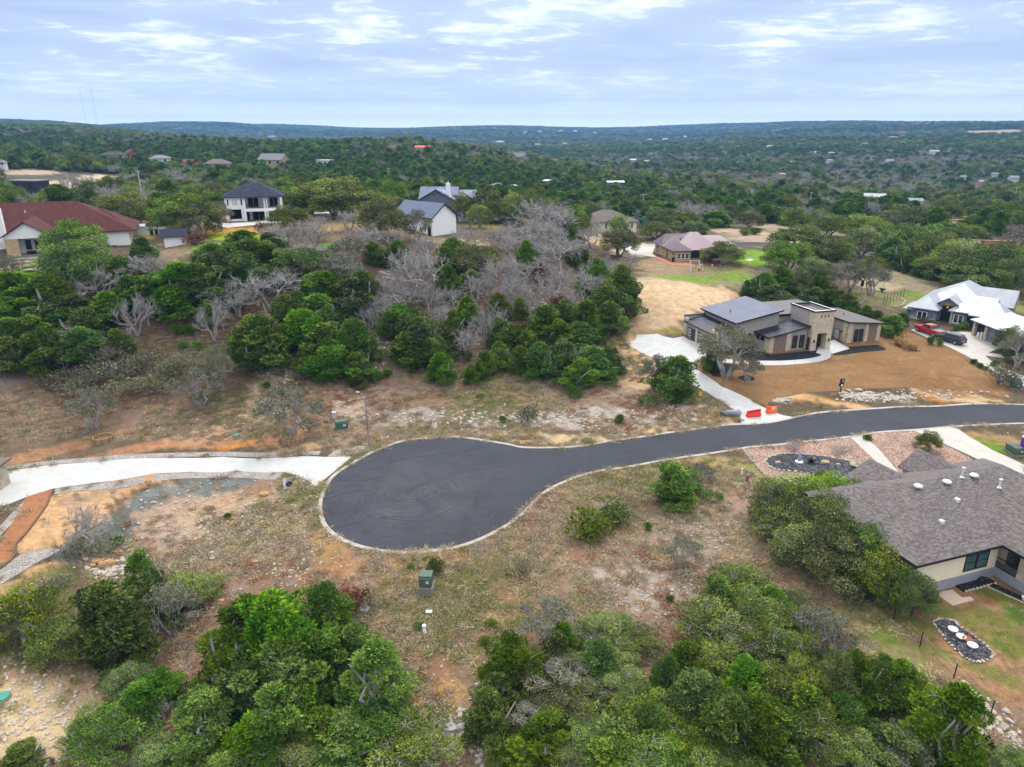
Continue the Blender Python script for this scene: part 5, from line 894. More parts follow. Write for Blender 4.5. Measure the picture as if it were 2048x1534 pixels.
# red barriers at the new drive
def barrier(a, b, label, bands):
    p, an, L = between(a, b); o = empty('road_barrier', (p.x, p.y, H(p.x, p.y) + .05), an, label, 'barrier', 'red barriers at the new drive'); pr = [(-.3, 0), (.3, 0), (.28, .2), (.1, .55), (.08, 1.0), (-.08, 1.0), (-.1, .55), (-.28, .2)]; b_ = MB(); n = len(pr); h = L / 2
    b_.v += [(-h, y, z) for y, z in pr] + [(h * .98, y, z) for y, z in pr]; b_.f += [tuple(range(n - 1, -1, -1)), tuple(range(n, 2 * n))] + [(i, (i + 1) % n, n + (i + 1) % n, n + i) for i in range(n)]
    b_.build('body', bands[0], o, bevel=.02)
    for i, (x0, x1, z0, z1, mt) in enumerate(bands[1]): MB().box(x0 * h, x1 * h, -.125 - .1 * (z0 < .5), -.085 - .02 * (z0 < .5), z0, z1).build('reflective_panel', mt, o)
O_RED = simple('barrier_red', (.75, .025, .012), .5, .08); O_ORG = simple('barrier_orange', (.78, .10, .015), .5, .08); O_WHT = simple('reflective_white', (.75, .72, .7), .5)
barrier((1493, 834), (1520, 832), 'red water filled barrier at the left of the new drive mouth', (O_RED, [(-.6, -.2, .86, .97, B_BLK), (.0, .9, .84, .98, B_BLK)])); barrier((1532, 826.5), (1553, 824.5), 'orange red barrier with white panels at the right of the drive mouth', (O_ORG, [(-.1, .1, .5, .9, O_WHT), (.25, .5, .52, .92, O_WHT), (.62, .9, .55, .92, simple('panel_yellow', (.7, .5, .05), .5))]))
# culverts
def culvert(px, py, rz, label, r=.5, L=2.6):
    o = place('culvert', px, py, rz, label, 'culvert', None, .25); b = MB(); n = 18
    for x, q in ((-L / 2, r), (L / 2, r), (L / 2, r * .82), (-L / 2 + .1, r * .82)):
        for i in range(n):
            t_ = 2 * math.pi * i / n; b.v.append((x + (.9 * q * math.sin(t_) * (-1 if x < 0 else 0)), q * math.cos(t_), r + q * math.sin(t_)))
    for k_ in range(3):
        for i in range(n): j = (i + 1) % n; b.f.append((k_ * n + i, k_ * n + j, k_ * n + n + j, k_ * n + n + i))
    for i in range(n): j = (i + 1) % n; b.f.append((3 * n + i, 3 * n + j, j, i))
    b.build('pipe', B_FOUND, o, True); MB().tube((L / 2 - .4, 0, r), (L / 2 - .3, 0, r), r * .8, n=14).build('painted_pipe_shade', B_DARK, o); return o  # near-black disc paints the shade deeper in the pipe
culvert(1462, 830, 14, 'pale concrete culvert end beside the new drive mouth'); o = place('culvert', 590, 962, 20, 'sloped concrete headwall with a round pipe mouth under the pale drive', 'culvert'); MB().slab([(-1.4, -1.3, -.2), (1.2, -1.3, -.2), (1.2, .9, .12), (-1.4, .9, .12)], .3).build('headwall', B_FOUND, o); MB().lathe([(.36, -.3), (.36, .16), (.3, .18), (.3, -.2)], (-.7, -.6, 0), 14).build('pipe', B_DARK, o)
# hydrant and small yard things by the gravel
o = place('fire_hydrant', 1494, 963, 0, 'red fire hydrant with a blue top in the grass by the gravel', 'fire hydrant'); MB().lathe([(.2, -.1), (.2, .08), (.13, .1), (.13, .62), (.19, .64), (.19, .7)], n=12).tube((-.28, 0, .48), (.28, 0, .48), .075).tube((0, -.26, .48), (0, 0, .48), .09).build('barrel', B_REDDEN, o); MB().lathe([(.19, .7), (.17, .84), (.06, .93), (.05, 1.02)], n=12).build('bonnet', simple('hydrant_blue', (.12, .3, .5), .5), o, True)
o = place('marker_post', 1483, 950, 0, 'short white marker post left of the fire hydrant', 'post'); MB().box(-.1, .1, -.06, .06, -.1, .75).build('post', B_WFRAME, o); MB().box(-.12, .12, -.08, .08, .753, .85).build('cap', O_LGREY, o)
o = place('valve_cover', 1521, 966, 30, 'black valve lids beside a white stub right of the hydrant', 'valve'); MB().lathe([(.3, -.05), (.3, .14), (.24, .2), (0, .22)], (-.35, 0, 0)).build('lid', O_BLACK, o); MB().lathe([(.24, -.05), (.24, .12), (0, .18)], (.25, -.1, 0)).build('lid', O_BLACK, o); MB().lathe([(.12, -.05), (.12, .3), (0, .34)], (.6, -.25, 0)).build('stub', B_WFRAME, o)
# mailbox
o = place('mailbox', 1680, 787, 0, 'black mailbox on a post at the edge of the tan lawn', 'mailbox'); part(o, 'post', B_BLK, (-.07, .07, -.07, .07, -.2, 1.2)); part(o, 'box', B_BLK, (-.32, .28, -.2, .2, 1.2, 1.62), (-.26, .36, -.1, .1, 1.66, 2.4)); part(o, 'plate', simple('plate_grey', (.3, .3, .31), .5), (-.02, .2, -.13, -.103, 1.85, 2.25)); MB().lathe([(.17, -.02), (.17, .02)], n=14).build('disc', O_WHT, o).matrix_local = Matrix.Translation((-.02, -.24, 1.42)) @ Matrix.Rotation(rad(90), 4, 'X')
# ring fences round two trees
def ring_fence(px, py, r, a0, a1, label):
    o = place('ring_fence', px, py, 0, label, 'tree guard', 'woven ring fences around trees'); b = MB(); n = 26; mt = simple('woven_straw', sc(186,156,116), .9, .3, 4.)
    for i in range(n): t0 = rad(a0 + (a1 - a0) * i / n); t1 = rad(a0 + (a1 - a0) * (i + 1) / n); b.slab([(r * math.cos(t0), r * math.sin(t0), .55), (r * math.cos(t1), r * math.sin(t1), .55), ((r - .1) * math.cos(t1), (r - .1) * math.sin(t1), .55), ((r - .1) * math.cos(t0), (r - .1) * math.sin(t0), .55)][::-1], .75)
    b.build('woven_wall', mt, o); s_ = MB()
    for i in range(0, n, 3): t0 = rad(a0 + (a1 - a0) * i / n); s_.tube(((r + .05) * math.cos(t0), (r + .05) * math.sin(t0), -.2), ((r + .05) * math.cos(t0), (r + .05) * math.sin(t0), .7), .03, n=5)
    s_.build('stakes', B_WOOD, o)
ring_fence(207, 880, 1.25, 0, 360, 'full woven ring fence round the thin leaning tree'); ring_fence(588, 878, 1.75, 170, 350, 'half round woven fence on the orange soil above the pale drive')
o = place('sign', 1400, 796, -10, 'small yellow stake sign beside the new drive', 'sign'); MB().tube((0, 0, -.2), (0, 0, 1.), .025).build('stake', O_POLE, o); MB().box(-.25, .25, -.03, -.0, .35, 1.05).build('panel', simple('sign_yellow', (.75, .48, .02), .5), o)
for px, py, r, lb in ((5, 1395, .55, 'round teal manhole lid on the pale bare lot'), (472, 871, .45, 'round teal cover lying on the tan soil above the drive')): o = place('manhole_lid', px, py, 0, lb, 'lid', 'round teal lids'); MB().lathe([(r, -.1), (r, .14), (r * .9, .2), (0, .22)], n=16).build('lid', simple('teal_plastic', (.05, .24, .19), .5), o); MB().lathe([(r * 1.12, -.15), (r * 1.12, .06)], n=16).build('collar', O_PAD, o)
# purple cabin at the right edge
p = G(2052, 908); o = empty('portable_toilet', (p.x, p.y, p.z), rad(5), 'purple portable cabin with a white roof at the right edge', 'portable toilet'); part(o, 'cabin', simple('purple_plastic', (.09, .035, .34), .5, .1), (-.58, .58, -.58, .58, .08, 2.1)); part(o, 'roof', B_VENT, (-.62, .62, -.62, .62, 2.103, 2.3)); part(o, 'base', O_BLACK, (-.6, .6, -.6, .6, -.2, .078)); part(o, 'door', simple('purple_door', (.12, .05, .4), .5), (-.4, .4, -.61, -.583, .15, 1.95))
# vehicles
def prof_body(name, prof, mat, par, bevel=.05):
    b = MB(); n = len(prof); b.v += [(x, -w_, z) for x, z, w_ in prof] + [(x, w_, z) for x, z, w_ in prof]; b.f += [tuple(range(n - 1, -1, -1)), tuple(range(n, 2 * n))] + [(i, (i + 1) % n, n + (i + 1) % n, n + i) for i in range(n)]
    return b.build(name, mat, par, bevel=bevel)
def wheel(par, x, y, r):
    s_ = 1 if y > 0 else -1; w_ = MB().tube((x, y - s_ * .24, r), (x, y, r), r, n=18).build('tyre', O_RUB, par, bevel=.03); MB().tube((x, y - s_ * .05, r), (x, y + s_ * .012, r), r * .62, n=14).build('rim', O_RIM, w_)
def side_glass(par, pts, yw):
    for s_ in (-1, 1): b = MB(); b.poly([(x, s_ * (w_ + .006), z) for x, z, w_ in (pts if s_ < 0 else pts[::-1])]); b.build('side_window', B_GLASS, par)
def vehicle(name, a, b, L, label, cat, paint, kind):
    p, an, l_ = between(b, a); z = max(H(p.x, p.y), 0) + .06; o = empty(name, (p.x, p.y, z), an, label, cat); sl_ = math.atan2(H(p.x + math.cos(an) * 2, p.y + math.sin(an) * 2) - H(p.x - math.cos(an) * 2, p.y - math.sin(an) * 2), 4); o.rotation_euler = (0, -sl_, an)
    if kind == 'pickup':
        h = L / 2; prof_body('body', [(h, .5, .86), (h, .92, .9), (h - .15, 1.1, .92), (h - 1.45, 1.22, .97), (-h + .02, 1.24, .97), (-h, .55, .95), (-h + .4, .42, .93), (h - .3, .4, .9)], paint, o); prof_body('cab', [(h - 1.5, 1.2, .94), (h - 2.2, 1.86, .78), (h - 3.6, 1.9, .78), (h - 3.95, 1.22, .93)], paint, o)
        side_glass(o, [(h - 1.72, 1.26, .94), (h - 2.72, 1.26, .94), (h - 2.72, 1.78, .81), (h - 2.25, 1.76, .81)], 0); side_glass(o, [(h - 2.82, 1.26, .94), (h - 3.72, 1.26, .94), (h - 3.55, 1.78, .81), (h - 2.82, 1.78, .81)], 0)
        MB().poly([(h - 1.56, -.84, 1.29), (h - 1.56, .84, 1.29), (h - 2.16, .7, 1.84), (h - 2.16, -.7, 1.84)]).build('windscreen', B_GLASS, o); MB().poly([(h - 3.95, .8, 1.3), (h - 3.95, -.8, 1.3), (h - 3.68, -.7, 1.82), (h - 3.68, .7, 1.82)]).build('rear_window', B_GLASS, o)
        MB().box(-h + .08, h - 4.0, -.86, .86, 1.243, 1.29).build('bed_cover', simple('grey_bed_cover', (.16, .17, .18), .6), o, bevel=.01); wx = (h - 1.05, -h + 1.2); r = .42; yw = 1.0
        part(o, 'bumper', O_RIM, (-h - .12, -h - .003, -.9, .9, .45, .68)); [MB().box(-h - .02, -h + .1, s_ * .86 - .07, s_ * .86 + .1 * 0 + .12, .75, 1.12).build('tail_light', B_REDDEN, o) for s_ in (-1, 1)]; [MB().box(h - .1, h + .02, s_ * .7 - .16, s_ * .7 + .16, .78, .98).build('headlight', O_WHT, o) for s_ in (-1, 1)]
    else:
        h = L / 2; prof_body('body', [(h, .48, .84), (h, .86, .88), (h - .2, 1.02, .9), (h - 1.35, 1.13, .95), (-h + .02, 1.16, .95), (-h, .5, .93), (-h + .35, .36, .9), (h - .3, .36, .88)], paint, o); prof_body('cab', [(h - 1.3, 1.12, .92), (h - 2.1, 1.74, .76), (-h + .6, 1.76, .75), (-h + .1, 1.16, .9)], paint, o)
        for x0, x1 in ((h - 1.55, h - 2.5), (h - 2.58, h - 3.45), (h - 3.53, -h + .42)): side_glass(o, [(x0, 1.19, .92), (x1, 1.19, .92), (x1 + (.25 if x1 < -h + .5 else 0), 1.66, .79), (x0 - (.5 if x0 > h - 1.6 else 0), 1.66, .79)], 0)
        MB().poly([(h - 1.37, -.8, 1.19), (h - 1.37, .8, 1.19), (h - 2.03, .68, 1.71), (h - 2.03, -.68, 1.71)]).build('windscreen', B_GLASS, o); MB().poly([(-h + .11, .76, 1.22), (-h + .11, -.76, 1.22), (-h + .5, -.66, 1.7), (-h + .5, .66, 1.7)]).build('rear_window', B_GLASS, o); wx = (h - .95, -h + 1.0); r = .38; yw = .97
        MB().tube((h - 2.1, -.62, 1.8), (-h + .8, -.62, 1.81), .025).tube((h - 2.1, .62, 1.8), (-h + .8, .62, 1.81), .025).build('roof_rails', O_RIM, o); [MB().box(-h - .015, -h + .08, s_ * .78 - .1, s_ * .78 + .12, .8, 1.1).build('tail_light', B_REDDEN, o) for s_ in (-1, 1)]; part(o, 'number_plate', O_WHT, (-h - .012, -h - .003, -.2, .2, .66, .82)); part(o, 'bumper', O_BLACK, (-h - .08, -h - .013, -.86, .86, .4, .6)); [MB().box(h - .1, h + .015, s_ * .66 - .16, s_ * .66 + .16, .72, .88).build('headlight', O_WHT, o) for s_ in (-1, 1)]
    for x in wx:
        for y in (-yw, yw): wheel(o, x, y, r)
    return o
def paint(name, col):
    m, t, b = mat_new(name); t.put(b.inputs['Base Color'], (*col, 1)); b.inputs['Roughness'].default_value = .3; b.inputs['Coat Weight'].default_value = .5; return m
vehicle('pickup_truck', (1836, 660), (1882, 677), 5.8, 'red pickup truck with a grey bed cover on the pale drive', 'pickup', paint('red_paintwork', (.42, .008, .012)), 'pickup'); vehicle('car', (1879, 679), (1919, 690), 4.9, 'dark blue grey estate car parked behind the red pickup', 'car', paint('dark_paintwork', (.03, .038, .055)), 'suv')
# swing set, deck toys
o = place('swing_set', 1388, 541, 8, 'white A frame swing set on the dry lawn', 'swing set')
def bar(a, b, r=.05): return MB().tube(a, b, r, n=6)
for x in (-1.1, 1.1): f = bar((x, -.9, -.1), (x, 0, 2.3)); f.tube((x, .9, -.1), (x, 0, 2.3), .05, n=6); f.build('frame_leg', B_WFRAME, o)
bar((-1.2, 0, 2.3), (1.2, 0, 2.3)).build('top_bar', B_WFRAME, o); b_ = bar((-.3, 0, .5), (-.3, 0, 2.3), .015); b_.tube((.3, 0, .5), (.3, 0, 2.3), .015, n=4).box(-.36, .36, -.12, .12, .44, .5).build('swing_seat', O_BLACK, o)
o = place('play_frame', 1402, 541, 8, 'small white play frame with a red seat right of the swing set', 'play frame'); bar((-.6, 0, -.1), (-.2, 0, 1.5)).build('frame_leg', B_WFRAME, o); bar((.6, 0, -.1), (.2, 0, 1.5)).build('frame_leg', B_WFRAME, o); bar((-.3, 0, 1.45), (.3, 0, 1.45)).build('top_bar', B_WFRAME, o); MB().blob((-.5, -.3, .3), (.4, .25, .3), random.Random(1)).build('seat', B_REDDEN, o)
o = place('garden_bench', 1432, 531, 8, 'dark red garden bench under the oak by the plum roof', 'bench'); part(o, 'seat', simple('maroon', (.16, .02, .03), .6), (-1, 1, -.3, .3, .35, .45)); part(o, 'backrest', simple('maroon2', (.16, .02, .03), .6), (-1, 1, .25, .33, .453, 1.1)); part(o, 'leg', B_WFRAME, (-1, -.85, -.3, .3, -.1, .347), (.85, 1, -.3, .3, -.1, .347))
o = place('waste_bin', 1346, 524, 0, 'tall dark bin at the corner of the peach stone house', 'bin'); MB().lathe([(.3, -.1), (.34, 1.0)], n=10).build('body', O_BLACK, o); MB().lathe([(.37, 1.003), (.3, 1.15), (0, 1.2)], n=10).build('lid', O_BLACK, o)
# vine trellis
p, an, L = between((1766, 609), (1806, 597)); o = empty('vine_trellis', (p.x, p.y, H(p.x, p.y)), an, 'row of dark trellis posts with vines and a stone edged bed', 'trellis')
for i in range(7): x = -L / 2 + L * i / 6; z = H(p.x + math.cos(an) * x, p.y + math.sin(an) * x) - o.location.z; MB().tube((x, 0, z - .3), (x, 0, z + 2.), .06, n=6).build('post', O_WOODP, o)
z0 = H(p.x - math.cos(an) * L / 2, p.y - math.sin(an) * L / 2) - o.location.z; z1 = H(p.x + math.cos(an) * L / 2, p.y + math.sin(an) * L / 2) - o.location.z
for h_ in (1.0, 1.7): MB().tube((-L / 2, 0, z0 + h_), (L / 2, 0, z1 + h_), .02, n=4).build('wire', O_WIRE, o)
o = place('bird_feeder', 1722, 584, 0, 'dark feeder post on the field behind the modern house', 'post'); MB().tube((0, 0, -.2), (0, 0, 1.4), .05).build('post', O_BLACK, o); part(o, 'box', O_BLACK, (-.25, .25, -.2, .2, 1.3, 2.6))
o = place('fire_pit', 1764, 583, 0, 'small dark fire pit bowl on the field', 'fire pit'); MB().lathe([(.2, .2), (.6, .5), (.65, .7), (.5, .7), (.1, .4)], n=12).build('bowl', O_BLACK, o); MB().tube((0, 0, -.1), (0, 0, .3), .12).build('stand', O_BLACK, o)
# power lines
def power_pole(px, py, hgt, label, arm=1.2, rz=0., n_=2, mat=None):
    o = place('power_pole', px, py, rz, label, 'power pole', 'power poles'); mt = mat or O_WOODP; MB().tube((0, 0, -.5), (0, 0, hgt), .16, .1, 8).build('pole', mt, o)
    for i in range(n_): c_ = part(o, 'crossarm', mt, (-arm, arm, -.22, -.11, hgt - .5 - i * 1.3, hgt - .36 - i * 1.3)); [MB().lathe([(.05, 0), (.07, .1), (.03, .22)], (x, -.16, hgt - .36 - i * 1.3), 6).build('insulator', O_LGREY, c_) for x in (-arm * .9, arm * .9)]
    return o
PP = [power_pole(778, 372, 9.5, 'pale power pole on the slope behind the white farmhouse', mat=O_LGREY), power_pole(1428, 425, 15, 'tall wooden power pole beyond the plum roof', 1.4), power_pole(1803, 415, 16, 'tall bare pole right of the solar barn', 1.2, 0, 1), power_pole(1991, 447, 17, 'tall wooden power pole above the building site', 1.6), power_pole(2026, 410, 9, 'short grey pole at the far right beside the tall pole', .8, 0, 1, O_LGREY), power_pole(146, 412, 10, 'grey pole rising behind the red brown roof', .5, 0, 1, O_LGREY), power_pole(289, 421, 12, 'grey pole in the trees right of the red brown roof', .6, 0, 1, O_LGREY), power_pole(1285, 425, 8, 'short pole at the end of the sagging wires beyond the tan house', 1.6, 10, 1, O_LGREY), power_pole(1205, 388, 9, 'grey pole among the trees beyond the wooden gazebo', 1., 0, 1, O_LGREY), power_pole(1618, 418, 8, 'small grey pole in the trees left of the solar barn', .6, 0, 1, O_LGREY), power_pole(1671, 384, 14, 'thin leaning grey pole in the right valley', .6, 0, 1, O_LGREY), power_pole(-90, 405, 10, 'grey pole just out at the left beyond the red brown roof', .5, 0, 1, O_LGREY)]
HT_ = [9.5, 15, 16, 17, 9, 10, 12, 8, 9, 8, 14, 10]
def wires(i, j, label, n_=2, sag=2., gap=.9):
    a, b = PP[i], PP[j]; A_ = a.location + Vector((0, 0, HT_[i] - .1)); B_ = b.location + Vector((0, 0, HT_[j] - .1)); d = (B_ - A_); pr = Vector((-d.y, d.x, 0)).normalized(); o = empty('overhead_line', A_, 0, label, 'power line', 'overhead lines')
    for q in range(n_):
        off = pr * ((q - (n_ - 1) / 2) * gap) - Vector((0, 0, 1.3 * (q % 2))); m_ = MB()
        for s_ in range(14): t0, t1 = s_ / 14, (s_ + 1) / 14; m_.tube(off + d * t0 - Vector((0, 0, 4 * sag * t0 * (1 - t0))), off + d * t1 - Vector((0, 0, 4 * sag * t1 * (1 - t1))), .035, n=4, cap=False)
        m_.build('wire', O_WIRE, o)
wires(11, 5, 'wires running in from the left to the pole behind the red brown roof'); wires(5, 6, 'wires between the two poles behind the red brown roof'); wires(6, 0, 'long wires crossing the trees to the pole behind the white farmhouse', 2, 5); wires(7, 8, 'sagging wires dropping past the tan house', 3, 2, 1.2); wires(8, 0, 'wires from the farmhouse pole over the central trees', 2, 4); wires(1, 7, 'wires from the tall wooden pole towards the tan house', 2, 3); wires(1, 2, 'long wires across the right valley woods', 2, 5); wires(2, 3, 'wires from the bare pole to the pole above the building site', 2, 4)
# radio masts on the far hill
for px, hp, lb in ((173, 66, 'left radio mast with a drum on top on the far hill'), (195, 78, 'right taller radio mast on the far hill')):
    p = hitz(px, 251); d = depth(p); hgt = hp * d / FPX * 1.01; o = empty('radio_mast', p, 0, lb, 'radio mast', 'twin radio masts'); m_ = MB(); rr_ = 1.1; st = [(rr_ * math.cos(a), rr_ * math.sin(a)) for a in (0, 2.09, 4.19)]; nl = int(hgt / 3.2)
    for x, y in st: m_.tube((x, y, -2), (x * .8, y * .8, hgt), .7, n=4)
    for i in range(nl):
        for q in range(3): a, b = st[q], st[(q + 1) % 3]; z = hgt * i / nl; m_.tube((a[0] * .9, a[1] * .9, z), (b[0] * .9, b[1] * .9, z + hgt / nl), .3, n=3)
    m_.build('lattice', simple('mast_steel', (.22, .22, .24), .6), o); MB().tube((0, 0, hgt), (0, 0, hgt + 3), 1.6 if px < 180 else .5, n=8).tube((0, 0, hgt * .77), (0, 0, hgt * .77 + 2), .2 if px < 180 else 1.5, n=8).tube((0, 0, hgt * .42), (0, 0, hgt * .42 + 2), .2 if px < 180 else 1.4, n=8).build('antennas', B_VENT, o)
# fence of the near yard
FP = [(1730, 1200), (1786.5, 1240), (1839.5, 1293.5), (1907, 1357.6), (1980, 1432.7), (2062, 1518)]
P_ = [G(*q) for q in FP]; o = empty('wire_fence', P_[0], 0, 'black post and wire fence along the edge of the near yard', 'fence')
for q in P_: MB().tube((q - P_[0]) - Vector((0, 0, .3)), (q - P_[0]) + Vector((0, 0, 1.5)), .05, .045, 8).build('post', O_BLACK, o)
for h_ in (.35, .9, 1.42):
    m_ = MB()
    for a, b in zip(P_, P_[1:]): m_.tube(a - P_[0] + Vector((0, 0, h_)), b - P_[0] + Vector((0, 0, h_)), .014, n=4)
    m_.build('wire', O_WIRE, o)
for i, (px, py, an_) in enumerate(((1754, 1204, -8),)):
    o = place('gate', px, py, an_, 'black metal gate frame under the oak beside the near yard fence', 'gate'); f = MB().box(-.9, .9, -.03, .03, .1, .16).box(-.9, .9, -.03, .03, 1.0, 1.06).box(-.9, -.84, -.03, .03, .16, 1.0).box(.84, .9, -.03, .03, .16, 1.0); f.build('frame', O_BLACK, o); m_ = MB(); [m_.box(-.84 + k_ * .17, -.82 + k_ * .17, -.01, .01, .16, 1.0) for k_ in range(1, 10)]; m_.build('bars', O_BLACK, o)
# pots in the yard bed, statues in the front bed, edging stones
O_TERR = simple('terracotta', sc(196,110,72), .8, .15)
for px, py, r, mt, lb in ((1905, 1262, .48, O_WHT, 'white planter nearest the patio slab in the yard bed'), (1921, 1276.5, .46, O_WHT, 'white planter touching the terracotta bowl'), (1933.5, 1281.5, .45, O_TERR, 'terracotta bowl between two white planters'), (1944, 1294, .5, O_WHT, 'white planter farthest from the patio slab in the yard bed')):
    o = place('planter', px, py, 0, lb, 'planter', 'planters in the yard bed'); r *= .82; MB().lathe([(r * .7, 0), (r, .2), (r * 1.02, .26), (r * .9, .26), (r * .8, .18), (0, .18)], n=16).build('pot', mt, o, True); MB().lathe([(r * .78, .16), (r * .78, .21)], n=14).build('filling', simple('pot_gravel', (.5, .48, .44) if mt is O_WHT else (.25, .07, .03), .9, .2, 4.), o)
def edging(name, P, label, rng, closed=True, sp=.45, mat=None, s0=.2):
    L = densify(P, sp, closed); o = MB()
    for q in L: s_ = s0 * rng.uniform(.7, 1.3); o.blob((q.x + rng.uniform(-.05, .05), q.y + rng.uniform(-.05, .05), H(q.x, q.y) + .08), (s_, s_ * rng.uniform(.7, 1.2), s_ * .6), rng, 6, 4, .2)
    return tag(o.build(name, mat or B_STONEW), label, 'edging')
er = random.Random(4)
edging('stone_edging', BED2, 'white stone edging round the slate bed with planters in the yard', er, True, .36, None, .13); edging('stone_edging', BED1, 'pale stone edging round the dark bed in the gravel garden', er, True, .6, None, .2); edging('stone_edging', wpoly([(1486, 900), (1497, 913), (1523, 944), (1551, 969), (1573, 989)]), 'white stone line between gravel garden and rough grass', er, False, .5, None, .2); edging('stone_edging', wpoly([(1930, 1368), (1955, 1395), (1985, 1425), (2020, 1470), (2048, 1500)]), 'loose white stones below the wire fence', er, False, .55, None, .28); edging('stone_edging', wpoly([(1785, 614), (1805, 611), (1812, 602), (1800, 596)]), 'pale stone edging of the vine bed', er, False, .6, None, .3); edging('stone_edging', wpoly([(100, 505), (118, 520), (110, 535), (122, 548)], True, False), 'pale rock edging below the porch gable', er, False, .6, None, .35)
tag(ribbon('timber_edging', wpoly([(105, 981), (92, 1013), (60, 1058), (32, 1090), (28, 1115), (0, 1137)], True, False), .18, B_WOOD, .16), 'brown board edging along the matting strip', 'edging')
o = place('garden_statue', 1598, 925, 0, 'small blue and white garden statue in the slate bed', 'statue'); MB().lathe([(.5, 0), (.5, .18), (.3, .3)], n=12).build('base', O_WHT, o); MB().lathe([(.22, .3), (.26, .6), (.14, .8), (.16, .95), (.0, 1.1)], n=12).build('figure', simple('statue_blue', (.2, .3, .55), .6), o, True)
o = place('fountain_bowl', 1622, 925, 0, 'black fountain bowl beside the blue statue in the slate bed', 'fountain'); MB().lathe([(.4, 0), (.2, .25), (.55, .55), (.6, .7), (.45, .62), (0, .5)], n=14).build('bowl', O_BLACK, o, True); MB().lathe([(.1, .5), (.1, .8), (0, .85)], n=8).build('spout', O_BLACK, o)
for px, py, s_, lb, mt in ((1650, 927, .55, 'tan boulder right of the fountain bowl in the slate bed', B_PEACH), (1710, 932, .75, 'large pale boulder at the right end of the slate bed', B_STONEW), (1676, 930, .3, 'small pale driftwood stone in the slate bed', B_STONEW), (1556, 926, .36, 'curved pale branch stone at the left of the slate bed', B_STONEW)):
    p = G(px, py); tag(MB().blob((p.x, p.y, p.z + s_ * .3), (s_, s_ * .75, s_ * .55), er, 9, 6, .16).build('boulder', mt), lb, 'boulder')
M_TANR = simple('tan_boulder_stone', sc(214,168,120), .95, .2, 1.5)
for px, py, s_, lb in ((213, 1131, .95, 'largest tan boulder in the cut beside the drive'), (193, 1125, .55, 'tan boulder left of the largest one in the cut'), (238, 1106, .5, 'tan boulder right above the largest one in the cut'), (186, 1132, .35, 'small tan boulder low left of the largest one in the cut'), (425, 1118, .3, 'lone white rock low on the limestone cut'), (424, 1106, .28, 'white slab lying on the cut below the pale drive'), (443, 1203, .34, 'round tan rock on the bare slope by the junipers'), (510, 1125, .35, 'rusty orange rock on the slope left of the turning circle'), (528, 990, .6, 'pink boulder at the foot of the drive embankment')):
    p = G(px, py); tag(MB().blob((p.x, p.y, p.z + s_ * .25), (s_, s_ * .7, s_ * .5), er, 9, 6, .2).build('boulder', M_TANR if 'tan' in lb or 'rust' in lb or 'pink' in lb else B_STONEW), lb, 'boulder', 'boulders in the cut')
for px, py, s_, lb in ((900, 1457, .6, 'large grey rock by the junipers at the bottom'), (925, 1455, .4, 'grey rock right of the larger one at the bottom'), (933, 1469, .45, 'grey rock lowest of three at the bottom'), (958, 1372, .4, 'grey rock beside the dark junipers at the bottom'), (728, 1220, .6, 'grey rock in the rusty brush'), (1005, 843, .35, 'bright white rock in the limestone band')):
    p = G(px, py); tag(MB().blob((p.x, p.y, p.z + s_ * .2), (s_, s_ * .8, s_ * .45), er, 9, 6, .22).build('boulder', simple('grey_rock', (.34, .33, .32), .95, .2, 2.) if 'white' not in lb else B_STONEW), lb, 'boulder', 'grey rocks at the bottom')
o = place('planting_bed', 1950, 1168, 19, 'stone edged planting bed at the foot of the near house wall', 'planter bed'); m_ = MB(); [m_.blob((-1.8 + i * .45, -.6, .02), (.2, .14, .14), er, 6, 4, .2) for i in range(9)]; m_.build('edging_stones', B_STONEW, o); part(o, 'soil', M_BLACK, (-2, 2, -.5, .4, -.2, .08)); MB().blob((.9, 0, .2), (.5, .35, .3), er).build('plant_mound', O_BLACK, o)
o = place('planting_bed', 2034, 1195, -55, 'narrow dark bed with a white pot along the stone wing wall', 'planter bed'); part(o, 'soil', M_BLACK, (-2.2, 2.2, -.4, .5, -.2, .08)); part(o, 'edging', B_STONEW, (-2.3, 2.3, -.5, -.403, -.2, .1)); MB().lathe([(.2, .08), (.3, .4), (.22, .4), (0, .3)], (.6, 0, 0), 12).build('pot', O_WHT, o)
# stone gate walls and building site beyond
for px, py, wd, hgt, mt, lb in ((1925, 499, 9, 2.2, B_PEACH, 'left stone gate wall among the oaks at the right'), (1980, 499, 11, 2.6, simple('orange_stone', sc(206,150,88), .9, .15), 'orange stone gate wall among the oaks at the right'), (2015, 500, 6, 2.6, B_PEACH, 'right stone gate pier wall at the right edge')):
    o = place('stone_wall', px, py, -10, lb, 'wall', 'stone gate walls'); part(o, 'wall', mt, (-wd / 2, wd / 2, -.3, .3, -1, hgt)); part(o, 'coping', B_STONEW, (-wd / 2 - .1, wd / 2 + .1, -.4, .4, hgt + .003, hgt + .2)); part(o, 'pier', B_WOOD, (wd / 2 + .11, wd / 2 + .9, -.4, .4, -1, hgt + .7))
for px, py, wd, dp, hgt, lb in ((1925, 441, 12, 6, 2.2, 'pale concrete slab block at the left of the building site'), (1975, 438, 14, 6, 2.6, 'pale concrete slab block in the middle of the building site'), (2025, 442, 12, 6, 3, 'pale concrete slab block at the right of the building site')):
    o = place('concrete_block', px, py, -6, lb, 'building slab', 'slabs of the building site'); part(o, 'slab', RTAN, (-wd / 2, wd / 2, -dp / 2, dp / 2, -1, .4)); part(o, 'wall', B_PEACH, (-wd / 2, wd / 2, dp / 2 - .6, dp / 2 - .1, .403, hgt * .6)); FAR_CLEAR.append((o.location.x, o.location.y, wd * .6))
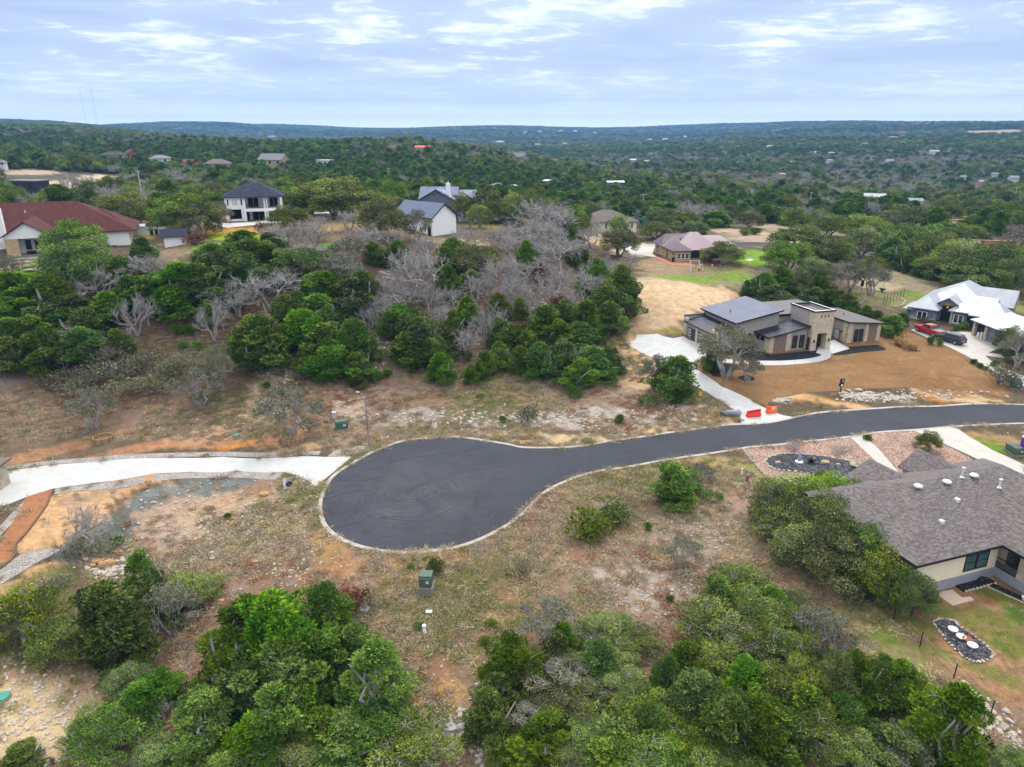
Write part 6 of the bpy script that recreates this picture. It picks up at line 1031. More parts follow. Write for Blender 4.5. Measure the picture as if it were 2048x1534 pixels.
o = place('rail_fence', 640, 436, 8, 'dark rail fence beside the drive right of the two storey house', 'fence'); [part(o, 'post', O_WOODP, (x - .08, x + .08, -.08, .08, -.3, 1.2)) for x in (-7, -4.2, -1.4, 1.4, 4.2, 7)]; [part(o, 'rail', O_WOODP, (-7, 7, .083, .13, z, z + .08)) for z in (.5, 1.0)]
o = place('rail_fence', 442, 450, 15, 'brown railing left of the two storey house', 'fence'); m_ = MB(); [m_.box(x * .3, x * .3 + .06, -.03, .03, -.2, 1.1) for x in range(-8, 9)]; m_.build('balusters', B_WOOD, o); part(o, 'rail', B_WOOD, (-2.5, 2.6, -.06, .06, 1.103, 1.2))
# terraced slabs below the porch gable
for i, (px, py, wd) in enumerate(((65, 517, 6.5), (62, 524, 7.5), (66, 531, 6), (84, 538, 5.5))): o = place('stone_step', px, py, 18 + i * 4, ('top', 'second', 'third', 'lowest')[i] + ' of the flat pale stone terraces below the porch gable', 'stone terrace', 'stone terraces'); MB().blob((0, 0, .0), (wd * .5, 1.0, .35), er, 12, 5, .1).build('slab', B_STONEW, o)
# ------------------------------------------------------------------ vegetation: prototypes
def leaf_mat(name, c0, c1, c2, hue=.06, trans=.06):
    m, t, b = mat_new(name)
    a = t.new('ShaderNodeAttribute', attribute_name='tint'); oi = t.new('ShaderNodeObjectInfo')
    f = t.math('ADD', t.math('MULTIPLY', a.outputs['Fac'], .75), t.math('MULTIPLY', oi.outputs['Random'], .25))
    c = t.ramp(f, [(.1, c0), (.5, c1), (.92, c2)])
    hs = t.new('ShaderNodeHueSaturation'); t.put(hs.inputs['Color'], c)
    t.put(hs.inputs['Hue'], t.math('ADD', .5 - hue / 2, t.math('MULTIPLY', oi.outputs['Random'], hue)))
    t.put(hs.inputs['Value'], t.maprange(t.math('FRACT', t.math('MULTIPLY', oi.outputs['Random'], 7.3)), 0, 1, .78, 1.22))
    t.put(hs.inputs['Saturation'], t.maprange(t.math('FRACT', t.math('MULTIPLY', oi.outputs['Random'], 13.7)), 0, 1, .82, 1.08))
    t.put(b.inputs['Base Color'], hs.outputs[0]); b.inputs['Roughness'].default_value = .7; b.inputs['Specular IOR Level'].default_value = .18
    tr = t.new('ShaderNodeBsdfTranslucent'); t.put(tr.inputs[0], hs.outputs[0])
    mx = t.new('ShaderNodeMixShader'); mx.inputs[0].default_value = trans
    t.l.new(b.outputs[0], mx.inputs[1]); t.l.new(tr.outputs[0], mx.inputs[2])
    t.l.new(mx.outputs[0], t.n['Material Output'].inputs[0])
    return m
ML = dict(
 J=leaf_mat('juniper_foliage', (.011, .040, .001), (.068, .148, .003), (.215, .31, .015)),
 O=leaf_mat('oak_foliage', (.034, .060, .005), (.115, .172, .014), (.30, .36, .045), .07),
 V=leaf_mat('thin_oak_foliage', (.075, .083, .042), (.14, .145, .075), (.22, .215, .125), .05),
 Y=leaf_mat('yellow_green_foliage', (.06, .10, .012), (.12, .17, .02), (.2, .23, .04)),
 G=leaf_mat('blue_conifer_foliage', (.02, .08, .065), (.05, .15, .12), (.09, .22, .18)),
 R=leaf_mat('rusty_foliage', (.09, .03, .02), (.16, .06, .035), (.24, .11, .06)),
 P=leaf_mat('straw_grass', (.36, .20, .07), (.5, .31, .12), (.62, .43, .2), .02))
M_BARK = simple('grey_bark', (.17, .155, .14), .95, .3, 3.)
M_TWIG = simple('pale_twigs', (.30, .284, .268), .95, .25, 1.2)
M_TWIGD = simple('brown_twigs', (.20, .165, .15), .95, .25, 1.2)
def leaf_mesh(name, P, D, L, Wd, tint, mat, rng):
    """kite-shaped leaf sprays: base P, direction D, length L, width Wd"""
    n = len(P); D = D / np.linalg.norm(D, axis=1, keepdims=True)
    rv = rng.normal(size=(n, 3)); Sd = np.cross(D, rv); Sd /= np.linalg.norm(Sd, axis=1, keepdims=True) + 1e-9
    Nn = np.cross(D, Sd)
    a = P; mid = P + D * (L * .5)[:, None] + Nn * (L * .12)[:, None]
    bq = mid + Sd * (Wd / 2)[:, None]; dq = mid - Sd * (Wd / 2)[:, None]; cq = P + D * L[:, None]
    V = np.stack([a, bq, cq, dq], 1).reshape(-1, 3)
    me = bpy.data.meshes.new(name)
    me.vertices.add(4 * n); me.vertices.foreach_set('co', V.ravel().astype(np.float32))
    me.loops.add(4 * n); me.loops.foreach_set('vertex_index', np.arange(4 * n, dtype=np.int32))
    me.polygons.add(n); me.polygons.foreach_set('loop_start', np.arange(n, dtype=np.int32) * 4)
    me.update(calc_edges=True)
    at = me.attributes.new('tint', 'FLOAT', 'POINT'); at.data.foreach_set('value', np.repeat(tint, 4).astype(np.float32))
    me.materials.append(mat)
    return me
def crown_pts(rng, lobes, nleaf, up, spread):
    """leaf positions over the skins of many lobes (cx,cy,cz,rx,rz)"""
    lobes = np.array(lobes); wgt = lobes[:, 3] ** 1.6; wgt /= wgt.sum()
    li = rng.choice(len(lobes), nleaf, p=wgt)
    u = rng.normal(size=(nleaf, 3)); u /= np.linalg.norm(u, axis=1, keepdims=True)
    k_ = rng.uniform(.55, 1.02, nleaf) ** .6
    c = lobes[li]
    P = c[:, :3] + u * np.column_stack([c[:, 3], c[:, 3], c[:, 4]]) * k_[:, None]
    D = u * .8 + np.array([0, 0, up]) + rng.normal(size=(nleaf, 3)) * spread
    lt = rng.uniform(0, 1, len(lobes))
    tint = np.clip(.6 * lt[li] + .4 * rng.uniform(0, 1, nleaf) , 0, 1)
    return P, D, tint
def limb_tube(mb, pts, r0, r1, n=4):
    m_ = len(pts) - 1
    for i in range(m_):
        mb.tube(pts[i], pts[i + 1], r0 + (r1 - r0) * i / m_, r0 + (r1 - r0) * (i + 1) / m_, n, False)
def bent(rng, a, b, k=3, j=.12):
    a = np.array(a); b = np.array(b); L = np.linalg.norm(b - a)
    return [a] + [a + (b - a) * (i / k) + rng.normal(size=3) * L * j * .5 for i in range(1, k)] + [b]
def branching(rng, mb, p, d, L, r, depth_, k=3, spread=.6, lift=.12, rmin=.012, kids=(2, 4)):
    q = p + d * L * .5 + rng.normal(size=3) * L * .06; e = p + d * L + rng.normal(size=3) * L * .08
    ns = 5 if depth_ >= 4 else 3
    mb.tube(p, q, r, r * .85, ns, False); mb.tube(q, e, r * .85, r * .7, ns, False)
    if depth_ == 0: return
    for _ in range(rng.integers(*kids)):
        dd = d + rng.normal(size=3) * spread + np.array([0, 0, lift]); dd /= np.linalg.norm(dd)
        s_ = rng.uniform(.25, 1.)
        o = p + (e - p) * s_
        branching(rng, mb, o, dd, L * rng.uniform(.6, .85), max(r * .6, rmin), depth_ - 1, k, spread, lift, rmin, kids)
def normalise(obs):
    lo = np.full(3, 1e9); hi = -lo
    for me in obs:
        co = np.empty(len(me.vertices) * 3, np.float32); me.vertices.foreach_get('co', co); co = co.reshape(-1, 3)
        lo = np.minimum(lo, np.percentile(co, 1.5, 0)); hi = np.maximum(hi, np.percentile(co, 98.5, 0))
    wd = ((hi - lo)[0] + (hi - lo)[1]) / 2; ht = hi[2]
    for me in obs:
        co = np.empty(len(me.vertices) * 3, np.float32); me.vertices.foreach_get('co', co); co = co.reshape(-1, 3)
        co[:, 0] = (co[:, 0] - (lo[0] + hi[0]) / 2) / wd; co[:, 1] = (co[:, 1] - (lo[1] + hi[1]) / 2) / wd; co[:, 2] /= ht
        me.vertices.foreach_set('co', co.ravel()); me.update()
def mb_mesh(name, mb, mat):
    me = bpy.data.meshes.new(name); me.from_pydata(mb.v, [], mb.f); me.materials.append(mat); me.update(); return me
def proto_juniper(seed, tall=1., nleaf=9000, nl=46, mat='J'):
    rng = np.random.default_rng(seed); W, Hh = 5., 5.6 * tall
    lobes = []
    lean = rng.normal(size=2) * .25
    for i in range(nl):
        u = (i + rng.uniform(0, 1)) / nl
        if rng.uniform() < .14: continue
        R = W / 2 * (1 - u ** 1.7) ** .55 * (.66 + .2 * math.sin(i * 2.39996 * 2 + seed) + .22 * math.sin(i * 2.39996 * 3 + seed * 2.3) + .12 * rng.normal()) if tall < 1.2 else W / 2 * (1 - u) ** .7 * .95
        a = i * 2.39996 + rng.normal() * .4; rr_ = R * (rng.uniform(.25, 1.) ** .5)
        rl = rng.uniform(.34, .74) * (1 - .35 * u)
        lobes.append((rr_ * math.cos(a) + lean[0] * u, rr_ * math.sin(a) + lean[1] * u, .35 + u * (Hh - .9), rl, rl * rng.uniform(.8, 1.35)))
    P, D, tint = crown_pts(rng, lobes, nleaf, .55, .45)
    L = rng.uniform(.13, .25, nleaf) * np.where(rng.uniform(0, 1, nleaf) < .12, 1.45, 1.); me = leaf_mesh('crown', P, D, L, L * rng.uniform(.3, .5, nleaf), tint, ML[mat], rng)
    mb = MB()
    for _ in range(3): limb_tube(mb, bent(rng, (rng.normal() * .2, rng.normal() * .2, 0), (rng.normal() * .7, rng.normal() * .7, Hh * .75)), .16, .04, 5)
    for lb in lobes[::2]: limb_tube(mb, bent(rng, (0, 0, lb[2] * .55), lb[:3], 2), .05, .015, 3)
    for lb in lobes:
        for _ in range(3 if rng.uniform() < .35 else 0):
            u_ = rng.normal(size=3); u_[2] = abs(u_[2]) * .6; u_ /= np.linalg.norm(u_); c_ = np.array(lb[:3])
            limb_tube(mb, bent(rng, c_, c_ + u_ * lb[3] * rng.uniform(1., 1.35), 2, .25), .022, .01, 3)
    tr = mb_mesh('trunk', mb, M_TWIG); normalise([me, tr]); return me, tr
def proto_oak(seed, nleaf=8000, nl=20, sparse=False, mat='O'):
    rng = np.random.default_rng(seed); W, Hh = 8., 6.2
    lobes = []
    for i in range(nl):
        a = i * 2.39996 + rng.normal() * .3; q = math.sqrt((i + .5) / nl)
        rr_ = W / 2 * q * rng.uniform(.75, 1.0)
        z = Hh * (.86 - .42 * q ** 2.2) + rng.normal() * .4
        rl = rng.uniform(.75, 1.35) * (.8 if sparse else 1.)
        lobes.append((rr_ * math.cos(a), rr_ * math.sin(a), z, rl, rl * rng.uniform(.45, .7)))
        if not sparse and rng.uniform() < .55: lobes.append((rr_ * 1.02 * math.cos(a + .3), rr_ * 1.02 * math.sin(a + .3), z - rng.uniform(.8, 1.7), rl * .8, rl * .5))
    P, D, tint = crown_pts(rng, lobes, nleaf, .3, .8)
    P += rng.normal(size=P.shape) * .12
    L = rng.uniform(.14, .28, nleaf); me = leaf_mesh('crown', P, D, L, L * rng.uniform(.55, .85, nleaf), tint, ML[mat], rng)
    mb = MB(); ns = rng.integers(2, 5); stems = []
    for s_ in range(ns):
        a = s_ * 6.28 / ns + rng.normal() * .4; b_ = np.array((.3 * math.cos(a), .3 * math.sin(a), 0)); tp = np.array((1.2 * math.cos(a), 1.2 * math.sin(a), Hh * .42))
        pts_ = bent(rng, b_, tp, 3, .15); limb_tube(mb, pts_, .2, .12, 6); stems.append(tp)
    for lb in lobes:
        c_ = np.array(lb[:3]); s_ = min(stems, key=lambda q: np.linalg.norm(q - c_))
        pts_ = bent(rng, s_, c_, 3, .16); limb_tube(mb, pts_, .09, .03, 4)
        for _ in range(16 if sparse else 13):
            u = rng.normal(size=3); u[2] = abs(u[2]) * .7; u /= np.linalg.norm(u)
            o = pts_[rng.integers(1, 4)]; limb_tube(mb, bent(rng, o, c_ + u * np.array((lb[3], lb[3], lb[4])) * rng.uniform(.8, 1.2), 2, .2), .034, .014, 3)
    tr = mb_mesh('trunk', mb, M_TWIG if sparse or seed % 2 else M_BARK); normalise([me, tr]); return me, tr
def proto_bare(seed, depth_=5, mat=None):
    rng = np.random.default_rng(seed); mb = MB(); mb2 = MB()
    ns = rng.integers(2, 4)
    for s_ in range(ns):
        a = s_ * 6.28 / ns + rng.normal() * .5; d = np.array((.45 * math.cos(a), .45 * math.sin(a), 1.)); d /= np.linalg.norm(d)
        p0 = np.array((.1 * math.cos(a), .1 * math.sin(a), 0.)); p1 = p0 + d * rng.uniform(1.2, 2.); limb_tube(mb, bent(rng, p0, p1, 2, .1), .15, .11, 5)
        for _ in range(3):
            dd = d + rng.normal(size=3) * .55; dd[2] = abs(dd[2]); dd /= np.linalg.norm(dd)
            branching(rng, mb2, p1, dd, 1.5, .08, depth_ - 1, kids=(2, 5), spread=.55, rmin=.012)
    tr = mb_mesh('trunk', mb, mat or M_TWIG); cr = mb_mesh('crown', mb2, mat or M_TWIG); normalise([cr, tr]); return cr, tr
def proto_shrub(seed, mat='J', nleaf=1600, L0=.16):
    rng = np.random.default_rng(seed); lobes = []
    for i in range(9):
        a = i * 2.4; r_ = .5 * math.sqrt((i + .3) / 9)
        lobes.append((r_ * math.cos(a), r_ * math.sin(a), .3 + rng.uniform(0, .45), .28, .28))
    P, D, tint = crown_pts(rng, lobes, nleaf, .7, .5); L = rng.uniform(.6, 1.2, nleaf) * L0
    me = leaf_mesh('crown', P, D, L, L * .4, tint, ML[mat], rng); mb = MB()
    for lb in lobes: limb_tube(mb, bent(rng, (0, 0, 0), lb[:3], 2), .03, .01, 3)
    tr = mb_mesh('stems', mb, M_TWIGD); normalise([me, tr]); return me, tr
def proto_tuft(seed, mat='P', n=240):
    rng = np.random.default_rng(seed); P = rng.normal(size=(n, 3)) * np.array((.12, .12, 0)); D = rng.normal(size=(n, 3)) * .55 + np.array((0, 0, 1.)); L = rng.uniform(.5, 1.1, n)
    me = leaf_mesh('blades', P, D, L, L * .09, rng.uniform(0, 1, n), ML[mat], rng); normalise([me]); return me, None
PROTO = dict(
 J=[proto_juniper(s, 1. + .12 * (s % 2), 17000, 84) for s in (1, 2, 3, 4, 5, 6)], T=[proto_juniper(s, 1.5, 14000, 60) for s in (11, 12)],
 O=[proto_oak(s, 11000, 24) for s in (21, 22, 23, 24, 25)], V=[proto_oak(s, 3000, 17, True, 'V') for s in (31, 32, 33)],
 B=[proto_bare(s) for s in (41, 42, 43, 44, 45)], K=[proto_bare(s, 5, M_TWIGD) for s in (46, 47)],
 S=[proto_shrub(s) for s in (51, 52, 53)], Q=[proto_shrub(s, 'V', 620, .12) for s in (54, 55)], R=[proto_shrub(s, 'R', 700) for s in (56, 57)],
 Y=[proto_shrub(s, 'Y', 1100) for s in (58, 59)], G=[proto_juniper(s, 1.5, 3500, 26, 'G') for s in (61,)], P=[proto_tuft(s) for s in (71, 72)])
KIND = dict(J=('juniper_tree', 'juniper', ['dense dark green juniper', 'dense mid green juniper', 'bright green juniper']), T=('juniper_tree', 'juniper', ['tall pointed green juniper']),
 O=('oak_tree', 'oak', ['grey green live oak', 'olive green live oak', 'broad olive live oak']), V=('oak_tree', 'oak', ['thin olive oak with grey limbs showing']),
 B=('bare_tree', 'bare tree', ['leafless tree with pale grey branches']), K=('bare_tree', 'bare tree', ['leafless tree with brownish branches']),
 S=('shrub', 'shrub', ['small green shrub']), Q=('shrub', 'shrub', ['grey green sparse shrub']), R=('shrub', 'shrub', ['rusty red dry shrub']), Y=('shrub', 'shrub', ['yellow green shrub']),
 G=('conifer_tree', 'conifer', ['blue green conifer']), P=('grass_clump', 'grass clump', ['tall straw coloured grass clump']))
GROUP = dict(juniper='junipers', oak='live oaks', shrub='low shrubs', conifer='blue green conifers')
GROUP['bare tree'] = 'leafless trees'; GROUP['grass clump'] = 'straw grass clumps'
# crowns as read off the photograph: kind, centre x, centre y, width, height
TREES = '''T 286 1160 90 120;J 262 1230 180 170;O 372 1182 130 86;O 40 1232 150 130;O 108 1284 120 100;J 488 1272 150 150;J 590 1268 190 190;J 650 1232 110 120;J 548 1348 190 170;
J 442 1342 120 110;J 640 1362 150 120;T 744 1362 150 165;O 255 1358 90 76;J 268 1398 110 100;B 306 1430 66 60;O 212 1466 160 130;J 386 1446 150 130;T 558 1436 150 150;J 640 1440 130 100;J 690 1486 170 110;
O 815 1490 190 110;J 768 1452 140 110;J 462 1516 140 90;J 392 1506 120 90;J 44 1510 76 54;O 590 1510 150 90;J 330 1370 70 70;O 300 1500 90 70;V 330 1225 120 110;
J 1028 1318 110 110;V 1092 1240 120 100;J 1123 1272 60 64;J 1108 1306 80 80;O 1212 1264 130 90;O 1278 1282 92 66;O 1226 1306 110 80;V 1123 1356 130 100;J 992 1348 64 70;J 1004 1390 96 92;J 980 1440 104 110;
O 1140 1398 140 90;V 1082 1432 120 90;J 1332 1352 62 84;O 1243 1364 120 80;J 1192 1316 84 80;Y 1219 1448 110 84;O 1178 1470 110 90;J 1205 1516 120 74;O 1156 1510 110 74;O 1311 1424 170 110;O 1305 1486 150 104;
J 1397 1386 130 114;J 1410 1442 114 100;O 1404 1484 134 100;J 1466 1442 124 124;O 1431 1518 160 80;O 1482 1172 140 96;J 1456 1200 90 90;O 1430 1248 150 120;O 1500 1230 134 110;V 1465 1284 134 104;O 1430 1320 124 104;O 1510 1294 110 100;
O 1534 1240 110 92;O 1570 1210 110 80;O 1596 1252 114 92;V 1642 1264 114 104;O 1556 1304 134 110;O 1610 1318 134 110;V 1664 1304 94 110;O 1547 1366 134 110;O 1604 1372 134 120;O 1656 1366 110 130;
J 1714 1366 92 110;J 1768 1382 112 100;J 1815 1372 92 100;J 1771 1334 64 56;J 1516 1444 130 130;J 1557 1478 140 120;O 1642 1460 150 130;O 1690 1494 130 110;J 1768 1494 124 100;V 1810 1500 110 90;J 1919 1470 150 180;B 1777 1434 64 44;O 2028 1520 80 50;J 1350 1500 110 80;J 1040 1510 110 80;
O 1560 1008 110 92;O 1620 998 150 90;O 1672 1000 110 90;O 1578 1044 130 84;O 1650 1040 140 90;O 1612 1090 116 92;O 1690 1070 130 100;O 1668 1116 164 120;O 1740 1106 130 110;O 1766 1142 130 110;O 1800 1172 120 100;O 1838 1190 84 100;
J 1370 968 104 84;V 1400 950 60 50;Y 1182 1052 80 62;Y 1226 1026 66 50;V 1365 1106 76 70;S 1297 1052 16 16;Y 870 1130 36 34;S 1340 1196 16 14;Y 838 1250 24 18;Y 983 1245 24 18;Y 970 1281 24 18;Q 1045 1132 44 36;
V 588 822 116 104;V 180 818 90 84;V 398 772 104 84;V 436 738 60 90;B 275 632 104 96;B 430 642 76 92;Q 1053 826 50 42;S 1238 838 18 18;Q 740 1200 60 40;R 700 1200 70 50;
J 1337 752 112 94;V 1310 744 60 70;V 1455 704 120 106;J 1424 714 48 52;V 1496 738 60 54;
J 23 566 84 54;J 88 583 134 80;J 29 606 94 70;J 73 614 104 70;J 132 616 112 62;J 29 656 92 62;J 82 656 112 70;J 132 644 92 62;J 178 642 104 70;J 29 702 104 72;J 90 698 112 90;K 141 690 112 80;J 182 682 104 80;J 235 680 66 60;
O 160 530 134 84;V 16 538 54 54;B 199 566 114 70;B 164 580 66 54;J 240 533 74 52;B 293 534 104 56;J 367 553 134 80;J 337 570 94 70;J 405 568 112 90;J 367 598 122 70;J 293 578 104 62;J 249 578 74 60;J 220 607 84 60;J 416 622 54 52;J 330 608 70 50;
B 469 592 126 72;B 543 578 134 82;J 440 534 114 70;J 499 540 94 70;J 528 510 94 62;J 528 672 142 110;J 486 690 70 70;J 572 620 90 80;J 523 700 94 70;J 609 654 112 92;J 637 688 134 92;J 668 712 124 80;J 711 678 92 104;J 719 732 64 62;J 720 752 50 42;J 660 645 90 70;
J 629 618 112 72;J 586 606 74 62;J 687 598 122 92;J 719 575 92 80;J 656 567 112 64;B 832 546 144 104;B 773 572 84 62;B 812 590 112 64;V 676 540 104 62;O 598 528 112 62;J 523 512 84 60;
J 793 504 60 56;J 754 504 54 50;J 891 516 62 70;J 906 492 62 42;J 894 562 72 70;J 934 558 54 44;B 961 578 84 64;B 1008 552 94 84;B 1023 586 74 72;B 1109 512 124 84;O 949 516 104 54;J 1055 512 54 72;R 1078 550 36 40;R 1117 602 34 22;
B 1133 572 114 84;B 1215 528 64 44;B 1258 522 44 42;J 1195 558 84 62;J 1250 570 84 96;J 1215 602 112 80;J 1086 636 84 62;J 1125 628 74 70;J 1164 636 92 80;J 1215 632 84 70;J 1105 664 84 54;J 1164 664 92 54;
J 805 636 92 62;J 781 645 62 60;J 832 652 92 80;J 859 675 122 92;J 820 692 92 70;J 875 700 82 62;J 883 734 62 66;J 906 652 54 70;B 875 626 64 54;J 938 618 72 62;J 996 614 62 70;J 1039 614 40 48;B 965 654 64 84;B 934 684 64 62;J 1008 664 72 70;S 1047 676 54 50;J 1004 707 62 60;J 1039 714 62 60;
J 965 727 52 60;J 945 747 42 40;J 1086 722 84 80;J 1125 708 84 70;J 1156 746 82 66;J 1190 716 90 62;J 1219 715 62 60;J 1203 738 72 50;B 1172 718 64 44;S 750 751 26 24;S 773 746 18 16;S 824 734 26 22;S 601 726 26 22;S 533 771 14 12;S 801 718 22 18;S 357 660 26 24;S 382 660 22 18;S 365 690 20 16;S 395 690 16 14;
O 580 436 84 44;O 674 392 150 74;O 613 380 112 60;O 705 404 134 62;O 607 408 64 44;O 362 426 112 74;O 402 438 84 62;O 325 421 84 52;O 237 412 114 46;O 275 432 66 44;V 437 430 54 50;O 150 482 104 80;O 160 508 114 62;J 280 496 58 52;R 388 478 44 22;R 347 470 32 30;R 522 456 24 22;
O 770 440 94 72;V 833 452 64 62;O 784 416 64 44;O 927 415 44 54;O 979 414 84 60;J 1012 404 60 44;B 571 473 94 54;B 632 464 94 62;B 705 440 74 44;B 722 474 94 54;J 476 483 84 50;J 491 504 104 60;J 420 503 70 40;V 700 500 80 50;J 545 482 60 40;B 640 508 80 44;B 780 478 70 40;
O 961 434 50 44;O 1000 424 70 40;B 1083 440 144 84;B 1052 466 122 64;B 1113 490 104 72;B 1174 470 84 54;B 1000 470 90 60;B 1060 540 80 60;J 1132 464 44 62;J 1144 494 54 52;J 1159 514 54 44;J 1193 540 74 52;J 1026 430 44 40;
O 1190 433 46 42;O 1235 450 42 38;O 1238 486 72 52;G 1278 439 28 32;G 1294 449 26 22;J 1291 432 34 32;O 1315 462 74 32;O 1385 459 64 32;O 1447 506 72 44;J 1424 436 84 34;J 1436 432 60 30;O 1369 440 60 34;O 1327 434 70 34;J 1363 425 60 28;
O 1500 440 54 34;J 1552 426 60 32;O 1596 440 64 42;O 1662 452 72 42;O 1723 456 92 48;O 1729 486 84 60;J 1678 500 64 42;O 1596 480 112 54;O 1576 516 92 62;O 1653 510 84 62;O 1631 546 72 52;J 1784 503 72 62;J 1817 525 42 42;O 1744 532 56 34;
O 1830 480 112 60;O 1866 500 92 62;J 1857 534 64 42;O 1912 526 112 82;O 1973 530 132 82;O 1956 552 122 62;O 2019 526 82 70;O 2030 556 74 72;J 1888 464 72 42;J 1970 467 44 40;O 1820 434 92 42;O 1881 428 72 38;O 1948 422 64 42;O 2012 424 64 42;K 2019 474 92 54;O 1780 440 60 36;O 1930 470 70 40;
J 1525 566 62 52;B 1528 556 54 38;J 1558 556 62 50;J 1589 575 32 30;J 1491 574 28 32;J 1546 590 72 44;J 1643 572 62 60;J 1622 590 52 42;J 1660 594 50 40;J 1698 608 62 44;J 1680 592 32 30;V 1683 556 64 64;V 1704 553 54 64;V 1747 558 64 66;
J 1734 624 44 34;J 1778 646 64 48;J 1806 637 26 28;J 1756 634 36 30;P 1797 680 22 20;P 1808 684 24 20;P 1818 690 22 18;P 1828 694 18 14;O 2012 680 52 54;O 2038 704 50 44;V 2040 700 60 74;Q 2000 748 50 40;Q 2030 756 50 40;
O 1856 882 46 42;S 1735 874 16 12;B 1586 893 40 22;B 1680 896 44 22;B 178 1050 110 96;Q 160 1096 70 26;Q 212 1092 60 30;S 236 1080 24 18;Q 90 1180 60 26;Q 120 1160 50 22;S 1865 645 16 10;S 1838 655 14 12;S 1862 681 14 16;S 1880 684 12 16;S 1948 722 12 10;S 1960 730 12 10;S 1970 736 10 8;S 1926 651 20 14;S 1912 657 12 10;S 1990 727 16 12;Q 1850 638 30 10;
S 1566 466 20 16;S 1510 462 24 14;S 1490 465 20 12;S 1402 470 20 12;R 1410 518 16 14;R 1420 522 14 10;S 1315 500 12 8;S 1680 596 20 20;V 690 560 60 50;S 400 790 14 10;S 1005 838 14 12;S 960 790 16 10;Q 610 1010 20 10;S 456 1030 14 10;B 760 620 70 60;B 700 540 70 60;B 735 640 50 60;B 900 640 60 60;B 985 640 60 70;B 1060 610 60 60;B 1110 560 80 70;B 1075 580 60 60;B 920 600 70 56;B 870 590 70 60;B 850 500 70 60;B 930 480 70 56;B 960 520 80 60;B 1030 500 90 70;B 1080 470 90 70;B 560 560 80 56;B 620 570 70 50;B 470 610 70 50;B 400 590 60 44;B 330 540 60 40;B 600 500 80 44;B 540 470 60 40;K 200 705 80 60;K 120 715 70 50;K 60 720 60 44;B 1150 600 70 60;B 1180 540 60 50;B 1200 575 60 50;R 1085 545 30 30;R 1060 560 24 22;S 822 1132 14 12;O 1692 1030 130 120;O 1655 985 100 70;O 1640 1010 110 80;J 540 1240 130 110;J 612 1332 150 140;J 500 1330 130 120;J 462 1402 120 110;J 700 1300 110 110;J 590 1402 130 120;J 522 1462 120 110;J 1290 1442 100 90;J 1480 1362 110 100;J 1252 1502 120 80;J 1370 1334 90 90;J 1092 1472 100 90;J 1600 1422 120 110;J 1684 1432 100 100;J 1540 1200 80 70;J 1500 1290 90 80;Q 230 740 80 50;Q 280 725 80 50;Q 180 750 70 46;Q 332 742 70 46;Q 252 772 80 40;Q 150 776 70 40;Q 302 770 70 40;Q 362 726 60 40;Q 215 715 70 44;Q 110 760 60 40'''
# landmarks that the labels of plants refer to
LANDMARKS = [('street lamp', 738, 840), ('lamp side green box', 683, 848), ('southern green utility box', 853, 1165), ('white standpipe', 849, 1262), ('woven ring fence', 207, 880), ('half ring fence by the pale drive', 588, 885),
 ('modern house garage', 1390, 655), ('stone entrance tower', 1650, 640), ('black mailbox', 1680, 775), ('red barriers', 1520, 826), ('concrete culvert end', 1462, 830), ('red pickup', 1862, 660), ('dark car', 1900, 680), ('blue house', 1930, 625), ('vine trellis', 1785, 600),
 ('purple brown metal roof', 1390, 490), ('white swing set', 1388, 535), ('tan hipped house', 1240, 452), ('wooden gazebo', 1152, 444), ('white barn', 870, 445), ('chimney of the white house', 893, 378), ('two storey white house', 505, 410), ('shed with dark roof', 352, 472), ('red brown roof', 130, 440), ('porch gable', 45, 480),
 ('turning circle', 850, 985), ('shingled house roof', 1870, 1000), ('patio slab', 1908, 1195), ('pot bed in the yard', 1925, 1282), ('fire hydrant', 1494, 957), ('slate bed in the gravel', 1630, 930), ('wire fence', 1900, 1340), ('pale bare lot', 60, 1400), ('boulders in the cut', 205, 1128), ('matting strip', 50, 1060), ('pale limestone cut', 430, 1050), ('limestone band above the road', 1000, 838),
 ('cleared sandy lot', 1330, 590), ('red roofed house on the ridge', 845, 293), ('grey gabled house on the ridge', 548, 323), ('hipped house on the ridge', 437, 330), ('quarry ledges', 130, 360), ('solar roofed barn', 1748, 395), ('wooden power pole', 1428, 385), ('building site', 1970, 438), ('long blue shed', 1230, 366), ('twin radio masts', 178, 210), ('stone walled gate', 1980, 493), ('tower house at the left edge', 8, 995), ('clump of straw grass', 1810, 686)]
SHORT = {p: p.replace('leafless tree with pale grey branches', 'pale grey leafless tree').replace('leafless tree with brownish branches', 'brownish leafless tree').replace('thin olive oak with grey limbs showing', 'thin grey limbed oak') for v_ in KIND.values() for p in v_[2]}
ORD = ['', 'second ', 'third ', 'fourth ', 'fifth ', 'sixth ', 'seventh ', 'eighth ', 'ninth ', 'tenth ', 'eleventh ', 'twelfth ', 'thirteenth ', 'fourteenth ', 'fifteenth ', 'sixteenth ', 'seventeenth ', 'eighteenth ', 'nineteenth ', 'twentieth ']
plants = []      # (object, phrase, px, py)
trng = random.Random(3)
def add_plant(kind, base, wd, ht, px, py, parts=True):
    name, cat, phr = KIND[kind]
    ph = trng.choice(phr); pr = PROTO[kind]
    cm, tm = pr[trng.randrange(len(pr))]
    rz = trng.uniform(0, 6.28)
    if parts and tm is not None:
        r = empty(name, base, rz); r.scale = (wd, wd, ht)
        for nm, me_ in (('crown', cm), ('trunk' if tm.name.startswith('trunk') else 'stems', tm)):
            o = bpy.data.objects.new(nm, me_); C.objects.link(o); o.parent = r
    else:
        r = bpy.data.objects.new(name, cm); C.objects.link(r); r.location = base; r.rotation_euler = (0, 0, rz); r.scale = (wd, wd, ht)
    tag(r, None, cat, GROUP[cat])
    if trng.random() < .2: r.rotation_euler[0] = trng.uniform(-.08, .08)
    plants.append((r, ph, px, py, wd))
    return r
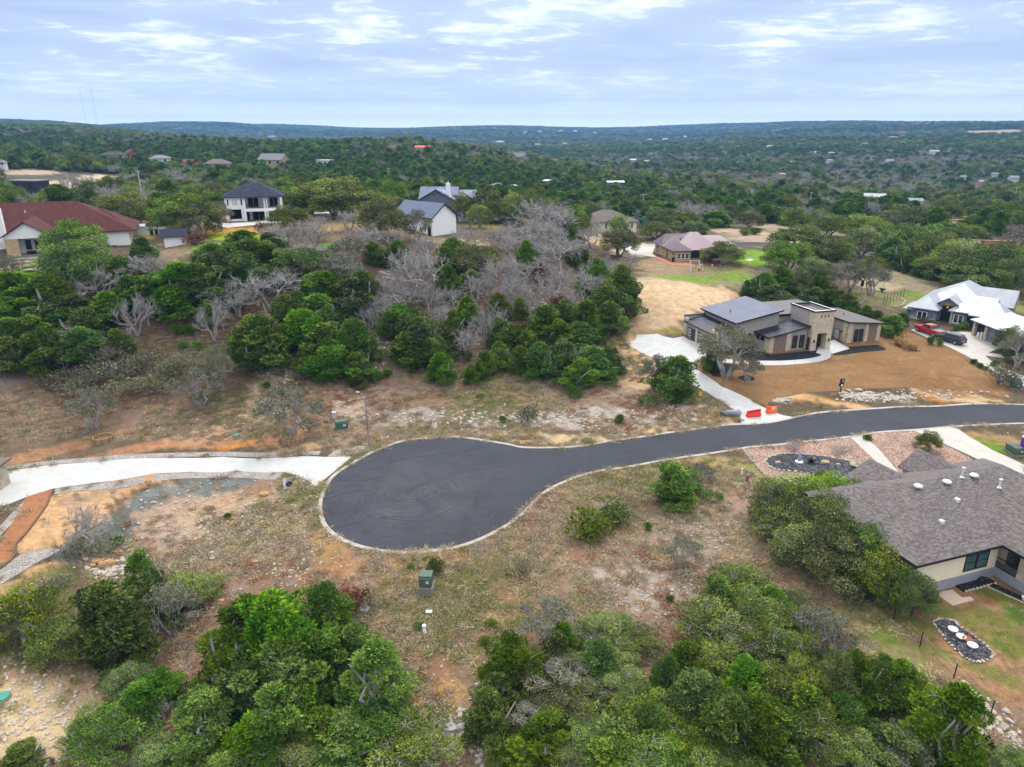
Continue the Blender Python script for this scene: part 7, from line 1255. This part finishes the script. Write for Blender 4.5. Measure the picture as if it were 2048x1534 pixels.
FOOT = [(h.matrix_basis.inverted(), h.matrix_basis.copy(), f) for h, f in ((hA, (-10.6, 14, -13.9, 13.3)), (hM, (0, 31.6, -3, 11.5)), (hB, (-3.7, 9, -1.7, 15)), (hN, (0, 16.8, -.6, 13.5)), (hT, (-4.4, 12.9, 0, 11)), (hW, (0, 7.6, 0, 13)), (hF, (-13.4, 5, 0, 17)), (h2, (0, 16, -.5, 11)), (hR, (-12, 19.6, 0, 22)))]
def clear_of_houses(x, y, mg=1.3):
    """a trunk that would stand inside a house moves to just outside its nearest wall"""
    for inv, mw, (a, b, c, d) in FOOT:
        q = inv @ Vector((x, y, 0))
        if a - mg < q.x < b + mg and c - mg < q.y < d + mg:
            e = min((q.x - a, 'a'), (b - q.x, 'b'), (q.y - c, 'c'), (d - q.y, 'd'))[1]
            if e == 'a': q.x = a - mg
            elif e == 'b': q.x = b + mg
            elif e == 'c': q.y = c - mg
            else: q.y = d + mg
            w_ = mw @ q; x, y = w_.x, w_.y
    return x, y
def place_tree(kind, cx, cy, w_, h_):
    if kind == 'J': f_ = .87 if cy < 780 else .98; cy += h_ * (1 - f_) * .3; w_ *= f_; h_ *= f_
    elif kind in 'BK': w_ *= .9; h_ *= .9
    elif kind == 'O' and cy > 1130: w_ *= .9; h_ *= .88
    hb = 2.
    for _ in range(6):
        p = hitz(cx, cy, hb); D_ = depth(p); th = math.atan2(CAM_H - p.z, math.hypot(p.x, p.y))
        a = w_ / 2 * D_ / FPX; v_ = h_ / 2 * D_ / FPX
        b2 = v_ ** 2 - (a * math.sin(th)) ** 2
        hb = max(math.sqrt(max(b2, 0)) / math.cos(th), .42 * a)
    x, y = clear_of_houses(p.x, p.y) if kind in 'JTOVBK' else (p.x, p.y)
    return add_plant(kind, (x, y, H(x, y) - .05), 2 * a, 2 * hb, cx, cy)
for tl in TREES.replace('\n', '').split(';'):
    q = tl.split()
    if q: place_tree(q[0], *map(float, q[1:]))
tree_xy = [(o.location.x, o.location.y, wd) for o, _, _, _, wd in plants]

# ------------------------------------------------------------------ the wider woodland
OPEN = [(330, [(0,384),(280,374),(280,414),(0,414)]),
 (600, [(0,340),(60,338),(250,352),(255,375),(190,388),(0,395)]),
 (360, [(1310,452),(1480,440),(1580,452),(1700,470),(1760,500),(1680,515),(1480,500),(1300,475)]),
 (300, [(1480,535),(1560,520),(1700,525),(1860,550),(2048,600),(2048,680),(1480,620)]),
 (300, [(1180,400),(1300,400),(1300,500),(1180,500)]),
 (240, [(0,400),(330,400),(400,440),(400,560),(0,560)]),
 (206, [(420,360),(600,360),(620,470),(420,470)]),
 (222, [(780,360),(990,360),(1000,500),(760,500)]),
 (222, [(620,415),(760,415),(760,460),(620,460)]),
 (400, [(1840,425),(2048,425),(2048,460),(1840,455)]),
 (300, [(1700,480),(2048,480),(2048,560),(1840,560)]),
 (330, [(1640,440),(1840,440),(1900,500),(1700,500)]),
 (3000, [(280,266),(360,270),(420,276),(360,280),(280,276)]),
 (3000, [(1920,262),(2048,258),(2048,274),(1930,276)])]   # open ground: (out to this distance, outline)
def in_open(px, py, rr_):
    r_ = np.zeros(len(px), bool)
    for l_, P in OPEN: r_ |= inside(P, px, py) & (rr_ < l_)
    return r_

nrng = np.random.default_rng(5)
R_, A_ = [], []
r_ = 185.
while r_ < 6100:
    s_ = max(5.6, r_ * .0072); a = np.arange(rad(-46), rad(46), s_ / r_)
    A_.append(a + nrng.uniform(-.5, .5, len(a)) * s_ / r_); R_.append(r_ + nrng.uniform(-.5, .5, len(a)) * s_)
    r_ += s_ * .92
A_ = np.concatenate(A_); R_ = np.concatenate(R_)
X_, Y_ = R_ * np.sin(A_), R_ * np.cos(A_); Z_ = heights(X_, Y_)
dd_ = Y_ * cP - (Z_ - CAM_H) * sP; PXx = CX + FPX * X_ / dd_; PYy = CY - FPX * (Y_ * sP + (Z_ - CAM_H) * cP) / dd_
ok = ~in_open(PXx, PYy, R_) & ~((R_ < 215) & (PXx < 1330))
ok &= ~((R_ < 300) & (PYy > 470) & (PXx < 2110) & (PXx > -60))
txy = np.array(tree_xy)
for i in np.where(ok & (R_ < 420))[0]:
    if ((txy[:, 0] - X_[i]) ** 2 + (txy[:, 1] - Y_[i]) ** 2 < (txy[:, 2] * .45) ** 2).any(): ok[i] = False
for cx_, cy_, cr_ in FAR_CLEAR: ok &= (X_ - cx_) ** 2 + (Y_ - cy_) ** 2 > cr_ ** 2
# clearings by slow noise, and the grey of the bare creek woods
nz = np.sin(X_ * .013 + 1) * np.sin(Y_ * .011) + .6 * np.sin(X_ * .037 + Y_ * .029) + .4 * np.sin(X_ * .08 - Y_ * .06)
ok &= nrng.uniform(0, 1, len(nz)) > np.clip(.14 + .30 * (nz > .75) + .15 * (np.sin(X_ * .05 + 1.3) * np.sin(Y_ * .045) > .5) + .14 * ((PXx > 1250) & (PYy > 265)), 0, .9)
X_, Y_, Z_, R_, PXx, PYy, nz = (q[ok] for q in (X_, Y_, Z_, R_, PXx, PYy, nz))
greyp = np.clip(.17 + .26 * np.sin(X_ * .006 + Y_ * .011) + .2 * np.sin(X_ * .017 - Y_ * .009 + 2) + .42 * ((PXx > 1180) & (PYy > 322) & (PYy < 362)) + .2 * ((PXx > 1300) & (PYy >= 362) & (PYy < 450)), .03, .75)
uu = nrng.uniform(0, 1, len(X_)); oakp = np.clip(.4 + .35 * np.sin(X_ * .009 + Y_ * .012), .1, .8)
kindx = np.where(uu < greyp, 2, np.where(nrng.uniform(0, 1, len(X_)) < oakp, 1, 0))
WD = np.maximum(5.6, R_ * .0072) * nrng.uniform(.75, 1.7, len(X_)); HT = np.minimum(WD * nrng.uniform(.62, .95, len(X_)), 9.5) * np.where(kindx == 2, .9, 1.)
order = np.argsort(R_); taken = np.zeros(len(R_), bool); cnt = {0: sum(o.name.startswith('juniper') for o, *_ in plants), 1: sum(o.name.startswith('oak') for o, *_ in plants), 2: sum(o.name.startswith('bare') for o, *_ in plants)}
for i in np.where(R_ < 260)[0]: X_[i], Y_[i] = clear_of_houses(X_[i], Y_[i])
for i in order:
    k_ = int(kindx[i])
    if cnt[k_] >= 300 or not (-20 < PXx[i] < 2070) or R_[i] > 430: continue
    cnt[k_] += 1; taken[i] = True
    add_plant('JOB'[k_], (X_[i], Y_[i], Z_[i] - .05), WD[i], HT[i], PXx[i], PYy[i] - 10, False)
# labels: what it looks like and where it stands among the landmarks
def dirword(dx, dy):
    if abs(dx) > abs(dy) * 1.3: return 'right of' if dx > 0 else 'left of'
    return 'below' if dy > 0 else 'above'
buckets = {}
for o, ph, px, py, wd in plants:
    nm, lx, ly = min(LANDMARKS, key=lambda q: (q[1] - px) ** 2 + ((q[2] - py) * 1.6) ** 2)
    dx, dy = px - lx, py - ly
    w_ = dirword(dx, dy); buckets.setdefault((ph, w_, nm), []).append((math.hypot(dx, dy), o))
for (ph, w_, nm), L in buckets.items():
    L.sort(key=lambda q: q[0])
    for i, (_, o) in enumerate(L):
        if len(L) == 1: o['label'] = f'{ph if len(ph.split()) + len(nm.split()) < 13 else SHORT[ph]} {w_} the {nm}'
        elif i < 20:
            o['label'] = f'{ph}, {ORD[i]}nearest of those {w_} the {nm}'
            if len(o['label'].split()) > 16: o['label'] = f'{SHORT[ph]}, {ORD[i]}nearest {w_} the {nm}'
            if len(o['label'].split()) > 16: o['label'] = f'{SHORT[ph]} {ORD[i]}{w_} the {nm}'
        else: o['label'] = f'{SHORT[ph]} far {w_} the {nm} in the wood'; o['group'] = f'{ph}s in the wood {w_} the {nm}'
# the rest of the wood, which reads as one mass
lo = [];
pc = bpy.data.collections.new('woodland_kinds')
def lo_proto(pair, i):
    cm, tm = pair
    o = bpy.data.objects.new('wood_kind_%02d' % i, cm); pc.objects.link(o)
for i in range(5): lo_proto(PROTO['J'][i], i); lo_proto(PROTO['O'][i], 5 + i)
for i in range(3): lo_proto((PROTO['B'][i] if i < 2 else PROTO['K'][0]), 10 + i)
vi = np.where(kindx == 2, nrng.integers(10, 13, len(kindx)), kindx * 5 + nrng.integers(0, 5, len(kindx)))
def scatter(name, pos, scl, rot, vidx, coll):
    me = bpy.data.meshes.new(name); me.vertices.add(len(pos)); me.vertices.foreach_set('co', np.asarray(pos, np.float32).ravel())
    for an_, ty, dat, fld in (('sc', 'FLOAT_VECTOR', scl, 'vector'), ('rot', 'FLOAT', rot, 'value'), ('vi', 'INT', vidx, 'value')):
        a = me.attributes.new(an_, ty, 'POINT'); a.data.foreach_set(fld, np.ascontiguousarray(dat, np.int32 if ty == 'INT' else np.float32).ravel())
    o = bpy.data.objects.new(name, me); C.objects.link(o)
    g = bpy.data.node_groups.new(name, 'GeometryNodeTree')
    g.interface.new_socket('Geometry', in_out='INPUT', socket_type='NodeSocketGeometry'); g.interface.new_socket('Geometry', in_out='OUTPUT', socket_type='NodeSocketGeometry')
    N = g.nodes; gi = N.new('NodeGroupInput'); go = N.new('NodeGroupOutput'); ip = N.new('GeometryNodeInstanceOnPoints'); ci = N.new('GeometryNodeCollectionInfo')
    ci.inputs['Collection'].default_value = coll; ci.inputs['Separate Children'].default_value = True; ci.inputs['Reset Children'].default_value = True
    def na(n_, ty):
        q = N.new('GeometryNodeInputNamedAttribute'); q.data_type = ty; q.inputs['Name'].default_value = n_; return q.outputs[0]
    ip.inputs['Pick Instance'].default_value = True
    cx_ = N.new('ShaderNodeCombineXYZ'); L_ = g.links
    L_.new(na('rot', 'FLOAT'), cx_.inputs[2]); L_.new(cx_.outputs[0], ip.inputs['Rotation'])
    L_.new(na('sc', 'FLOAT_VECTOR'), ip.inputs['Scale']); L_.new(na('vi', 'INT'), ip.inputs['Instance Index'])
    L_.new(gi.outputs[0], ip.inputs['Points']); L_.new(ci.outputs[0], ip.inputs['Instance']); L_.new(ip.outputs[0], go.inputs[0])
    md = o.modifiers.new('scatter', 'NODES'); md.node_group = g
    return tag(o, kind='stuff')
k_ = ~taken
tag(scatter('woodland', np.column_stack([X_, Y_, Z_ - .2])[k_], np.column_stack([WD, WD, HT])[k_], nrng.uniform(0, 6.28, k_.sum()), vi[k_], pc), 'mixed juniper, oak and bare woodland covering the far ridges and valley', 'woodland')

# ground cover: dry tussocks, forbs and limestone pieces between the trees
gc = bpy.data.collections.new('ground_cover_kinds')
M_DRY = [leaf_mat('dry_grass_tan', (.25, .18, .095), (.40, .30, .165), (.54, .43, .27), .03, .1), leaf_mat('dry_grass_grey', (.21, .17, .12), (.35, .29, .205), (.50, .43, .32), .03, .1), leaf_mat('dry_grass_rust', (.19, .09, .05), (.32, .16, .09), (.44, .25, .15), .03, .1), leaf_mat('low_green_forbs', (.12, .13, .035), (.21, .22, .06), (.31, .30, .10), .03, .1)]
for i in range(4):
    rng = np.random.default_rng(90 + i); n_ = 150
    P = rng.normal(size=(n_, 3)) * np.array((.3, .3, 0)); D = rng.normal(size=(n_, 3)) * .75 + np.array((0, 0, .8)); L = rng.uniform(.3, .8, n_)
    gc.objects.link(bpy.data.objects.new('cover_kind_%02d' % i, leaf_mesh('tussock', P, D, L, L * .075, rng.uniform(.2, .8, n_), M_DRY[i], rng)))
ROAD_ARR = np.array([tuple(p) for p in RW])
SHEETS = [np.array([tuple(p) for p in wpoly(P)]) for P in (drive_w, drive_m, lawn_m, [(1485,899),(1824,858),(2048,850),(2048,1000),(1900,985),(1574,989)])] + [ROAD_ARR, np.array([tuple(p) for p in BED2])]
N_ = 52000
a = nrng.uniform(rad(-44), rad(44), N_); r_ = 30 + 100 * nrng.uniform(0, 1, N_) ** .85
gx, gy = r_ * np.sin(a), r_ * np.cos(a)
for P in SHEETS:
    k_ = ~inside(P, gx, gy); gx, gy = gx[k_], gy[k_]
gz = heights(gx, gy)
gd = gy * cP - (gz - CAM_H) * sP; gpx = CX + FPX * gx / gd; gpy = CY - FPX * (gy * sP + (gz - CAM_H) * cP) / gd
BARE = [[(0,950),(330,940),(560,950),(560,990),(480,1010),(330,1020),(240,1100),(200,1140),(110,1140),(0,1210)],[(0,1330),(170,1360),(200,1440),(140,1534),(0,1534)],[(1200,600),(1500,560),(1500,690),(1330,720),(1260,700)],[(1500,700),(2048,660),(2048,800),(1540,830)],[(1800,1130),(2048,1130),(2048,1200),(1900,1215)],[(0,470),(600,440),(1000,440),(1000,500),(300,510),(0,520)],[(0,885),(560,875),(560,915),(0,930)]]
k_ = np.ones(len(gx), bool)
for P in BARE: k_ &= ~inside(P, gpx, gpy) | (nrng.uniform(0, 1, len(gx)) < .05)
cl_ = np.sin(gx * .5 + 1) * np.sin(gy * .43) + .7 * np.sin(gx * .21 - gy * .17) + .4 * np.sin(gx * 1.1 + gy * .9)
k_ &= nrng.uniform(-1.5, 1.2, len(gx)) < cl_
gx, gy, gz, cl_, gpx, gpy = gx[k_], gy[k_], gz[k_], cl_[k_], gpx[k_], gpy[k_]
t_ = np.sin(gx * .16 + 2) * np.sin(gy * .13 + 1) + nrng.normal(size=len(gx)) * .55
gv = np.where(t_ > .75, 3, np.where(t_ > .1, 0, np.where(t_ > -.35, 1, np.where(t_ > -.85, 0, 2))))
yard = (gpx > 1780) & (gpy > 1180) & (gpx - 1780 > (gpy - 1200) * .78); 
gs = nrng.uniform(.55, 1.15, len(gx)) * np.where(yard, .35, 1.)
scatter('dry_grass', np.column_stack([gx, gy, gz - .03]), np.column_stack([gs * 1.05, gs * 1.05, gs * .45]), nrng.uniform(0, 6.28, len(gx)), gv, gc)
sc_c = bpy.data.collections.new('stone_kinds'); M_LIME = simple('limestone', (.44, .39, .33), .95, .2, 2.)
for i in range(3):
    b_ = MB().blob((0, 0, .12), (.5, .36, .26), random.Random(i), 7, 4, .25)
    sc_c.objects.link(bpy.data.objects.new('stone_kind_%02d' % i, mb_mesh('stone', b_, M_LIME)))
XYl, SSl = [], []
for px, py, rx, ry, n_, s0 in [(430,1040,190,90,520,.24),(560,1070,110,80,200,.2),(900,836,170,18,150,.34),(1060,838,170,18,180,.36),(1190,836,160,24,160,.34),(1340,815,70,36,100,.3),(1400,1190,160,80,240,.2),(1300,1190,150,60,180,.18),(1720,793,40,9,140,.5),(1790,797,40,7,110,.5),(1560,801,28,6,70,.5),(60,1420,150,110,500,.24),(560,750,40,30,120,.3),(760,690,40,60,150,.4),(1960,1450,80,70,120,.34),(1740,1440,110,40,160,.3),(930,1470,50,70,180,.3),(1420,1060,120,60,300,.18),(880,1250,120,120,160,.16),(1240,1090,140,60,160,.16),(230,1140,60,24,120,.4),(920,495,60,8,60,.6),(700,810,60,40,160,.25),(620,1140,120,60,160,.2),(100,535,50,12,60,.5),(1090,600,60,50,120,.4),(1870,790,150,10,120,.35),(400,860,120,30,80,.25)]:
    c0, c1, c2, c3 = G(px, py), G(px - rx, py), G(px, py - ry), G(px, py + ry)
    ex = (c0 - c1).xy; ey = (c2 - c3).xy / 2
    u, v_ = nrng.normal(size=n_) * .5, nrng.normal(size=n_) * .5
    XYl.append(np.column_stack([c0.x + ex.x * u + ey.x * v_, c0.y + ex.y * u + ey.y * v_])); SSl.append(s0 * nrng.uniform(.4, 1.5, n_) ** 1.6)
XY = np.vstack(XYl); SS = np.concatenate(SSl)
k_ = np.ones(len(XY), bool)
for P in SHEETS: k_ &= ~inside(P, XY[:, 0], XY[:, 1])
XY, SS = XY[k_], SS[k_]
tag(scatter('stones', np.column_stack([XY, heights(XY[:, 0], XY[:, 1])]), np.column_stack([SS, SS, SS]), nrng.uniform(0, 6.28, len(XY)), nrng.integers(0, 3, len(XY)), sc_c), kind='stuff')

# ------------------------------------------------------------------ haze
m = bpy.data.materials.new('haze'); m.use_nodes = True; t = NT(m.node_tree); t.n.clear()
o_ = t.new('ShaderNodeOutputMaterial'); pv = t.new('ShaderNodeVolumePrincipled')
pv.inputs['Color'].default_value = (.24, .52, 1, 1); pv.inputs['Density'].default_value = 1.3e-4; pv.inputs['Anisotropy'].default_value = 0.
t.l.new(pv.outputs[0], o_.inputs['Volume'])
zlo = float(TZ.min()) - 2
tag(MB().box(-6420, 6420, -6420, 6420, zlo, 150).build('haze', m), kind='stuff')
